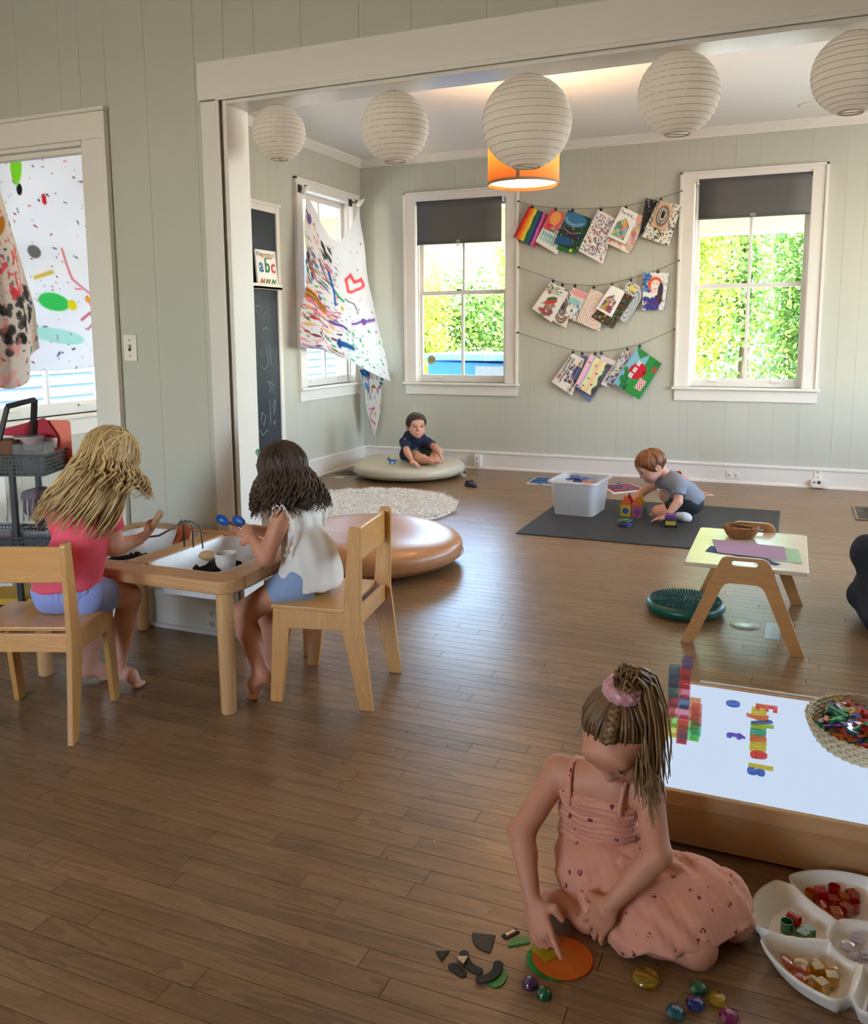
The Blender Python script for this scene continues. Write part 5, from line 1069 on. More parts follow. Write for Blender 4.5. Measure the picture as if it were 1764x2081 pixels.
m_wick = wood('wicker_brown', (128, 78, 36), (178, 118, 62), .6, 6, 0, .1)
def basket(t, rx, ry, h, rows, mat, flare=1.25, rr=.006, nz=60):
    for k in range(rows):
        f = k/(rows-1); sc = (1/flare)+(1-1/flare)*f**.7
        pts = [((rx*sc+(.0035*math.cos(math.pi*j+math.pi*k)))*math.cos(2*math.pi*j/nz), (ry*sc+(.0035*math.cos(math.pi*j+math.pi*k)))*math.sin(2*math.pi*j/nz), rr+h*f) for j in range(nz)]
        MB().tube(pts, rr, 6, closed=True).build('woven_row', mat, t, smooth=True)
    MB().lathe([(0, .002), (1/flare, .002), (1/flare, .006), (0, .006)], 40, sx=rx, sy=ry).build('basket_bottom', mat, t)
    pts = []
    for j in range(nz*2): a = math.pi*j/nz; pts.append(((rx+.004*math.cos(j*1.9))*math.cos(a), (ry+.004*math.cos(j*1.9))*math.sin(a), h+.006+.005*math.sin(j*1.9)))
    MB().tube(pts, rr*.8, 6, closed=True).build('braided_rim', mat, t, smooth=True)
t = thing('wicker_basket', 'small round brown wicker basket on the plywood table', 'basket', (-.2, 4.37, .362)); basket(t, .078, .07, .045, 7, m_wick, 1.5)
g = random.Random(4)
for k, lab in enumerate(('reddish twig lying at the left in the round wicker basket', 'tan twig lying across the middle of the round wicker basket', 'pink stick lying towards the front of the round wicker basket', 'dark twig lying at the back of the round wicker basket', 'yellowish twig poking out at the right of the round wicker basket')):
    q = thing('twig', lab, 'twig', (-.2+(k-2)*.016, 4.37+g.uniform(-.02, .02), .395+.005*k), rz=g.uniform(-.7, .7)); MB().tube([(-.04, 0, 0), (0, .004, .003), (.042, -.003, .001)], [.004, .005, .0035], 6).build('stick', M('twig_bark', [(150, 70, 60), (170, 120, 80), (190, 110, 100), (80, 56, 44), (190, 150, 80)][k], .8), q, smooth=True); MB().tube([(.01, 0, .003), (.028, .012, .006)], .0025, 5).build('side_shoot', m_wick, q)
# ------------------------------------------------------------------ balance disc
m_grn = M('dark_green_rubber', (18, 84, 66), .35); t = thing('balance_disc', 'dark green spiky balance disc on the floor left of the plywood table', 'balance disc', (-.435, 4.225, 0))
MB().lathe([(.0, 0), (.15, .0), (.178, .012), (.19, .032), (.182, .052), (.165, .06), (0, .064)], 64).build('disc_body', m_grn, t, smooth=True)
n_rows = 11; mb = MB()
for i in range(n_rows):
    rr = .165*(i+1)/n_rows; cnt = max(6, int(2*math.pi*rr/.0135))
    for j in range(cnt):
        a = 2*math.pi*j/cnt; mb.lathe([(.0042, 0), (.0036, .006), (0, .0095)], 6, (rr*math.cos(a), rr*math.sin(a), .0605+(.165-rr)*.02))
o = mb.build('spikes', m_grn, t, smooth=True); o['kind'] = 'stuff'
# ------------------------------------------------------------------ light table
m_lt = wood('light_table_ply', (186, 142, 96), (206, 164, 118), .45, .8, 0, .02, .5); LX0, LX1, LY0, LY1, LZ = -.318, .82, 2.2, 2.965, .158
m_ltd = wood('light_table_side', (168, 124, 80), (192, 148, 102), .5, .8, 0, .02, .5)
t = thing('light_table', 'low plywood light table with a glowing white top', 'light table', (0.25, 2.58, 0))
for lo, hi, nm in (((LX0, LY0, .117), (LX1, LY0+.02, LZ), 'front_lip'), ((LX0, LY1-.02, .117), (LX1, LY1, LZ), 'back_lip'), ((LX0, LY0+.02, .117), (LX0+.02, LY1-.02, LZ), 'side_lip'), ((LX1-.02, LY0+.02, .117), (LX1, LY1-.02, LZ), 'side_lip')): MB().box(lo, hi).build(nm, m_lt, t, bevel=.003, w=True)
for lo, hi in (((LX0+.004, LY0+.004, .012), (LX1-.004, LY0+.02, .117)), ((LX0+.004, LY1-.02, .012), (LX1-.004, LY1-.004, .117)), ((LX0+.004, LY0+.02, .012), (LX0+.02, LY1-.02, .117)), ((LX1-.02, LY0+.02, .012), (LX1-.004, LY1-.02, .117))): MB().box(lo, hi).build('side_panel', m_ltd, t, bevel=.002, w=True)
for x in (LX0+.05, LX1-.05):
    for y in (LY0+.05, LY1-.05): MB().lathe([(.018, 0), (.018, .012)], 12, (x, y, 0)).build('foot', m_slot, t, w=True)
MB().box((LX0+.02, LY0+.02, LZ-.008), (LX1-.02, LY1-.02, LZ-.003)).build('glowing_panel', glow('light_panel', (214, 232, 255), .225), t, w=True)
MB().box((LX0+.02, LY0+.02, .014), (LX1-.02, LY1-.02, .02)).build('bottom_board', m_ltd, t, w=True)  # unseen board, added to stop the panel's light leaking out below
m_al = M('aluminium_rail', (206, 204, 202), .3, .4); MB().box((LX0+.07, LY1-.001, LZ-.002), (LX1, LY1+.012, LZ+.004)).build('metal_rail', m_al, t, bevel=.002, w=True)
# translucent cubes
CC = {k: clear('cube_'+k, tuple(c+(255-c)*.6 for c in v), gloss=.08, body=.1, rough=.1) for k, v in dict(yellow=(235, 225, 40), lime=(160, 225, 60), cyan=(60, 205, 215), green=(110, 230, 70), pink=(235, 120, 140), wine=(190, 60, 80), teal=(70, 140, 150), navy=(50, 70, 120), blue=(60, 120, 170), red=(220, 30, 40), orange=(245, 130, 40), rose=(230, 90, 110), violet=(140, 110, 210)).items()}
CS = .0315
base = MB().box((-CS/2+.0008, -CS/2+.0008, 0), (CS/2-.0008, CS/2-.0008, CS-.0012))
cx0, cy0, cz0 = -.285, 2.53, LZ-.0028
stack = [(0, ['yellow', 'lime', 'pink', 'wine', 'teal', 'navy', 'blue']), (1, ['cyan', 'rose', 'pink', 'navy', 'rose', 'red', 'red', 'violet']), (2, ['green', 'lime', 'orange', 'orange'])]
pos_w = ('left', 'middle', 'right'); ordw = ('bottom', 'second', 'third', 'fourth', 'fifth', 'sixth', 'seventh', 'eighth')
meshes = {}
def cube(c, loc, label, rz=0.0):
    q = thing('acrylic_cube', label, 'cube', loc, rz, 'translucent cubes on the light table')
    if c not in meshes: meshes[c] = (base.mesh('cube_shell', CC[c]), MB().box((-CS*.36, -CS*.36, .001), (CS*.36, CS*.36, .004)).mesh('cube_base', CC[c]))
    put('cube_shell', meshes[c][0], q, bevel=.0015); put('cube_base', meshes[c][1], q)
for ix, cols in stack:
    for k, c in enumerate(cols):
        z = cz0+CS*k
        cube(c, (cx0+ix*CS+(.006 if c == 'violet' else 0), cy0-ix*.0006, z), '%s acrylic cube, %s from the bottom in the %s column of the tower' % (c, ordw[k] if k else 'first', pos_w[ix]))
for k, c in enumerate(('red', 'orange')): cube(c, (cx0+CS, cy0-CS-.001, cz0+CS*k), '%s cube standing just in front of the cube tower, %s' % (c, 'lower one' if not k else 'upper one'))
for k, c in enumerate(('cyan', 'rose', 'pink')): cube(c, (cx0+2.05*CS, cy0+CS+.002, cz0+CS*k), '%s cube in the short column behind the right of the cube tower' % c)
# letters
LC = {k: clear('letter_'+k, tuple(c+(255-c)*.3 for c in v), gloss=.1, body=.18, rough=.12) for k, v in dict(red=(245, 60, 50), yellow=(240, 220, 30), orange=(250, 130, 40), blue=(40, 120, 215), lime=(190, 215, 50), green=(60, 200, 160), violet=(130, 100, 215), teal=(30, 160, 170), purple=(110, 60, 180)).items()}
LB = {k: clear('heap_letter_'+k, v, gloss=.08, body=.6, rough=.2) for k, v in dict(red=(235, 60, 50), yellow=(240, 215, 40), orange=(250, 130, 40), blue=(40, 120, 215), lime=(180, 210, 50), green=(50, 190, 140), violet=(130, 100, 215), teal=(30, 160, 180), purple=(110, 60, 180)).items()}
def letter(ch, c, x, y, z, rz, label, size=.075, group=None, tilt=(0, 0)):
    me = text_mesh(ch, size, .0035, .0028); me.materials.append(LB[c] if group else LC[c]); o = put('plastic_letter', me); o.location = (x, y, z); o.rotation_euler = (tilt[0], tilt[1], rz)
    return tag(o, label, 'letter', group)
zl = LZ+.0012
for ch, c, x, y, w_ in (('E', 'red', -.032, 2.83, 'capital E, first of the row of letters'), ('m', 'yellow', -.043, 2.785, 'letter m following the red E'), ('y', 'orange', -.036, 2.742, 'letter y in the row of letters'), ('l', 'blue', -.042, 2.712, 'slanting letter in the row of letters'), ('b', 'lime', -.04, 2.68, 'letter b in the row of letters'), ('n', 'green', -.04, 2.637, 'letter n in the row of letters'), ('a', 'orange', -.038, 2.594, 'letter a in the row of letters'), ('m', 'yellow', -.037, 2.548, 'letter m before the red e'), ('e', 'red', -.033, 2.492, 'letter e at the end of the first word'), ('I', 'yellow', -.035, 2.42, 'straight letter standing apart before the blue s'), ('s', 'blue', -.036, 2.386, 'letter s, last of the row of letters')):
    letter(ch, c, x, y, zl, R_(-90)+(.5 if ch == 'l' else 0), '%s plastic %s' % (c, w_), .088)
letter('o', 'blue', -.131, 2.83, zl, .2, 'blue plastic letter o lying alone near the back of the light table', .08); letter('t', 'violet', -.106, 2.59, zl, R_(-95), 'violet plastic letter t lying alone in the middle of the light table', .08)
# oval basket of letters
m_cane = wood('pale_cane', (196, 176, 140), (222, 206, 174), .5, 4, 0, .05)
t = thing('letter_basket', 'oval pale cane basket heaped with plastic letters on the light table', 'basket', (.262, 2.685, LZ-.002), rz=R_(6)); basket(t, .175, .195, .062, 7, m_cane, 1.22, .0046, 72)
MB().lathe([(.83, .006), (.9, .02), (.965, .045), (.985, .062)], 48, sx=.172, sy=.192, cap=False).build('basket_wall', m_cane, t, smooth=True)
for j in range(46):
    a = 2*math.pi*j/46; e = (math.cos(a), math.sin(a)); MB().tube([(.147*e[0], .163*e[1], .008), (.166*e[0], .184*e[1], .034), (.177*e[0], .197*e[1], .06)], .003, 5).build('stake', m_cane, t)
MB().lathe([(0, .006), (.82, .007)], 32, sx=.172, sy=.192).build('basket_liner', m_cane, t, smooth=True)
g = random.Random(9); GL = 'letters in the oval basket'
for k in range(150):
    c = g.choice(list(LC)); a = g.uniform(0, 6.28); q = math.sqrt(g.random())*.86; x, y = .262+.165*q*math.cos(a), 2.685+.182*q*math.sin(a)
    letter(g.choice('abcdeghkmnoprsuwxyz'), c, x, y, LZ+.042+.026*(1-q)+g.uniform(-.012, .014), g.uniform(0, 6.28), '%s plastic letter in the oval cane basket' % c, .075, GL, (g.uniform(-.4, .4), g.uniform(-.4, .4)))
# ------------------------------------------------------------------ divided tray
m_tray = M('white_tray_plastic', (232, 226, 216), .3); TC = (.205, 1.93); TR = .236
t = thing('divided_tray', 'white petal-shaped divided serving tray on the floor at the right', 'tray', (TC[0], TC[1], 0)); A0 = R_(18); NP = 6
def lobe(a):
    q = ((a-A0) % (2*math.pi/NP))/(2*math.pi/NP); return q
def rad(a):
    q = lobe(a); return TR*(1-.13*math.exp(-((min(q, 1-q))/.055)**2)-.03*(2*q-1)**2)
nr, na = 64, 240; vs = []
for i in range(nr):
    f = i/(nr-1)
    for j in range(na):
        a = 2*math.pi*j/na; R1 = rad(a); r = f*R1; q = lobe(a); side = min(q, 1-q)*2*math.pi/NP*r
        if r < .075: w = max(0, 1-(.072-r)/.016); z = .012+.026*min(1, w)**1.5
        else:
            w = max(max(0, 1-(side-.006)/.016), max(0, 1-(r-.078)/.014), max(0, 1-(R1-r-.003)/.022)); w = min(1, w); z = .008+.034*w**1.5+(.014*(f**6)*min(1, w))
        vs.append((r*math.cos(a), r*math.sin(a), z))
fs = [(i*na+j, (i+1)*na+j, (i+1)*na+(j+1) % na, i*na+(j+1) % na) for i in range(1, nr-1) for j in range(na)]
fs = [tuple(reversed(f)) for f in fs]
vs2 = [(rad(2*math.pi*j/na)*s_*math.cos(2*math.pi*j/na), rad(2*math.pi*j/na)*s_*math.sin(2*math.pi*j/na), z) for s_, z in ((1.0, .056), (1.012, .053), (.99, .04), (.8, .0)) for j in range(na)]
o0 = len(vs); fs += [((nr-1)*na+j, (nr-1)*na+(j+1) % na, o0+(j+1) % na, o0+j) for j in range(na)]+[(o0+l*na+j, o0+(l+1)*na+j, o0+(l+1)*na+(j+1) % na, o0+l*na+(j+1) % na) for l in range(3) for j in range(na)]
fs.append(tuple(na+j for j in range(na))); MB().add(vs+vs2, fs).build('tray_shell', m_tray, t, smooth=True)
GEM = {k: clear('gem_'+k, v, gloss=.2, body=.2, rough=.06) for k, v in dict(red=(225, 40, 40), orange=(240, 140, 30), yellow=(235, 205, 30), green=(30, 170, 110), clear=(235, 230, 240), purple=(120, 40, 150), pink=(240, 40, 100), teal=(20, 160, 180), blue=(20, 60, 190), magenta=(200, 20, 150), violet=(170, 130, 220)).items()}
def piece(kind, c, loc, label, rot=(0, 0, 0), s=1.0, group='pieces in the divided tray'):
    q = thing(kind, label, {'plastic_tube': 'tube', 'plastic_block': 'block', 'plastic_gem': 'gem', 'plastic_dome': 'dome', 'plastic_pebble': 'pebble'}[kind], loc, group=group); q.rotation_euler = rot
    if kind == 'plastic_tube': MB().lathe([(.012*s, 0), (.0135*s, 0), (.0135*s, .026*s), (.012*s, .026*s), (.012*s, 0)], 20).build('tube_wall', GEM[c], q, smooth=True, auto=40); MB().lathe([(0, .001), (.012*s, .001)], 20).build('tube_end', GEM[c], q)
    elif kind == 'plastic_block': MB().box((-.012*s, -.012*s, 0), (.012*s, .012*s, .024*s)).build('block_shell', GEM[c], q, bevel=.0015); MB().box((-.01*s, -.01*s, .002), (.01*s, .01*s, .003)).build('block_base', GEM[c], q)
    else:
        prof = {'plastic_gem': [(0, 0), (.011, .002), (.017, .009), (.013, .016), (.006, .019), (0, .0195)], 'plastic_dome': [(0, 0), (.0125, 0), (.013, .002), (.011, .009), (.006, .0135), (0, .0145)], 'plastic_pebble': [(0, 0), (.016, .002), (.021, .006), (.016, .0105), (0, .012)]}[kind]
        MB().lathe([(a*s, b*s) for a, b in prof], 10 if kind == 'plastic_gem' else 28).build('facets' if kind == 'plastic_gem' else 'surface', GEM[c], q, smooth=kind != 'plastic_gem'); MB().lathe([(0, .0005), (.004*s, .0005), (.003*s, .003*s), (0, .003*s)], 8).build('core', GEM[c], q)
def comp(k, r, off): a = A0+2*math.pi/NP*(k+.5)+off*.72; return (TC[0]+r*math.cos(a), TC[1]+r*math.sin(a))
g = random.Random(21)
def fill(k, specs, where):
    for (kind, c, r, off, z, lab, rot) in specs: x, y = comp(k, r, off); piece(kind, c, (x, y, z), lab+' '+where, rot)
# which lobe faces where: lobe centres at 54, 126, 198, 270, 342 degrees
H90 = math.pi/2
red = [('plastic_tube', 'orange', .185, .42, .012, 'amber tube at the outer left end', (0, 0, 0)), ('plastic_tube', 'red', .165, .3, .014, 'red tube lying beside the amber one', (H90, 0, .5)), ('plastic_block', 'pink', .19, .2, .012, 'pink block at the back', (0, 0, .4)), ('plastic_block', 'red', .16, .08, .012, 'red block in the centre', (0, 0, .2)), ('plastic_block', 'red', .135, -.1, .012, 'red block at the inner edge', (0, 0, .9)), ('plastic_block', 'orange', .17, -.12, .014, 'orange block beside the middle red one', (0, .2, .1)), ('plastic_tube', 'red', .15, -.3, .012, 'red tube at the right', (0, 0, 0)), ('plastic_block', 'red', .19, -.32, .012, 'red block at the outer right', (0, 0, .6)), ('plastic_block', 'orange', .12, .25, .014, 'orange block nearest the middle bowl', (.3, 0, .3)), ('plastic_tube', 'red', .2, -.05, .012, 'red tube at the far edge', (0, 0, 0))]
fill(1, red, 'in the red compartment of the tray')
green = [('plastic_tube', 'red', .165, -.16, .024, 'red tube lying across the top', (H90, 0, 1.1)), ('plastic_tube', 'green', .135, -.05, .012, 'green tube lying in the middle', (H90, 0, .2)), ('plastic_tube', 'green', .16, .16, .012, 'green tube standing on end', (0, 0, 0)), ('plastic_block', 'green', .115, .12, .012, 'green block near the middle bowl', (0, 0, .4)), ('plastic_block', 'green', .125, .34, .012, 'green block at the near corner', (0, 0, 1.0))]
fill(2, green, 'in the green compartment of the tray')
yel = [('plastic_pebble', 'orange', .185, -.38, .014, 'orange pebble at the outer end', (0, .5, 0)), ('plastic_pebble', 'yellow', .16, -.28, .013, 'yellow pebble beside the orange one', (.3, 0, 0)), ('plastic_pebble', 'orange', .175, -.12, .016, 'amber pebble in the middle', (.4, .2, 0)), ('plastic_pebble', 'yellow', .125, -.18, .014, 'yellow pebble near the middle bowl', (0, .6, 0)), ('plastic_block', 'yellow', .145, -.02, .013, 'yellow block in the centre', (0, 0, .5)), ('plastic_gem', 'yellow', .118, .12, .014, 'yellow gem close to the middle bowl', (0, .3, 0)), ('plastic_block', 'yellow', .14, .28, .012, 'yellow block at the right', (0, 0, .2)), ('plastic_gem', 'yellow', .175, .1, .012, 'yellow gem near the outer wall', (0, 0, 0)), ('plastic_block', 'yellow', .175, .26, .012, 'yellow block near the outer wall', (0, 0, .8)), ('plastic_gem', 'orange', .195, -.02, .012, 'amber gem at the outer wall', (0, 0, 0))]
fill(3, yel, 'in the yellow compartment of the tray')
pur = [('plastic_gem', 'purple', .16, -.34, .012, 'purple gem at the left', (0, 0, 0)), ('plastic_block', 'violet', .19, -.4, .012, 'pale violet block at the outer left', (0, 0, .3)), ('plastic_gem', 'purple', .175, -.14, .012, 'purple gem in the middle', (0, .3, 0)), ('plastic_gem', 'green', .15, -.1, .018, 'teal-green gem on top', (0, 0, 0)), ('plastic_gem', 'purple', .195, -.2, .012, 'purple gem at the outer wall', (0, 0, 0))]
fill(4, pur, 'in the purple compartment of the tray')
for k, (dx, dy) in enumerate(((-.035, .0), (-.015, .03), (.0, -.02), (-.02, -.035), (.03, .01))): piece('plastic_gem', 'clear', (TC[0]+dx, TC[1]+dy, .0145), 'clear gem in the middle bowl of the tray', (0, .2*k, k), 1.05, 'clear gems in the middle bowl')
# loose gems and shapes on the floor
FG = 'loose gems on the floor'
for c, p, lab, s in (('green', (-0.121, 1.697, 0.000), 'dark green glass gem at the back of the loose floor gems', 1.15), ('blue', (-0.122, 1.649, 0.000), 'royal blue glass gem in the middle of the loose floor gems', 1.2), ('teal', (-0.157, 1.612, 0.000), 'turquoise glass gem, leftmost of the loose floor gems', 1.2), ('yellow', (-0.081, 1.677, 0.000), 'yellow glass gem, rightmost of the loose floor gems', 1.15), ('magenta', (-0.057, 1.640, 0.000), 'magenta glass gem at the bottom edge of the picture', 1.2)): piece('plastic_gem', c, (p[0], p[1], .0), lab, (0, 0, 0), s, FG)
piece('plastic_pebble', 'yellow', (-0.227, 1.685, 0.000), 'frosted yellow oval pebble alone on the floor', (0, 0, 0), 1.5, FG)
for c, p, lab in (('purple', (-0.449, 1.581, 0.000), 'purple dome marble on the floor'), ('green', (-0.415, 1.566, 0.000), 'green dome marble beside the purple one on the floor')): piece('plastic_dome', c, p, lab, (0, 0, 0), 1.3, FG)
FLAT = {k: clear('flat_'+k, v, gloss=.03, body=bd, rough=.35) for k, v, bd in (('green', (40, 190, 80), .45), ('orange', (250, 140, 30), .4), ('yellow', (230, 220, 50), .3))}
m_blk = M('black_plastic', (40, 39, 38), .55, Specular_IOR_Level=.25)
def shape(name, label, pts, mat, z0=.0, th=.0035, edge=None):
    c = np.mean(np.array(pts)[:, :2], 0); o = MB().prism([(p[0]-c[0], p[1]-c[1]) for p in pts], 0, th).build(name, mat, None, bevel=.0008, seg=1); o.location = (c[0], c[1], z0); tag(o, label, 'shape piece', 'flat shape pieces on the floor'); return o
def ccw(p):
    a = sum(x1*y2-x2*y1 for (x1, y1), (x2, y2) in zip(p, p[1:]+p[:1])); return p if a > 0 else p[::-1]
def F2(*q): return ccw([(p[0], p[1]) for p in q])
shape('triangle_piece', 'small black triangle, leftmost of the floor shapes', F2((-0.671, 1.598, 0.000), (-0.643, 1.611, 0.000), (-0.647, 1.575, 0.000)), m_blk)
# quarter disc
qa = (-0.564, 1.696, 0.000); qb = (-0.557, 1.640, 0.000); qc = (-0.616, 1.685, 0.000); v1 = np.array(qb)[:2]-np.array(qa)[:2]; v2 = np.array(qc)[:2]-np.array(qa)[:2]
shape('quarter_disc', 'black quarter disc on the floor above the other dark shapes', ccw([tuple(np.array(qa)[:2])]+[tuple(np.array(qa)[:2]+v1*math.cos(q)+v2*math.sin(q)) for q in np.linspace(0, math.pi/2, 12)]), M('smoky_plastic', (58, 52, 46), .5, Specular_IOR_Level=.25))
shape('rectangle_piece', 'small black framed rectangle beside the pointing hand', F2((-0.553, 1.702, 0.000), (-0.538, 1.693, 0.000), (-0.516, 1.728, 0.000), (-0.531, 1.736, 0.000)), m_blk)
shape('rectangle_piece', 'clear inset of the small framed rectangle', F2((-0.546, 1.707, 0.000), (-0.539, 1.703, 0.000), (-0.525, 1.726, 0.000), (-0.532, 1.730, 0.000)), M('dull_mirror', (120, 110, 100), .15, .6), .0036, .0006)
hc = np.array((-0.506, 1.687, 0.000))[:2]; h1 = (np.array((-0.482, 1.699, 0.000))-np.array((-0.525, 1.668, 0.000)))[:2]/2; h2 = np.array((-0.512, 1.717, 0.000))[:2]-hc
shape('half_disc', 'translucent green half disc between hand and black shapes', ccw([tuple(hc+h1*math.cos(q)+h2*math.sin(q)) for q in np.linspace(0, math.pi, 16)]), FLAT['green'])
def capsule(a, b, r, n=8): 
    a, b = np.array(a)[:2], np.array(b)[:2]; d = (b-a)/np.linalg.norm(b-a); p = np.array([-d[1], d[0]])
    return ccw([tuple(a+r*(-d*math.cos(q)+p*math.sin(q))) for q in np.linspace(-H90, H90, n)]+[tuple(b+r*(d*math.cos(q)-p*math.sin(q))) for q in np.linspace(-H90, H90, n)])
def arc(a, b, bul, r, n=12):
    a, b = np.array(a)[:2], np.array(b)[:2]; d = b-a; p = np.array([-d[1], d[0]]); L = [a+d*q+p*bul*4*q*(1-q) for q in np.linspace(0, 1, n)]; o, i_ = [], []
    for k, m in enumerate(L):
        tg = L[min(k+1, n-1)]-L[max(k-1, 0)]; tg = tg/np.linalg.norm(tg); nn = np.array([-tg[1], tg[0]]); o.append(tuple(m+nn*r)); i_.append(tuple(m-nn*r))
    cap = lambda c, tg, s: [tuple(c+r*(tg*math.sin(q)*s+np.array([-tg[1], tg[0]])*math.cos(q)*(1))) for q in np.linspace(.4, math.pi-.4, 5)]
    tb = (L[-1]-L[-2])/np.linalg.norm(L[-1]-L[-2]); ta = (L[1]-L[0])/np.linalg.norm(L[1]-L[0])
    return ccw(o+cap(L[-1], tb, 1)+i_[::-1]+cap(L[0], ta, -1)[::-1])
shape('bar_piece', 'black straight bar with one rounded end among the floor shapes', capsule((-0.619, 1.569, 0.000), (-0.593, 1.558, 0.000), .0105), m_blk)
shape('curved_piece', 'black curved piece under the clear triangle', arc((-0.610, 1.615, 0.000), (-0.563, 1.578, 0.000), -.16, .0105), m_blk, .0001)
shape('triangle_piece', 'dark clear triangle lying on the curved black piece', F2((-0.624, 1.595, 0.000), (-0.596, 1.607, 0.000), (-0.598, 1.578, 0.000)), clear('smoky_clear', (110, 110, 110), body=.4), .0042)
shape('leaf_piece', 'green translucent leaf-shaped piece under the black arc', ccw([tuple(np.array((-0.519, 1.576, 0.000))[:2]+np.array((.019*math.cos(q)*abs(math.cos(q))**.0, .030*math.sin(q)))) for q in np.linspace(0, 6.283, 22)[:-1]]), FLAT['green'])
shape('curved_piece', 'black arc lying over the green leaf piece', arc((-0.550, 1.552, 0.000), (-0.529, 1.608, 0.000), -.2, .011), m_blk, .0042)
dc = np.array((-0.406, 1.682, 0.000))[:2]; dr_ = .066
shape('disc_piece', 'green translucent disc under the orange one', [tuple(np.array((-0.420, 1.673, 0.000))[:2]+.062*np.array((math.cos(q), math.sin(q)))) for q in np.linspace(0, 6.283, 41)[:-1]], FLAT['green'], 0, .003)
shape('disc_piece', 'orange translucent disc under the girl\'s pointing finger', [tuple(dc+dr_*np.array((math.cos(q), math.sin(q)))) for q in np.linspace(0, 6.283, 41)[:-1]], FLAT['orange'], .0032, .003)
shape('square_piece', 'yellow translucent square touched by the pointing finger', F2((-0.478, 1.678, 0.000), (-0.435, 1.651, 0.000), (-0.405, 1.692, 0.000), (-0.449, 1.725, 0.000)), FLAT['yellow'], .0064, .003)
# ------------------------------------------------------------------ crumbs on the floor
mb = MB(); g = random.Random(31)
for k in range(46):
    x, y = g.uniform(-2.6, -.3), g.uniform(1.5, 3.4); r_ = g.uniform(.0015, .004); mb.cur = 0 if g.random() < .7 else 1; mb.lathe([(0, 0), (r_, r_*.4), (0, r_*.9)], 5, (x, y, 0))
o = mb.build('floor_crumbs', [M('soil_crumb', (30, 26, 24), .9), M('pale_crumb', (210, 206, 200), .9)]); tag(o, 'scattered crumbs of soil and paper on the wooden floor', 'crumbs', kind='stuff')
# ------------------------------------------------------------------ black trolley at the left
m_bk = M('black_powder_coat', (30, 30, 32), .45); t = thing('utility_trolley', 'black perforated utility trolley crammed with craft supplies', 'trolley', (-3.042, 2.8, 0), rz=R_(22.7)); TW, TD = .5, .27
def perf(mb, p0, ux, uz, w, h, sp=.0155, r=.0052):
    """a sheet with rows of real holes, built as a lattice of cells"""
    n = int(w/sp); m = max(2, int(h/sp)); sx, sz = w/n, h/m; nn = np.cross(ux, uz)*.002
    for i in range(n):
        for j in range(m):
            c = p0+ux*(sx*(i+.5))+uz*(sz*(j+.5)); o = [c+ux*sx/2*a+uz*sz/2*b for a, b in ((-1, -1), (0, -1), (1, -1), (1, 0), (1, 1), (0, 1), (-1, 1), (-1, 0))]; h_ = [c+ux*r*math.cos(q)+uz*r*math.sin(q) for q in [R_(225+45*k) for k in range(8)]]
            mb.add(o+h_, [(k, (k+1) % 8, 8+(k+1) % 8, 8+k) for k in range(8)])
def V3(*a): return np.array(a, float)
for z in (.745, .375, .06):
    mb = MB(); perf(mb, V3(-TW, 0, z), V3(1, 0, 0), V3(0, 0, 1), TW, .085); perf(mb, V3(-TW, TD, z), V3(1, 0, 0), V3(0, 0, 1), TW, .085); perf(mb, V3(0, 0, z), V3(0, 1, 0), V3(0, 0, 1), TD, .085); perf(mb, V3(-TW, 0, z), V3(0, 1, 0), V3(0, 0, 1), TD, .085)
    tr = mb.build('basket_tier', m_bk, t); MB().box((-TW, 0, z-.003), (0, TD, z)).build('tier_floor', m_bk, tr)
    for lo, hi in (((-TW-.004, -.004, z+.083), (.004, .004, z+.092)), ((-TW-.004, TD-.004, z+.083), (.004, TD+.004, z+.092)), ((-.004, 0, z+.083), (.004, TD, z+.092)), ((-TW-.004, 0, z+.083), (-TW+.004, TD, z+.092))): MB().box(lo, hi).build('tier_rim', m_bk, tr, bevel=.002)
for x in (-.15, -TW+.1):
    for y in (.012, TD-.012): MB().box((x-.012, y-.012, .05), (x+.012, y+.012, .80)).build('post', m_bk, t, bevel=.003)
for x in (-.03, -TW+.03):
    for y in (.03, TD-.03): MB().tube([(x-.01, y, .028), (x+.01, y, .028)], .028, 16).build('caster', m_bk, t, smooth=True, auto=40); MB().box((x-.008, y-.008, .05), (x+.008, y+.008, .06)).build('caster_stem', m_bk, t)
hd = MB().bar((-.25, .06, .80), (-.18, .075, 1.047), .024, .02); hd.bar((-.18, .075, 1.047), (-.121, .213, 1.067), .024, .022); hd.bar((-.121, .213, 1.067), (-.16, .235, .80), .024, .02); hd.build('handle', m_bk, t, bevel=.003)
rz_ = R_(22.7)
def tl(x, y, z): return (-3.042+x*math.cos(rz_)-y*math.sin(rz_), 2.8+x*math.sin(rz_)+y*math.cos(rz_), z)
m_acr = clear('clear_acrylic', (232, 232, 236), gloss=.25, body=.12)
def obox(name, label, cat, loc, rot, mk):
    q = thing(name, label, cat, loc, rot); mk(q); return q
def mk_case(w, d, h, fill=None):
    def f(q):
        binshell(w, d, w, d, h, .003, 2, .006).build('case_wall', m_acr, q)
        if fill: fill(q)
    return f
def tagfill(q):
    for k in range(3): MB().prism([(-.02, 0), (.02, 0), (.02, .05), (.012, .062), (-.012, .062), (-.02, .05)], -.001, .001, Matrix.Translation((-.02+.03*k, -.04+.012*k, .008)) @ RX).build('paper_tag', M('paper_tag', (232, 230, 228), .8), q)
obox('acrylic_box', 'clear acrylic box of white tags on the top trolley tier', 'box', tl(-.075, .075, .746), rz_, mk_case(.14, .12, .135, tagfill))
obox('paper_bag', 'brown paper bag standing on the top trolley tier', 'bag', tl(-.225, .1, .746), rz_, lambda q: binshell(.13, .10, .14, .11, .15, .003, 2, .008).build('bag_body', M('kraft_paper', (112, 76, 52), .85, bump=.3, bs=20), q))
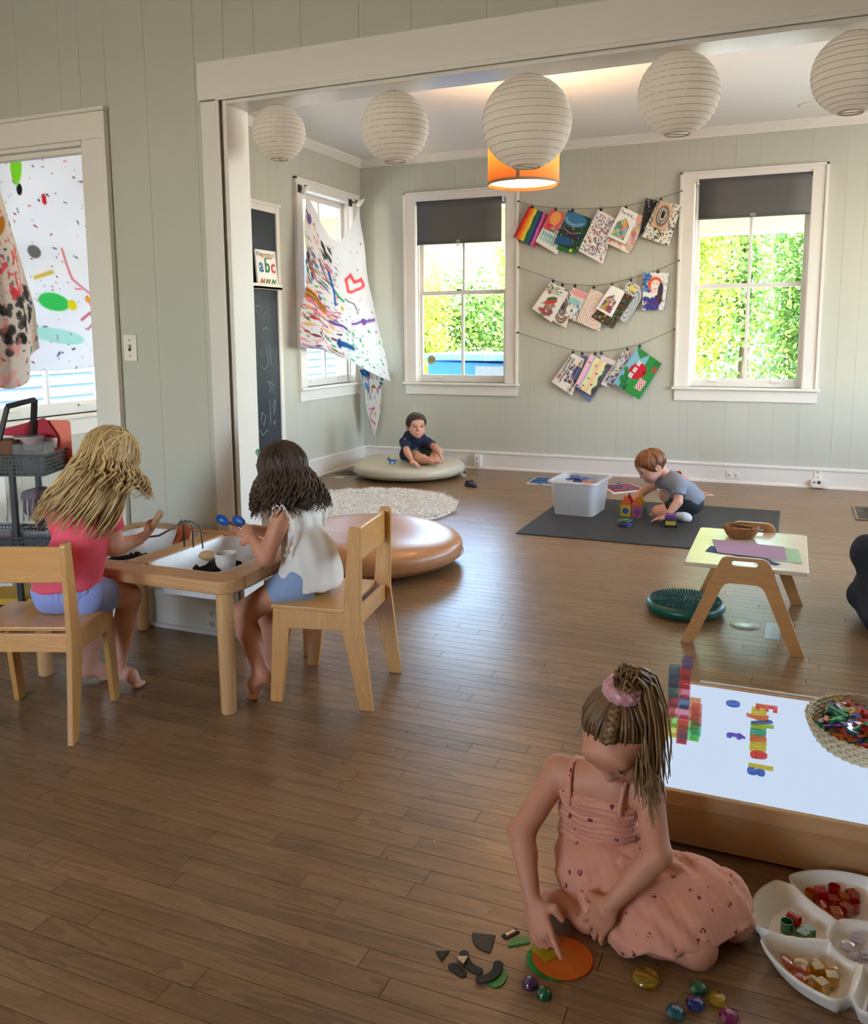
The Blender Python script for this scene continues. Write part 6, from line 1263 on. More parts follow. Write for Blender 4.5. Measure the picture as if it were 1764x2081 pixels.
obox('deli_cup', 'round lidded plastic tub on the top trolley tier', 'tub', tl(-.135, .165, .843), rz_, lambda q: (MB().lathe([(.05, 0), (.06, .05), (.066, .052), (.066, .06), (.0, .06)], 32).build('tub_wall', translucent('deli_plastic', (236, 214, 216), .4), q, smooth=True, auto=40), MB().lathe([(.0, .061), (.055, .061), (.064, .066), (.067, .06)], 32).build('lid', m_acr, q, smooth=True)))
obox('red_envelope', 'red paper envelope sticking up at the back of the top trolley tier', 'envelope', tl(-.14, .235, .84), rz_, lambda q: (MB().prism([(-.16, 0), (.10, 0), (.10, .06), (.05, .14), (-.16, .085)], -.001, .001, RX).build('envelope_sheet', M('red_paper', (176, 28, 56), .7), q), MB().prism([(-.16, 0), (.10, 0), (.105, .045), (-.16, .06)], .002, .003, RX).build('scalloped_band', M('dotted_white', (232, 214, 220), .8), q)))
obox('orange_folder', 'orange plastic folder behind the red envelope', 'folder', tl(-.08, .255, .747), rz_, lambda q: MB().prism(rrect(.2, .22, .02, 4, 0, .11), -.002, .002, RX).build('folder_sheet', M('orange_poly', (226, 92, 56), .4), q))
def shellfill(q):
    g = random.Random(3)
    for k in range(18): MB().lathe([(0, 0), (.012, .004), (0, .01)], 6, (g.uniform(-.06, .06), g.uniform(-.05, .05), .008+g.uniform(0, .03))).build('dried_star', bpy.data.materials.get('dried_star') or M('dried_star', (170, 130, 96), .9), q)
obox('acrylic_box', 'clear acrylic box of dried seed pods on the middle trolley tier', 'box', tl(-.085, .1, .376), rz_, mk_case(.15, .14, .11, shellfill))
obox('acrylic_box', 'clear acrylic box of bright odds and ends on the middle trolley tier', 'box', tl(-.26, .1, .376), rz_, mk_case(.15, .14, .12, lambda q: [MB().box((-.05+.03*k, -.04+.02*(k % 3), .006), (-.03+.03*k, -.01+.02*(k % 3), .07+.01*(k % 2))).build('craft_stick', M('craft_bit', [(214, 60, 130), (240, 130, 60), (80, 150, 190), (220, 80, 90)][k], .6), q, bevel=.003) for k in range(4)]))
def heap(name, label, cat, loc, s, col, seed): return rock(name, label, cat, loc, s, col, seed)
heap('knit_blanket', 'mauve knitted blanket stuffed on the middle trolley tier', 'blanket', tl(-.13, .205, .58), (.115, .045, .085), (126, 108, 122), 5)
obox('yarn_fringe', 'white yarn fringe hanging from the mauve blanket', 'yarn', tl(-.13, .15, .57), rz_, lambda q: [MB().tube([(-.12+.024*k, 0, .04), (-.115+.024*k, -.02, 0), (-.125+.026*k, -.01, -.06)], .004, 5).build('strand', bpy.data.materials.get('white_yarn') or M('white_yarn', (214, 208, 200), .9), q, smooth=True) for k in range(11)])
obox('yellow_box', 'yellow box on the lowest trolley tier', 'box', tl(-.2, .13, .061), rz_, lambda q: (MB().box((-.15, -.1, 0), (.15, .1, .1)).build('carton', M('yellow_card', (196, 150, 40), .7), q, bevel=.004), MB().box((-.152, -.102, .08), (.152, .102, .112)).build('lid', M('yellow_card_lid', (206, 160, 50), .7), q, bevel=.004)))
obox('play_table', 'small white-topped table with blue tray beyond the doorway', 'table', (-3.45, 3.62, 0), 0, lambda q: (MB().prism(rrect(.8, .5, .05), .5, .52).build('table_top', M('white_laminate', (214, 222, 232), .3), q, bevel=.003), [MB().tube([(x, y, 0), (x, y, .5)], .018, 10).build('leg', m_pinez, q) for x in (-.34, .34) for y in (-.2, .2)]))
obox('blue_tray', 'shallow blue tray on the white-topped table beyond the doorway', 'tray', (-3.42, 3.6, .521), .2, lambda q: binshell(.3, .22, .33, .25, .035, .004).build('tray_body', m_bl, q, smooth=True, auto=40))

# ------------------------------------------------------------------ organic modelling: smooth unions of tapered limbs, meshed with surface nets
class Body:
    def __init__(s): s.p = []
    def cone(s, a, b, ra, rb=None, k=.02, op='+'): s.p.append(('c', np.array(a, float), np.array(b, float), ra, ra if rb is None else rb, k, op)); return s
    def chain(s, pts, rs, k=.02):
        for a, b, ra, rb in zip(pts, pts[1:], rs, rs[1:]): s.cone(a, b, ra, rb, k)
        return s
    def ell(s, c, r, k=.02, rot=None, op='+'): s.p.append(('e', np.array(c, float), np.array(r, float), rot, None, k, op)); return s
    def cut(s, pt, nrm, k=.006): n = np.array(nrm, float); s.p.append(('h', np.array(pt, float), n/np.linalg.norm(n), 0, 0, k, 'cut')); return s
    def fold(s, fn): s.p.append(('f', fn, None, 0, 0, 0, 'f')); return s
    def mesh(s, h, name='m'):
        lo = np.full(3, 1e9); hi = -lo
        for q in s.p:
            if q[6] != '+': continue
            if q[0] == 'c':
                for c, r in ((q[1], q[3]), (q[2], q[4])): lo = np.minimum(lo, c-r); hi = np.maximum(hi, c+r)
            elif q[0] == 'e': m = q[2].max(); lo = np.minimum(lo, q[1]-m); hi = np.maximum(hi, q[1]+m)
        lo = lo-.025; n = np.ceil((hi+.025-lo)/h).astype(int)+1
        ax = [lo[i]+h*np.arange(n[i]) for i in range(3)]; D = np.full(n, .12, np.float32)
        def reg(l, u):
            i0 = np.clip(((l-lo)/h).astype(int), 0, n-1); i1 = np.clip(((u-lo)/h).astype(int)+2, 1, n); return tuple(slice(a, b) for a, b in zip(i0, i1))
        for q in s.p:
            typ, op, k = q[0], q[6], q[5]; mg = max(.05, k*1.6)
            if typ == 'c':
                sl = reg(np.minimum(q[1]-q[3], q[2]-q[4])-mg, np.maximum(q[1]+q[3], q[2]+q[4])+mg)
            elif typ == 'e': m = q[2].max(); sl = reg(q[1]-m-mg, q[1]+m+mg)
            else: sl = (slice(None),)*3
            X, Y, Z = np.meshgrid(ax[0][sl[0]], ax[1][sl[1]], ax[2][sl[2]], indexing='ij')
            if typ == 'c':
                a, b = q[1], q[2]; d = b-a; L = d@d+1e-12; px, py, pz = X-a[0], Y-a[1], Z-a[2]
                t = np.clip((px*d[0]+py*d[1]+pz*d[2])/L, 0, 1); v = np.sqrt((px-t*d[0])**2+(py-t*d[1])**2+(pz-t*d[2])**2)-(q[3]+(q[4]-q[3])*t)
            elif typ == 'e':
                px, py, pz = X-q[1][0], Y-q[1][1], Z-q[1][2]
                if q[3] is not None: R = q[3]; px, py, pz = (px*R[0][i]+py*R[1][i]+pz*R[2][i] for i in range(3))
                r = q[2]; k0 = np.sqrt((px/r[0])**2+(py/r[1])**2+(pz/r[2])**2); k1 = np.sqrt((px/r[0]**2)**2+(py/r[1]**2)**2+(pz/r[2]**2)**2)+1e-9; v = k0*(k0-1)/k1
            elif typ == 'h': v = (X-q[1][0])*q[2][0]+(Y-q[1][1])*q[2][1]+(Z-q[1][2])*q[2][2]
            elif typ == 'f': D += q[1](X, Y, Z).astype(np.float32); continue
            A = D[sl]; v = v.astype(np.float32)
            if op == '+': hh = np.clip(.5+.5*(A-v)/k, 0, 1); D[sl] = A*(1-hh)+v*hh-k*hh*(1-hh)
            else:
                w = v if op == 'cut' else -v
                hh = np.clip(.5-.5*(A-w)/k, 0, 1); D[sl] = A*(1-hh)+w*hh+k*hh*(1-hh)
        return nets(D, lo, h, name)
def nets(D, lo, h, name):
    S = D < 0; n = D.shape; c = np.zeros(tuple(k-1 for k in n), np.int8)
    off = [(i, j, k) for i in (0, 1) for j in (0, 1) for k in (0, 1)]
    for o in off: c += S[o[0]:n[0]-1+o[0], o[1]:n[1]-1+o[1], o[2]:n[2]-1+o[2]]
    act = (c > 0) & (c < 8); ids = -np.ones(act.shape, np.int64); I = np.argwhere(act); ids[act] = np.arange(len(I))
    acc = np.zeros((len(I), 3)); cnt = np.zeros(len(I)); d8 = {o: D[I[:, 0]+o[0], I[:, 1]+o[1], I[:, 2]+o[2]] for o in off}
    for o in off:
        for a in range(3):
            if o[a]: continue
            q = list(o); q[a] = 1; q = tuple(q); m = (d8[o] < 0) != (d8[q] < 0); t = np.where(m, d8[o]/(d8[o]-d8[q]+1e-12), 0)
            P = np.tile(np.array(o, float), (len(I), 1)); P[:, a] = t; acc[m] += P[m]; cnt[m] += 1
    V = (I+acc/cnt[:, None])*h+lo; F = []
    for a in range(3):
        b, e = (a+1) % 3, (a+2) % 3; s0 = [slice(None)]*3; s1 = [slice(None)]*3; s0[a] = slice(0, -1); s1[a] = slice(1, None)
        A, B = S[tuple(s0)], S[tuple(s1)]; E = np.argwhere(A != B); ok = (E[:, b] > 0) & (E[:, e] > 0) & (E[:, b] < n[b]-1) & (E[:, e] < n[e]-1); E = E[ok]
        def at(db, de): q = E.copy(); q[:, b] += db; q[:, e] += de; return ids[q[:, 0], q[:, 1], q[:, 2]]
        Q = np.stack([at(-1, -1), at(0, -1), at(0, 0), at(-1, 0)], 1); fl = ~A[E[:, 0], E[:, 1], E[:, 2]]; Q[fl] = Q[fl][:, ::-1]; F.append(Q)
    return V, np.concatenate(F)
def organic(name, parts, mat, parent=None, colors=None):
    """parts: list of (V, F) joined into one mesh in world space, stored relative to the parent"""
    o = 0; Vs, Fs = [], []
    for V, F in parts: Vs.append(V); Fs.append(F+o); o += len(V)
    V = np.concatenate(Vs); F = np.concatenate(Fs); base = np.array(parent.location) if parent is not None else np.zeros(3)
    me = bpy.data.meshes.new(name); me.from_pydata((V-base).tolist(), [], F.tolist()); me.materials.append(mat); me.polygons.foreach_set('use_smooth', [True]*len(F)); me.update()
    if colors is not None: add_color(me, colors(V))
    return put(name, me, parent)
def unit(v): v = np.array(v, float); return v/np.linalg.norm(v)
def frame(fwd, up=(0, 0, 1)):
    """columns: right (the person's left is -right), forward, up"""
    f = unit(fwd); r = unit(np.cross(f, up)); u = np.cross(r, f); return np.stack([r, f, u], 1)
# ---- skin, hair, eyes
def skin(name, c, c2):
    t = NT(name); n = t.noise(t.coord(), 14, 3); n2 = t.noise(t.coord(), 260, 2)
    col = t.mix(n, lin(c), lin(c2)); return t.done(t.bsdf(col, .5, 0, t.bump(n2, .05, .001), Subsurface_Weight=.12, Subsurface_Radius=(.012, .005, .003), Subsurface_Scale=.6, Specular_IOR_Level=.35))
m_skinA = skin('fair_skin', (222, 170, 146), (208, 150, 126)); m_skinB = skin('warm_skin', (206, 146, 116), (190, 128, 100)); m_skinC = skin('tan_skin', (202, 146, 112), (186, 126, 94))
def hairmat(name, dark, light, rough=.42):
    t = NT(name); a = t.n('ShaderNodeAttribute'); a.attribute_name = 'rnd'; col = t.ramp(a.outputs['Fac'], [(0, lin(dark)), (1, lin(light))])
    f = t.noise(t.coord(), 90, 2); col = t.mix(t.math('MULTIPLY', f, .35), col, lin(dark)); return t.done(t.bsdf(col, rough, 0, Anisotropic=.5, Specular_IOR_Level=.45))
def locks(name, L, mat, parent, n=5):
    """L: list of (points, radii); each lock a flattened tapering strand"""
    mb = MB(); rv = []
    for pts, rs, tint in L: k0 = len(mb.v); mb.tube(pts, rs, n, cap=True); rv += [tint]*(len(mb.v)-k0)
    base = parent.location; mb.v = [tuple(Vector(p)-base) for p in mb.v]; o = mb.build(name, mat, parent, smooth=True)
    o.data.attributes.new('rnd', 'FLOAT', 'POINT').data.foreach_set('value', rv); return o
m_eye = M('eye_white', (236, 232, 230), .25); m_iris = M('dark_iris', (46, 30, 22), .15); m_brow = M('brow_hair', (92, 66, 48), .8); m_lip = M('lip_skin', (190, 104, 98), .5)
def head_prims(B, c, R, s=1.0, ears=True, mouth=True):
    """c: centre of the skull; R: frame; s=1 is a head 0.2 m high"""
    def w(x, y, z): return np.array(c)+R @ (np.array((x, y, z))*s)
    B.ell(w(0, -.006, .012), (.074*s, .088*s, .082*s), .02, R); B.ell(w(0, .03, -.035), (.058*s, .055*s, .062*s), .03, R)
    B.ell(w(0, .05, -.076), (.026*s, .026*s, .022*s), .03, R); B.ell(w(.034, .052, -.042), (.026*s, .024*s, .026*s), .025, R); B.ell(w(-.034, .052, -.042), (.026*s, .024*s, .026*s), .025, R)
    B.ell(w(0, .072, .03), (.05*s, .016*s, .03*s), .03, R)
    B.cone(w(0, .078, .004), w(0, .094, -.026), .006*s, .0105*s, .012); B.ell(w(.009, .088, -.028), (.007*s, .007*s, .006*s), .006, R); B.ell(w(-.009, .088, -.028), (.007*s, .007*s, .006*s), .006, R)
    for q in (-1, 1): B.ell(w(q*.03, .086, -.002), (.016*s, .014*s, .01*s), .012, R, '-')
    if mouth: B.ell(w(0, .083, -.053), (.019*s, .009*s, .0045*s), .006, R); B.ell(w(0, .081, -.061), (.015*s, .009*s, .0055*s), .006, R)
    if ears:
        for q in (-1, 1): B.ell(w(q*.077, -.012, -.014), (.009*s, .02*s, .029*s), .008, R); B.ell(w(q*.084, -.008, -.012), (.006*s, .011*s, .018*s), .006, R, '-')
def face_parts(parent, c, R, s=1.0, brow=m_brow, iris=m_iris, look=(0, 0)):
    base = np.array(parent.location)
    def w(x, y, z): return np.array(c)+R @ (np.array((x, y, z))*s)-base
    M4 = Matrix([[R[i][0], R[i][1], R[i][2], 0] for i in range(3)]+[[0, 0, 0, 1]])
    for q in (-1, 1):
        e = MB().lathe([(0, -.0105*s), (.0075*s, -.0075*s), (.0105*s, 0), (.0075*s, .0075*s), (0, .0105*s)], 14, tuple(w(q*.03, .0735, -.003))).build('eye', m_eye, parent, smooth=True)
        d = unit((look[0]*.3+q*.02, 1, look[1]*.3)); p = w(q*.03, .0735, -.003)+R @ (d*.0048*s)
        MB().lathe([(0, -.0072*s), (.0052*s, -.005*s), (.0074*s, 0), (.0052*s, .005*s), (0, .0072*s)], 12, tuple(p)).build('iris', iris, e, smooth=True)
        MB().tube([tuple(w(q*(.044-.026*k), .081+.004*math.sin(k*3), .019+.006*math.sin(k*3.1))) for k in np.linspace(0, 1, 6)], [.0015*s, .0026*s, .003*s, .003*s, .0026*s, .0016*s], 6).build('eyebrow', brow, parent, smooth=True)
        MB().tube([tuple(w(q*(.043-.026*k), .0815, .0005+.0065*math.sin(k*3.14))) for k in np.linspace(0, 1, 6)], [.0008*s, .0014*s, .0016*s, .0016*s, .0014*s, .0008*s], 5).build('eyelid', brow, parent, smooth=True)
    MB().tube([tuple(w(x, .0905-abs(x)*.25, -.0565+.12*abs(x)*.0)) for x in np.linspace(-.017, .017, 7)], [.0012*s, .0024*s, .003*s, .0028*s, .003*s, .0024*s, .0012*s], 6).build('lips', m_lip, parent, smooth=True)
def hand(B, wrist, dirn, palm_n, s=1.0, curl=(.5, .55, .6, .65), spread=.10, thumb=.6, point=None, side=1):
    """wrist point, direction of the fingers, palm normal (towards the palm side); side=+1: thumb lies along +cross(dirn, palm_n)"""
    d = unit(dirn); n = unit(np.array(palm_n)-d*np.dot(palm_n, d)); x = np.cross(d, n)*side; w = np.array(wrist, float)
    L = .062*s
    R = np.stack([x, d, n], 1)
    B.ell(w+d*.03*s, (.0275*s, .038*s, .0125*s), .01, R)
    for i, (off, ln) in enumerate(((.0205, .046), (.0068, .052), (-.0068, .048), (-.0198, .038))):
        c = curl[i]; base = w+d*L*.95+x*off*s; a = base-d*.012*s; dd = unit(d+x*spread*(1.2-i*.8)*.6); seg = (.42, .33, .25); p = base; r = (.0062, .0058, .0052, .0044)
        ang = 0; pts = [a, base]; 
        for k in range(3):
            ang += c*(.55+.35*k) if point != i else .06
            v = dd*math.cos(ang)+n*math.sin(ang); p = p+v*ln*s*seg[k]; pts.append(p)
        B.chain(pts, [.0066*s, r[0]*s, r[1]*s, r[2]*s, r[3]*s], .003)
    tb = w+d*.014*s+x*.02*s; t1 = tb+(d*.5+x*.75+n*.35*thumb)*.026*s; t2 = t1+(d*.8+x*.25*(1-thumb)+n*.55*thumb)*.022*s
    B.chain([w+d*.006*s+x*.008*s, tb, t1, t2], [.011*s, .0095*s, .0082*s, .0062*s], .008)
def limb(B, pts, rs, k=.018): B.chain(pts, rs, k)
def wob(X, Y, Z, a, f, ph): return a*np.sin(X*f+ph+1.7*np.sin(Z*f*.6))*np.sin(Z*f*.8+Y*f*.5+ph*2)

def sleeve(inn, S, E, frac, r0, r1, h=.0045):
    inn, S, E = (np.array(q, float) for q in (inn, S, E)); b = Body(); b.chain([inn, S, S+(E-S)*(frac+.1)], [r0, r0, r1], .02); b.cut(S+(E-S)*frac, E-S, .004); b.fold(lambda X, Y, Z: wob(X, Y, Z, .002, 48, .3)); return b.mesh(h)
def pant(H, K, frac, r0, r1, floor, h=.0045):
    H, K = (np.array(q, float) for q in (H, K)); b = Body(); b.cone(H, H+(K-H)*(frac+.1), r0, r1, .02); b.cut(H+(K-H)*frac, K-H, .004); b.cut((0, 0, floor), (0, 0, -1), .003); b.fold(lambda X, Y, Z: wob(X, Y, Z, .002, 50, .6)); return b.mesh(h)

# ------------------------------------------------------------------ people
def torso(B, P, C, x, s=1.0, add=0.0, top=True):
    P, C = np.array(P), np.array(C); Mi = P*.5+C*.5
    for q in (-1, 1):
        B.cone(P+x*q*.036*s, Mi+x*q*.030*s, .066*s+add, .057*s+add, .03); B.cone(Mi+x*q*.030*s, C+x*q*.042*s, .057*s+add, .056*s+add, .03)
def arm(B, S, E, W, s=1.0, add=0.0, r=(.034, .029, .026, .019)):
    S, E, W = np.array(S), np.array(E), np.array(W); B.chain([S, E], [r[0]*s+add, r[1]*s+add], .02); m = E+(W-E)*.3; B.chain([E, m, W], [r[1]*s+add, r[2]*s*1.03+add, r[3]*s+add], .015)
def leg(B, H, K, A, T, s=1.0, r=(.062, .044, .04, .026), foot=True):
    H, K, A, T = map(lambda q: np.array(q, float), (H, K, A, T)); B.chain([H, K], [r[0]*s, r[1]*s], .025); m = K+(A-K)*.35; B.chain([K, m, A], [r[1]*s*.96, r[2]*s, r[3]*s], .02)
    if foot:
        d = unit(T-A*np.array((1, 1, 0))-np.array((0, 0, T[2]))); up = np.array((0, 0, 1.)); x = np.cross(d, up)
        heel = A+(A-K)/np.linalg.norm(A-K)*.018*s-d*.012*s; B.ell(heel, (.022*s, .022*s, .02*s), .02)
        B.chain([A, A*.45+T*.55+up*.012*s, T-d*.02*s+up*.006*s], [.026*s, .024*s, .018*s], .02)
        for i, (o, l) in enumerate(((-.018, .014), (-.008, .016), (.001, .013), (.01, .009), (.018, .004))): B.cone(T+x*o*s*1.0-d*.022*s+up*.004*s, T+x*o*s+d*(l-.016)*s+up*.002*s, .0085*s, (.0085 if i else .010)*s*.85, .006)
def hair_dir(c, R, s, d, k=1.0): 
    d = unit(d); return np.array(c)+R @ (np.array((0, -.006, .012))*s+d*np.array((.074, .088, .082))*s*k)
def person(label, loc): return thing('person', label, 'person', loc, group='people in the playroom')
# ---- 1. girl in the peach sundress, pointing
G = person('girl in a peach flowered sundress kneeling on the floor and pointing at plastic shapes', (-.37, 1.93, 0))
P = np.array((-.385, 1.955, .085)); C = np.array((-.372, 1.885, .305)); RS = np.array((-0.473, 1.895, 0.321)); LS = np.array((-0.258, 1.865, 0.332)); x = unit(LS-RS)
RE = np.array((-0.536, 1.800, 0.201)); RW = np.array((-0.490, 1.735, 0.081)); LE = np.array((-0.222, 1.775, 0.236)); LW = np.array((-0.314, 1.735, 0.121))
HD = np.array((-0.320, 1.825, 0.480)); HR = frame((-.16, -.66, -.73)); hs = 1.03
B = Body(); torso(B, P, C, x, .93); B.cone(C+np.array((0, .0, .02)), HD+HR @ np.array((0, -.03, -.06)), .036, .034, .02); B.chain([C+(RS-C)*.2+(0, 0, .012), RS], [.046, .034], .025); B.chain([C+(LS-C)*.2+(0, 0, .012), LS], [.046, .034], .025)
head_prims(B, HD, HR, hs); arm(B, RS, RE, RW, 1.0); arm(B, LS, LE, LW, 1.0)
leg(B, (-.42, 1.93, .085), (-.135, 1.772, .046), (-.375, 1.785, .036), (-.497, 1.84, .022), .95); leg(B, (-.33, 1.97, .085), (-.068, 1.89, .046), (-.24, 2.03, .036), (-.33, 2.09, .022), .95)
body = B.mesh(.0042)
Bh = Body(); tip = np.array((-.435, 1.669, .018)); d = unit(tip-RW); hand(Bh, RW+d*.004, d, (.12, 1, -.1), 1.16, (.05, 1.15, 1.2, 1.2), .02, .9, 0, 1); Bh.cone(RW+unit(RE-RW)*.03, RW+d*.02, .0192, .0185, .01)
Bl = Body(); d2 = unit(np.array((-0.363, 1.748, 0.025))-LW); hand(Bl, LW+d2*.004, d2, (.1, .8, -.6), 1.16, (.25, .3, .36, .42), .24, .5, None, -1); Bl.cone(LW+unit(LE-LW)*.03, LW+d2*.02, .0192, .0185, .01)
organic('body', [body, Bh.mesh(.0024), Bl.mesh(.0024)], m_skinB, G); face_parts(G, HD, HR, hs, look=(0, -.6))
def dress_mat():
    t = NT('peach_flowered_cotton'); v = t.coord(); vo = t.n('ShaderNodeTexVoronoi'); vo.inputs['Scale'].default_value = 31; vo.inputs['Randomness'].default_value = .75; t.l(v, vo.inputs['Vector'])
    v2 = t.n('ShaderNodeTexVoronoi'); v2.inputs['Scale'].default_value = 150; t.l(v, v2.inputs['Vector'])
    near = t.math('LESS_THAN', vo.outputs['Distance'], .2); petal = t.math('LESS_THAN', v2.outputs['Distance'], .55); m = t.math('MULTIPLY', near, petal)
    base = t.mix(t.noise(v, 30), lin((206, 138, 112)), lin((220, 156, 130))); c = t.mix(m, base, lin((112, 36, 44)))
    return t.done(t.bsdf(c, .85, 0, t.bump(t.noise(v, 190, 3), .25, .002), Sheen_Weight=.15))
m_dress = dress_mat()
S = Body(); torso(S, P, C-np.array((0, 0, .02)), x, .93, .008); S.cut(C+np.array((0, -.02, .012)), (0, -.15, 1)); S.cut(P+np.array((0, 0, .03)), (0, 0, -1))
S.fold(lambda X, Y, Z: .0022*np.sin(Z*430+2.2*np.sin(X*60)+1.3*np.sin(Y*50))*(Z > .12)+.0012*np.sin(X*900+Z*80)+.004*np.sin(Z*95+X*12+1))
organic('bodice', [S.mesh(.003)], m_dress, G)
K = Body(); K.ell((-.375, 1.94, .115), (.105, .10, .07), .03); K.cone((-.36, 1.925, .09), (-.12, 1.895, .066), .098, .08, .05); K.cone((-.37, 1.90, .085), (-.165, 1.815, .062), .092, .076, .05); K.cone((-.13, 1.9, .05), (-.20, 1.80, .045), .09, .08, .05); K.cone((-.30, 1.86, .05), (-.235, 1.79, .035), .08, .07, .05); K.cone((-.39, 1.87, .10), (-.335, 1.80, .04), .06, .048, .04); K.ell((-.20, 1.86, .02), (.175, .125, .05), .04)
K.cone((-.30, 1.86, .165), (-.14, 1.775, .035), .014, .018, .03); K.cone((-.33, 1.85, .155), (-.28, 1.76, .045), .012, .016, .03); K.cone((-.27, 1.89, .17), (-.055, 1.845, .05), .012, .02, .03)
K.cut((0, 0, .008), (0, 0, -1)); K.cut((-.10, 1.80, .058), (.38, -.3, -1)); K.cut((-.445, 1.86, .03), (-.8, -.5, -.35), .01)
K.fold(lambda X, Y, Z: .0045*np.sin((X*.75-Y)*31+3.2*np.sin(X*21+Z*15)+1.5*np.sin(Y*33))*np.clip((.2-Z)*9, 0, 1)+.0028*np.sin((X+Y*.6)*70+Z*60+2*np.sin(Y*40))+.0012*np.sin(X*260)*np.sin(Y*240))
organic('skirt', [K.mesh(.004)], m_dress, G)
W_ = Body(); W_.ell((-.375, 1.925, .145), (.098, .088, .018), .02); W_.fold(lambda X, Y, Z: .004*np.sin(np.arctan2(Y-1.925, X+.375)*34)); organic('waist_ruffle', [W_.mesh(.0035)], m_dress, G)
bw = Body(); q = np.array((-0.280, 1.830, 0.159)); bw.ell(q, (.016, .014, .013), .01); bw.ell(q+(.03, -.004, .01), (.022, .012, .014), .012); bw.ell(q+(-.024, -.004, .008), (.018, .012, .013), .012); bw.chain([q, q+(.05, -.02, -.04), q+(.10, -.05, -.085), q+(.125, -.075, -.125)], [.008, .012, .015, .017], .012); bw.fold(lambda X, Y, Z: .002*np.sin(X*300+Z*120)); organic('bow', [bw.mesh(.003)], m_dress, G)
for sg, SH in ((-1, RS), (1, LS)):
    b = C+x*sg*.060+np.array((0, -.064, -.006)); a = C+(SH-C)*.62+np.array((0, -.004, .046)); pts = [b+(0, .004, -.02), b, (a+b)/2+np.array((0, -.02, .010)), a+(0, -.022, .0), a, a+(0, .03, -.008)]; loc = Vector(G.location)
    MB().tube([Vector(lerp(pts, q))-loc for q in np.linspace(0, 1, 14)], .0055, 6).build('strap', m_dress, G, smooth=True)
# hair swept up to a high ponytail with a scrunchie
m_hairA = hairmat('dark_blonde_hair', (66, 44, 26), (166, 126, 82)); pony = unit((-.22, -.62, .95)); g = np.random.default_rng(5); Lk = []
cap = Body(); cap.ell(HD+HR @ (np.array((0, -.006, .012))*hs), np.array((.0765, .0905, .0845))*hs, .01, HR); cap.cut(HD+HR @ (np.array((0, .046, .070))*hs), HR @ np.array((0, .86, -.5)), .01); cap.cut(HD+HR @ (np.array((0, 0, -.055))*hs), HR @ np.array((0, .3, -1)), .01)
cp = organic('hair_cap', [cap.mesh(.004)], m_hairA, G); cp.data.attributes.new('rnd', 'FLOAT', 'POINT').data.foreach_set('value', np.full(len(cp.data.vertices), .15, np.float32))
def slerp(a, b, t): w = math.acos(max(-1, min(1, float(np.dot(a, b))))); return a if w < 1e-4 else (a*math.sin((1-t)*w)+b*math.sin(t*w))/math.sin(w)
for i in range(330):
    a = g.uniform(0, 2*math.pi); front = math.cos(a)      # hairline all around the head, lowest at the nape
    z0 = .9*max(front, 0)**1.1-.42*max(-front, 0)-.12+(.1 if front > .4 else 0); dirn = unit((math.sin(a)*.95, math.cos(a), z0)); dirn = unit(dirn+pony*g.uniform(0, .55))
    k0 = 1.04+g.uniform(0, .03); pts = [tuple(hair_dir(HD, HR, hs, slerp(dirn, pony, t), .975+(k0-.975)*min(1, t*3.5)+.03*math.sin(t*3.14)+.02*t)) for t in np.linspace(0, 1, 12)]; r = g.uniform(.0022, .004)
    Lk.append((pts, [r*.3, r*.8]+[r]*8+[r*.9, r*.7], float(np.clip(g.normal(.42, .22), 0, 1))))
pb = hair_dir(HD, HR, hs, pony, 1.12)
for i in range(190):                                          # the tail, falling over her left shoulder
    o = g.normal(size=3)*np.array((.012, .012, .012)); e = g.uniform(.75, 1.05); sw = g.normal(size=3)*.009
    top = pb+HR @ np.array((-.02, -.02, .045))+o; pts = [pb+o*.5, top, pb+np.array((.03, .02, .012))+o*1.1+sw*.4, pb+np.array((.048, .014, -.05))*1+o*1.1+sw, pb+np.array((.054, .004, -.12*e))+o*1.2+sw*1.1, pb+np.array((.062+g.normal()*.008, -.012, -.215*e))+o*1.0+sw*1.3]
    fine = [tuple(lerp(pts, t)) for t in np.linspace(0, 1, 16)]; r = g.uniform(.0022, .004); Lk.append((fine, [r*(1-.75*(t**3)) for t in np.linspace(0, 1, 16)], float(np.clip(g.normal(.68, .2), 0, 1))))
for i in range(26):                                           # wisps in front of the ear
    e = g.uniform(.6, 1.1); st = hair_dir(HD, HR, hs, unit((-.95, .35+g.uniform(-.15, .15), .1)), 1.03); pts = [st, st+np.array((.02, -.012, -.05)), st+np.array((.018+g.normal()*.01, -.02, -.10*e)), st+np.array((.03+g.normal()*.012, -.03, -.14*e))]
    Lk.append(([tuple(lerp(pts, t)) for t in np.linspace(0, 1, 10)], [.0022*(1-.8*t) for t in np.linspace(0, 1, 10)], float(g.uniform(.4, .9))))
bA = unit((-.22, .62, .75)); bB = slerp(bA, pony, .85)        # french braid along the top
for ph in range(3):
    pts = [tuple(hair_dir(HD, HR, hs, unit(slerp(bA, bB, t)+HR.T @ HR @ np.array((.13*math.sin(t*17+ph*2.09), 0, 0))), 1.10+.035*math.cos(2*(t*17+ph*2.09))+.01)) for t in np.linspace(0, 1, 34)]; Lk.append((pts, [.0075*(.55+.45*math.sin(math.pi*min(1, t*1.2+.05))) for t in np.linspace(0, 1, 34)], .3+.18*ph))
locks('hair', Lk, m_hairA, G)
sc = Body(); E1 = HR @ unit(np.cross(pony, (1, 0, 0))); E2 = np.cross(HR @ pony, E1); cc = hair_dir(HD, HR, hs, pony, 1.17)
for i in range(22):
    a0, a1 = 2*math.pi*i/22, 2*math.pi*(i+1)/22; rr = .026; q0 = cc+(E1*math.cos(a0)+E2*math.sin(a0))*rr; q1 = cc+(E1*math.cos(a1)+E2*math.sin(a1))*rr; sc.cone(q0, q1, .0125+.004*(i % 2), .0125+.004*((i+1) % 2), .008)
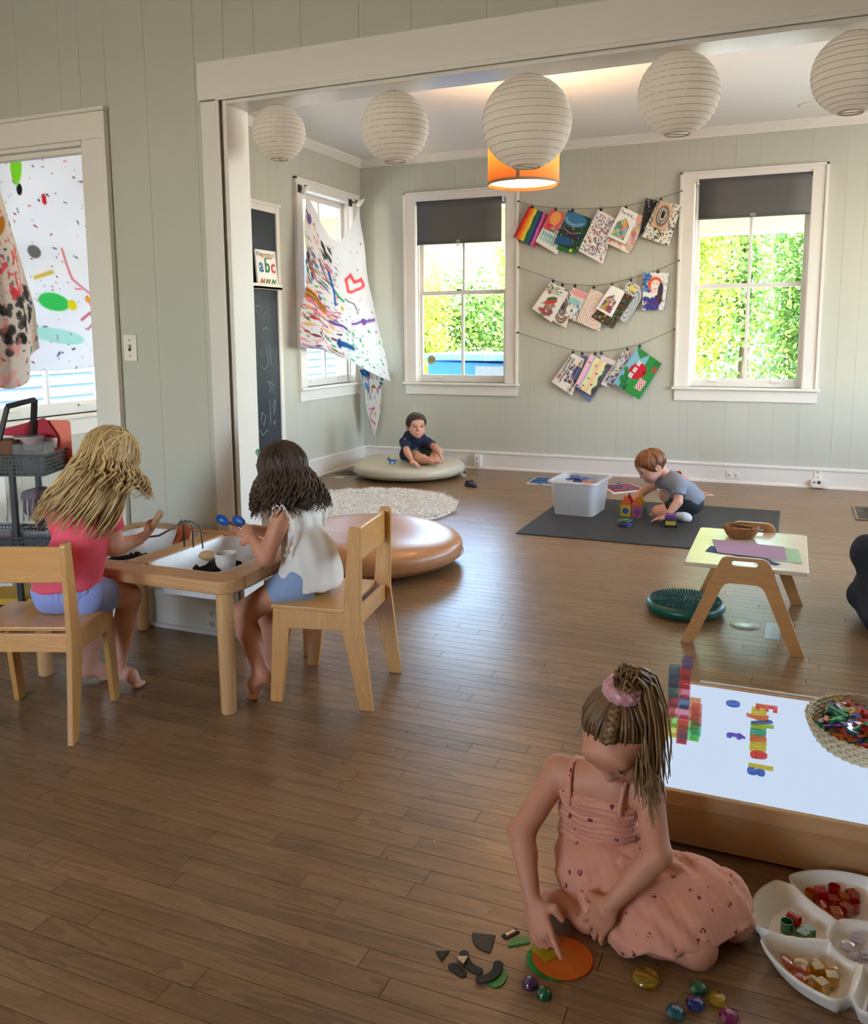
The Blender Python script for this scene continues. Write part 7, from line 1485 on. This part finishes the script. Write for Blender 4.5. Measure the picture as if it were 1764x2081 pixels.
sc.fold(lambda X, Y, Z: .003*np.sin(X*260+2)*np.sin(Y*240)*np.sin(Z*250)); organic('scrunchie', [sc.mesh(.0025)], M('dusty_pink_satin', (196, 136, 140), .4, Sheen_Weight=.4), G)
# ---- 2. dark-haired girl on the chair
G2 = person('dark-haired girl in a white ruffled top and denim shorts sitting at the sensory table', (-1.70, 2.74, 0))
P = np.array((-1.672, 2.775, .447)); C = np.array((-1.715, 2.765, .655)); LS = np.array((-1.722, 2.660, 0.698)); RS = np.array((-1.735, 2.875, .69)); x = unit(RS-LS)
LE = np.array((-1.761, 2.600, 0.544)); LW = np.array((-1.814, 2.600, 0.613)); RE = np.array((-1.85, 2.86, .56)); RW = np.array((-1.91, 2.74, .61))
HD = np.array((-1.785, 2.765, .85)); HR = frame((-.93, .22, -.28)); hs = 1.0
B = Body(); torso(B, P, C, x, .95); B.cone(C+np.array((0, 0, .02)), HD+HR @ np.array((0, -.025, -.05)), .036, .034, .02); B.chain([C+(LS-C)*.2, LS], [.045, .034], .025); B.chain([C+(RS-C)*.2, RS], [.045, .034], .025); head_prims(B, HD, HR, hs)
arm(B, LS, LE, LW, 1.06); arm(B, RS, RE, RW)
KL = np.array((-1.871, 2.600, 0.320)); AL = np.array((-1.781, 2.575, 0.106)); leg(B, (-1.685, 2.70, .442), KL, AL, (-1.826, 2.561, 0.012), 1.0); KR = np.array((-1.922, 2.800, 0.247)); AR = np.array((-1.887, 2.800, 0.017)); leg(B, (-1.69, 2.83, .442), KR, AR, (AR[0]-.085, AR[1]+.02, .012), 1.0)
body = B.mesh(.0048); Bh = Body(); d = unit(np.array((-1.915, 2.625, .655))-LW); hand(Bh, LW+d*.003, d, (-.35, .85, -.3), .98, (.75, .8, .85, .9), .05, .8, None, 1); Bh.cone(LW+unit(LE-LW)*.03, LW+d*.02, .0195, .0175, .01)
Bl = Body(); d2 = unit((-.35, -.6, .25)); hand(Bl, RW, d2, (-.3, -.2, -.9), .98, (.75, .8, .85, .9), .05, .8, None, -1)
organic('body', [body, Bh.mesh(.0026), Bl.mesh(.0026)], m_skinB, G2); face_parts(G2, HD, HR, hs, look=(0, -.5))
m_white = M('white_cotton_jersey', (228, 222, 214), .85, var=.03, bump=.15, bs=160)
S = Body(); torso(S, P-(0, 0, .0), C+(0, 0, .0), x, .95, .013); S.cone(P+(.004, -.02, -.02), P+(.0, 0, .08), .108, .09, .04); S.cone(P+(.004, .02, -.02), P+(.0, 0, .08), .108, .09, .04); S.chain([C+(LS-C)*.15, C+(LS-C)*.72+(.0, .0, .006)], [.056, .044], .025); S.chain([C+(RS-C)*.15, C+(RS-C)*.72+(0, 0, .006)], [.056, .044], .025)
S.ell(P+(-.045, -.01, .0), (.062, .122, .066), .03); S.cut(P+(0, 0, -.046), (.1, 0, -1)); S.cut(C+(-.02, 0, .058), (-.35, 0, 1)); S.fold(lambda X, Y, Z: wob(X, Y, Z, .0035, 34, .4)+.002*np.sin((X+Y)*70+Z*20)); organic('top', [S.mesh(.0045)], m_white, G2)
mb = MB(); loc = np.array(G2.location)
for S0, sg in ((LS, -1), (RS, 1)):
    sp = [S0+np.array((-.035, sg*.004, -.055)), S0+np.array((-.012, sg*.012, .022)), S0+np.array((.03, sg*.012, .03)), S0+np.array((.055, sg*.01, -.02)), S0+np.array((.05, sg*.008, -.09)), S0+np.array((.03, sg*.012, -.15))]
    pts = [lerp(sp, t) for t in np.linspace(0, 1, 60)]
    def rf(u, v):
        i = int(round(u*59)); p = pts[i]; o = np.array((.004*math.sin(i*1.15), sg*(.004+.026*v), .012*v*math.cos(i*1.15)+.008*v)); return tuple(p+o-loc)
    MB().grid(rf, 60, 4).build('ruffle', m_white, G2, smooth=True, solid=.002)
m_denim = M('light_denim', (136, 160, 194), .85, var=.08, vs=30, bump=.2, bs=220)
HL, HRt = np.array((-1.69, 2.705, .43)), np.array((-1.695, 2.83, .43)); S = Body(); S.ell(P-(0, 0, .02), (.09, .1, .05), .03); S.cut((0, 0, .379), (0, 0, -1), .003)
organic('shorts', [S.mesh(.0045), pant(HL, KL, .46, .076, .06, .36), pant(HRt, KR, .46, .076, .06, .36)], m_denim, G2)
m_hairB = hairmat('brown_hair', (34, 22, 16), (110, 78, 56)); g = np.random.default_rng(8); Lk = []
cap = Body(); cap.ell(HD+HR @ np.array((0, -.006, .012)), np.array((.08, .094, .088)), .01, HR); cap.cut(HD+HR @ np.array((0, .052, .04)), HR @ np.array((0, 1, -.35)), .01); cap.cone(HD+HR @ np.array((0, -.035, -.03)), HD+HR @ np.array((0, -.055, -.14)), .05, .045, .04)
cp = organic('hair_cap', [cap.mesh(.005)], m_hairB, G2); cp.data.attributes.new('rnd', 'FLOAT', 'POINT').data.foreach_set('value', np.full(len(cp.data.vertices), .1, np.float32))
def loose_hair(HD, HR, hs, g, n, crown, length, wave, fall, out=.02, r=(.003, .006), tint=(.4, .2), face_gap=.45, lean=(0, 0, 0), freq=(14, 22)):
    L = []
    for i in range(n):
        a = g.uniform(face_gap, 2*math.pi-face_gap); end = unit((math.sin(a), math.cos(a), -.18+.1*math.cos(a)+.0)); cr = unit(np.array(crown)+g.normal(size=3)*.28); k0 = 1.08+g.uniform(0, .09)
        pts = [hair_dir(HD, HR, hs, slerp(cr, end, t), k0+.02*t) for t in np.linspace(0, 1, 7)]; p = pts[-1].copy(); ln = length*g.uniform(.72, 1.08); m = 12; ph = g.uniform(0, 6); fq = g.uniform(*freq); radial = HR @ np.array((math.sin(a), math.cos(a), 0)); radial[2] *= .2; v = unit(np.array((0, 0, -1))+radial*.18+np.array(lean)); sd = np.cross(radial, (0, 0, 1))
        for j in range(1, m+1):
            q = j/m; pts.append(p+v*ln*q+radial*out*math.sin(q*2.2)+(radial*math.cos(ph+q*fq)+sd*math.sin(ph+q*fq))*wave*q**.8+np.array(fall)*q*q)
        r0 = g.uniform(*r); k = len(pts); L.append(([tuple(q) for q in pts], [r0*(.45 if j == 0 else 1 if j < k*.7 else max(.12, 1-(j-k*.7)/(k*.3)*.9)) for j in range(k)], float(np.clip(g.normal(*tint), 0, 1))))
    return L
Lk = loose_hair(HD, HR, hs, g, 400, (0, .15, 1), .16, .014, (.02, 0, 0), .03, (.002, .0042), (.36, .2), .75, (.1, 0, 0)); locks('hair', Lk, m_hairB, G2)
t2 = MB(); pc = hair_dir(HD, HR, hs, unit((-.45, .72, .5)), 1.14)-loc
for sgn in (-1, 1): t2.tube([pc, pc+np.array((.004, -.006, .012*sgn))*1.2, pc+np.array((-.002, -.008, .028*sgn)), pc+np.array((-.006, -.004, .036*sgn))], [.005, .009, .011, .004], 8)
t2.build('hair_bow', M('sage_green_ribbon', (120, 168, 144), .6), G2, smooth=True)
# ---- 3. blonde girl on the left chair
G3 = person('blonde girl in a coral shirt and blue shorts sitting with her back to us', (-2.36, 2.27, 0))
P = np.array((-2.375, 2.255, .452)); C = np.array((-2.305, 2.315, .725)); RS = np.array((-2.249, 2.330, 0.773)); LS = np.array((-2.404, 2.270, 0.741)); x = unit(LS-RS)
HA2 = np.array((-2.214, 2.500, 0.622)); RE = np.array((-2.245, 2.360, 0.597)); RW = np.array((-2.222, 2.460, 0.605)); LE = np.array((-2.53, 2.40, .55)); LW = np.array((-2.46, 2.52, .56))
HD = np.array((-2.239, 2.360, 0.926)); HR = frame((.3, .82, -.5)); hs = 1.04
B = Body(); torso(B, P, C, x, 1.0); B.cone(C+np.array((0, 0, .02)), HD+HR @ np.array((0, -.025, -.05)), .036, .034, .02); B.chain([C+(LS-C)*.2, LS], [.045, .034], .025); B.chain([C+(RS-C)*.2, RS], [.045, .034], .025); head_prims(B, HD, HR, hs)
arm(B, LS, LE, LW); arm(B, RS, RE, RW, 1.1); KR = np.array((-2.287, 2.460, 0.378)); AR = np.array((-2.367, 2.460, 0.065)); leg(B, (-2.315, 2.285, .446), KR, AR, (-2.281, 2.501, 0.012), 1.0); KL = np.array((-2.46, 2.45, .345)); AL = np.array((-2.511, 2.470, 0.055)); leg(B, (-2.425, 2.26, .446), KL, AL, (-2.456, 2.509, 0.012), 1.05)
body = B.mesh(.0048); Bh = Body(); d = unit(HA2-RW); hand(Bh, RW+d*.002, d, (-.5, .2, .85), 1.02, (1.0, 1.05, 1.1, 1.1), .03, .9, None, 1); Bh.cone(RW+unit(RE-RW)*.03, RW+d*.02, .0205, .018, .01); Bl = Body(); d2 = unit((.5, .7, -.2)); hand(Bl, LW, d2, (.2, -.1, -1), 1.0)
organic('body', [body, Bh.mesh(.0026), Bl.mesh(.0026)], m_skinA, G3); face_parts(G3, HD, HR, hs, look=(0, -.4))
m_coral = M('coral_cotton', (240, 92, 110), .85, var=.04, vs=5, bump=.12, bs=180)
S = Body(); torso(S, P+(0, 0, .03), C, x, 1.0, .013); S.chain([C+(LS-C)*.15, C+(LS-C)*.8], [.058, .047], .03); S.chain([C+(RS-C)*.15, C+(RS-C)*.8], [.058, .047], .03)
S.cut(P+(0, 0, .012), (0, 0, -1)); S.cone(P+(0, 0, .03), P+(0, 0, .06), .108, .09, .03); S.cut(P+(0, 0, .012), (0, 0, -1)); S.cut(C+(.02, .02, .06), (.2, .3, 1)); S.fold(lambda X, Y, Z: wob(X, Y, Z, .0035, 30, 1.1)+.0028*np.sin((X-Y)*55+Z*60)*np.clip((.66-Z)*5, 0, 1)); organic('shirt', [S.mesh(.0045), sleeve(C+(RS-C)*.6, RS, RE, .62, .047, .047), sleeve(C+(LS-C)*.6, LS, LE, .55, .047, .046)], m_coral, G3)
m_peri = M('periwinkle_cotton', (150, 164, 222), .8, var=.04, bump=.1, bs=120)
H1 = np.array((-2.315, 2.285, .43)); H2 = np.array((-2.425, 2.26, .43)); S = Body(); torso(S, P-(0, 0, .005), P+(0, 0, .03), x, 1.1, .012); S.cut((0, 0, .3785), (0, 0, -1), .003); S.cut(P+(0, 0, .016), (0, 0, 1)); S.fold(lambda X, Y, Z: .0022*np.sin(np.arctan2(Y-2.26, X+2.37)*26)*np.clip((Z-.40)*14, 0, 1)+wob(X, Y, Z, .003, 40, 0))
organic('shorts', [S.mesh(.0045), pant(H1, KR, .5, .079, .06, .35), pant(H2, KL, .5, .079, .06, .35)], m_peri, G3)
m_hairC = hairmat('blonde_hair', (118, 84, 46), (232, 200, 140)); g = np.random.default_rng(12)
cap = Body(); cap.ell(HD+HR @ (np.array((0, -.006, .012))*hs), np.array((.08, .094, .088))*hs, .01, HR); cap.cut(HD+HR @ np.array((0, .055, .04)), HR @ np.array((0, 1, -.35)), .01); cap.cone(HD+HR @ np.array((0, -.04, -.02)), HD+np.array((-.05, -.05, -.14)), .05, .05, .04); cap.cone(HD+np.array((-.05, -.05, -.14)), HD+np.array((-.085, -.075, -.24)), .05, .03, .04)
cp = organic('hair_cap', [cap.mesh(.005)], m_hairC, G3); cp.data.attributes.new('rnd', 'FLOAT', 'POINT').data.foreach_set('value', np.full(len(cp.data.vertices), .3, np.float32))
Lk = loose_hair(HD, HR, hs, g, 430, (.0, -.1, 1), .27, .012, (-.05, -.01, .0), .02, (.002, .0042), (.55, .24), 1.25, (-.30, -.11, 0), (7, 12))+loose_hair(HD, HR, hs, g, 190, (.0, -.1, 1), .12, .016, (.0, 0, .0), .03, (.002, .004), (.62, .22), .55, (-.05, .0, 0), (12, 18))
locks('hair', Lk, m_hairC, G3)
# ---- 4. boy sitting on the beige cushion
G4 = person('small boy in a navy polo shirt sitting on the beige floor cushion', (-3.3, 7.4, .16))
P = np.array((-3.33, 7.40, .222)); C = np.array((-3.285, 7.37, .385)); RS = np.array((-3.362, 7.330, 0.339)); LS = np.array((-3.160, 7.380, 0.342)); x = unit(LS-RS)
RE = np.array((-3.269, 7.170, 0.279)); RW = np.array((-3.189, 7.100, 0.206)); LE = np.array((-3.054, 7.330, 0.306)); LW = np.array((-2.985, 7.270, 0.257)); HD = np.array((-3.247, 7.340, 0.506)); HR = frame((.58, -.81, -.06)); hs = 1.13
B = Body(); torso(B, P, C, x, .95); B.cone(C+np.array((0, 0, .01)), HD+HR @ np.array((0, -.02, -.06)), .036, .036, .02); B.chain([C+(LS-C)*.2, LS], [.045, .034], .025); B.chain([C+(RS-C)*.2, RS], [.045, .034], .025); head_prims(B, HD, HR, hs); arm(B, RS, RE, RW, 1.05); arm(B, LS, LE, LW, 1.05)
K1 = np.array((-3.17, 7.21, .215)); A1 = np.array((-3.02, 7.16, .20)); leg(B, (-3.31, 7.36, .225), K1, A1, (-2.93, 7.18, .195), 1.0); K2 = np.array((-3.06, 7.42, .25)); A2 = np.array((-3.07, 7.25, .20)); leg(B, (-3.27, 7.42, .225), K2, A2, (-3.0, 7.20, .195), 1.0)
body = B.mesh(.005); Bh = Body(); hand(Bh, RW, (.75, -.25, -.35), (0, 0, -1), .95, (.2, .2, .25, .3), .12, .3, None, -1); Bl = Body(); hand(Bl, LW, (.55, -.3, -.6), (-.3, -.3, -.6), .95, (.4, .4, .5, .5), .1, .5, None, 1)
organic('body', [body, Bh.mesh(.003), Bl.mesh(.003)], m_skinA, G4); face_parts(G4, HD, HR, hs, look=(-.35, .05))
def polo_mat():
    t = NT('navy_print_cotton'); v = t.coord(); vo = t.n('ShaderNodeTexVoronoi'); vo.inputs['Scale'].default_value = 16; t.l(v, vo.inputs['Vector']); m = t.math('LESS_THAN', vo.outputs['Distance'], .16)
    mk = t.mix(t.math('GREATER_THAN', t.noise(v, 20, 0), .5), lin((200, 80, 90)), lin((210, 210, 220))); return t.done(t.bsdf(t.mix(m, lin((26, 34, 66)), mk), .8))
m_polo = polo_mat(); S = Body(); torso(S, P-(0, 0, .01), C, x, .95, .014); S.chain([C+(LS-C)*.15, C+(LS-C)*.85], [.058, .048], .03); S.chain([C+(RS-C)*.15, C+(RS-C)*.85], [.058, .048], .03)
S.cut(P-(0, 0, .052), (0, 0, -1)); S.cut(C+(.015, -.02, .052), (.25, -.35, 1)); S.fold(lambda X, Y, Z: wob(X, Y, Z, .004, 32, .2)); organic('polo_shirt', [S.mesh(.005), sleeve(C+(RS-C)*.6, RS, RE, .75, .049, .047), sleeve(C+(LS-C)*.6, LS, LE, .7, .049, .047)], m_polo, G4)
cl = Body(); N0 = C*.55+HD*.45+np.array((0, 0, -.022))
for i in range(14):
    if i in (2, 3): continue
    a0, a1 = [2*math.pi*(i+k)/14-.2 for k in (0, 1)]; f = lambda a: N0+HR @ np.array((.048*math.sin(a), .046*math.cos(a)+.008, -.02*math.cos(a)-.006)); cl.cone(f(a0), f(a1), .013, .013, .008)
organic('collar', [cl.mesh(.004)], M('navy_knit', (24, 30, 56), .8), G4)
S = Body(); H1 = np.array((-3.31, 7.36, .225)); H2 = np.array((-3.27, 7.42, .225)); S.ell(P-(0, 0, .01), (.085, .08, .055), .03); S.cut((0, 0, .158), (0, 0, -1)); S.fold(lambda X, Y, Z: wob(X, Y, Z, .003, 40, 2)); organic('shorts', [S.mesh(.005), pant(H1, K1, .55, .074, .066, .158), pant(H2, K2, .85, .074, .064, .158)], M('olive_camo', (74, 78, 66), .85, var=.35, vs=30), G4)
def short_hair(name, HD, HR, hs, parent, mat, g, n, crown, part, fringe=.36, thick=1.06, r=(.0035, .0065), nape=-.3):
    cap = Body(); cap.ell(HD+HR @ (np.array((0, -.008, .016))*hs), np.array((.080, .094, .086))*hs, .01, HR); cap.cut(HD+HR @ (np.array((0, .062, .034))*hs), HR @ np.array((0, 1, -.45)), .012); cap.cut(HD+HR @ (np.array((0, -.02, -.05))*hs), HR @ np.array((0, .25, -1)), .012)
    cp = organic(name+'_cap', [cap.mesh(.005)], mat, parent); cp.data.attributes.new('rnd', 'FLOAT', 'POINT').data.foreach_set('value', np.full(len(cp.data.vertices), .25, np.float32)); L = []
    for i in range(n):
        a = g.uniform(0, 2*math.pi); fr = math.cos(a); zz = fringe*max(fr, 0)**.6-.22*abs(math.sin(a))*(fr < .5)+nape*max(-fr, 0); end = unit((math.sin(a)+part*max(fr, 0), math.cos(a), zz+g.normal()*.05)); cr = unit(np.array(crown)+g.normal(size=3)*.16); t0 = g.uniform(0, .5); k0 = thick+g.uniform(0, .055)
        pts = [tuple(hair_dir(HD, HR, hs, slerp(cr, end, t), k0+.04*math.sin(t*3.0))) for t in np.linspace(t0, 1.0, 8)]; r0 = g.uniform(*r)*hs; L.append((pts, [r0*.5, r0, r0, r0, r0, r0*.9, r0*.7, r0*.25], float(np.clip(g.normal(.45, .22), 0, 1))))
    locks(name, L, mat, parent)
short_hair('hair', HD, HR, hs, G4, hairmat('dark_brown_hair', (38, 26, 20), (104, 78, 60)), np.random.default_rng(3), 190, (-.25, -.1, 1), .35, .42)
t = thing('toy_animal', 'small blue and white toy animal on the beige cushion', 'toy', (-3.40, 7.13, .158), rz=.3); m_tb = M('toy_blue', (36, 106, 176), .5); S = Body(); S.cone((-.02, 0, .03), (.02, 0, .028), .016, .014, .01); S.ell((-.036, 0, .046), (.013, .012, .012), .01); S.cone((-.04, 0, .05), (-.034, .002, .07), .005, .003, .006); S.cone((.03, 0, .03), (.05, 0, .042), .006, .003, .008)
for sx in (-.022, .02):
    for sy in (-.009, .009): S.cone((sx, sy, .025), (sx, sy, .006), .006, .006, .006)
V, F = S.mesh(.002); me = bpy.data.meshes.new('toy_body'); me.from_pydata(V.tolist(), [], F.tolist()); me.materials.append(m_tb); me.polygons.foreach_set('use_smooth', [True]*len(F)); put('toy_body', me, t)
MB().lathe([(0, -.008), (.012, -.004), (.014, .004), (0, .008)], 14, (0, -.006, .02), None, 1.4, 1).build('white_belly', m_plate, t, smooth=True)
# ---- 5. crouching boy in grey
G5 = person('red-haired boy in a grey shirt crouching on the black mat building with tiles', (-.74, 6.36, 0))
P = np.array((-0.644, 6.380, 0.144)); C = np.array((-0.771, 6.360, 0.282)); LS = np.array((-0.718, 6.270, 0.271)); RS = np.array((-0.857, 6.450, 0.273)); x = unit(RS-LS); HD = np.array((-0.929, 6.340, 0.392)); HR = frame((-.72, -.38, -.58)); hs = 1.14
LE = np.array((-0.715, 6.220, 0.158)); LW = np.array((-0.788, 6.170, 0.055)); RE = np.array((-1.003, 6.460, 0.169)); RW = np.array((-1.071, 6.400, 0.092))
B = Body(); torso(B, P, C, x, .95); B.cone(C+np.array((0, 0, .01)), HD+HR @ np.array((0, -.03, -.05)), .038, .036, .02); B.chain([C+(LS-C)*.2, LS], [.045, .034], .025); B.chain([C+(RS-C)*.2, RS], [.045, .034], .025); head_prims(B, HD, HR, hs); arm(B, LS, LE, LW, 1.05); arm(B, RS, RE, RW, 1.05)
K1 = np.array((-0.858, 6.280, 0.064)); K1[2] = .062; A1 = np.array((-.705, 6.275, .055)); leg(B, P+(0, -.05, -.02), K1, A1, (-.62, 6.30, .02), 1.05, foot=False); K2 = np.array((-0.831, 6.440, 0.161)); A2 = np.array((-.70, 6.45, .06)); leg(B, P+(0, .05, -.02), K2, A2, (-.78, 6.45, .02), 1.05, foot=False)
body = B.mesh(.005); Bh = Body(); hand(Bh, LW, (-.9, -.1, -.25), (0, 0, -1), 1.0, (.15, .2, .2, .3), .14, .3, None, 1); Bl = Body(); hand(Bl, RW, (-.5, -.3, -.8), (.4, -.3, -.4), 1.0, (.5, .5, .6, .6), .08, .6, None, -1); organic('body', [body, Bh.mesh(.003), Bl.mesh(.003)], m_skinA, G5); face_parts(G5, HD, HR, hs, look=(0, -.3))
m_grey = M('grey_heather_jersey', (128, 134, 146), .85, var=.08, vs=40); S = Body(); torso(S, P+(C-P)*.05, C, x, .97, .016); S.cone(P, P+(C-P)*.3, .105, .095, .04); S.chain([C+(LS-C)*.15, C+(LS-C)*.85], [.06, .05], .03); S.chain([C+(RS-C)*.15, C+(RS-C)*.85], [.06, .05], .03)
S.cut(P+(P-C)*.22, P-C); S.cut(C+(HD-C)*.42, HD-C); S.fold(lambda X, Y, Z: wob(X, Y, Z, .0045, 30, .7)); organic('shirt', [S.mesh(.005), sleeve(C+(LS-C)*.6, LS, LE, .6, .052, .05), sleeve(C+(RS-C)*.6, RS, RE, .32, .052, .05)], m_grey, G5)
# printed panel across the shoulders, following the shirt
u_ = unit(C-P); o_ = unit(np.cross(u_, x)); o_ = o_ if o_[2] > 0 else -o_; mb = MB(); loc = np.array(G5.location)
mb.grid(lambda a, b: tuple(C+u_*(-.055+.075*b)+x*((a-.5)*.15)+o_*(.089-.05*(2*a-1)**2)-loc), 14, 8); mb.build('shoulder_print', M('coral_print', (238, 112, 92), .8), G5, smooth=True, solid=.002)
S = Body(); S.ell(P-(0, 0, .02), (.09, .095, .06), .03); H1 = P+(0, -.05, -.02); H2 = P+(0, .05, -.02); S.cone(H1, H1+(K1-H1)*.55, .08, .07, .03); S.cone(H2, H2+(K2-H2)*.55, .08, .07, .03); S.cut((0, 0, .012), (0, 0, -1)); organic('shorts', [S.mesh(.005)], M('black_mesh_shorts', (26, 30, 32), .8), G5)
for A_, K_, yo in ((A1, K1, -1), (A2, K2, 1)):
    sd = unit(K_-A_); so = Body(); tp = np.array((A_[0]-.03 if yo < 0 else A_[0]-.075, A_[1]-.015*yo, .03)); hl = np.array((A_[0]+.055 if yo < 0 else A_[0]+.03, A_[1], .035)); so.chain([A_+sd*.07, A_+sd*.01, (A_+hl)/2, hl], [.037, .036, .036, .03], .02); so.chain([(A_+hl)/2, tp+np.array((0, 0, .004)), tp+np.array((-.03, 0, -.002))], [.034, .029, .024], .02); so.cut((0, 0, .0088), (0, 0, -1), .003)
    organic('sock', [so.mesh(.004)], M('white_sock', (228, 226, 222), .9), G5)
    if yo < 0:
        for q, cq in ((.062, (40, 44, 60)), (.05, (232, 130, 50)), (.038, (40, 44, 60))): MB().tube([tuple(A_+sd*(q-.005)-loc), tuple(A_+sd*(q+.005)-loc)], .0395, 20).build('sock_stripe', M('sock_stripe', cq, .9), G5, smooth=True)
short_hair('hair', HD, HR, hs, G5, hairmat('auburn_hair', (80, 42, 22), (186, 118, 66)), np.random.default_rng(6), 220, (-.1, -.35, 1), .1, .34, 1.08, nape=-.42)
# ---- 6. seated adult at the right edge, mostly out of frame
G6 = person('seated adult in dark clothes at the right edge, only the bent knees showing', (.72, 4.5, 0)); m_dark = M('dark_denim', (34, 38, 48), .85, var=.2, vs=12, bump=.2, bs=60)
B = Body(); B.cone((.66, 4.75, .62), (.62, 4.7, .74), .05, .05, .02); HD = np.array((.62, 4.66, .83)); HR = frame((-.5, -.8, -.2)); head_prims(B, HD, HR, 1.15); LW = np.array((.52, 4.42, .36)); RW = np.array((.62, 4.50, .36)); arm(B, (.56, 4.72, .58), (.48, 4.6, .40), LW, 1.4); arm(B, (.82, 4.78, .58), (.86, 4.62, .40), RW, 1.4)
Bh = Body(); hand(Bh, LW, (.5, -.5, -.3), (0, 0, -1), 1.4); Bl = Body(); hand(Bl, RW, (-.6, -.3, -.3), (0, 0, -1), 1.4, side=-1); organic('body', [B.mesh(.007), Bh.mesh(.005), Bl.mesh(.005)], m_skinA, G6); face_parts(G6, HD, HR, 1.15)
S = Body(); S.ell((.74, 4.8, .14), (.2, .17, .13), .06); S.chain([(.66, 4.74, .14), (.372, 4.46, .315), (.41, 4.30, .06)], [.10, .075, .06], .04); S.chain([(.8, 4.72, .14), (.66, 4.36, .30), (.42, 4.40, .10)], [.10, .08, .062], .04); S.chain([(.40, 4.60, .13), (.365, 4.42, .12), (.40, 4.2, .055)], [.075, .07, .05], .04); S.cut((0, 0, .004), (0, 0, -1)); S.fold(lambda X, Y, Z: wob(X, Y, Z, .006, 24, .3)); organic('trousers', [S.mesh(.007)], m_dark, G6)
S = Body(); torso(S, (.73, 4.82, .2), (.7, 4.78, .56), unit((.9, .2, 0)), 1.6); S.chain([(.68, 4.77, .58), (.56, 4.72, .58), (.52, 4.66, .49), (.48, 4.6, .40)], [.075, .062, .056, .05], .03); S.chain([(.74, 4.79, .58), (.82, 4.78, .58), (.85, 4.68, .49), (.86, 4.62, .40)], [.075, .062, .056, .05], .03); organic('sweater', [S.mesh(.007)], M('charcoal_knit', (46, 46, 52), .9), G6)
g = np.random.default_rng(4); cap = Body(); cap.ell(HD+HR @ np.array((0, -.008, .016)), np.array((.092, .108, .1)), .01, HR); cap.cut(HD+HR @ np.array((0, .066, .04)), HR @ np.array((0, 1, -.4)), .012); m_hairD = hairmat('adult_brown_hair', (40, 28, 20), (110, 80, 56)); cp = organic('hair_cap', [cap.mesh(.006)], m_hairD, G6); cp.data.attributes.new('rnd', 'FLOAT', 'POINT').data.foreach_set('value', np.full(len(cp.data.vertices), .25, np.float32))
locks('hair', loose_hair(HD, HR, 1.15, g, 120, (0, 0, 1), .2, .01, (0, 0, 0), .02, (.005, .009), (.4, .2), .8), m_hairD, G6)

bpy.context.view_layer.update()
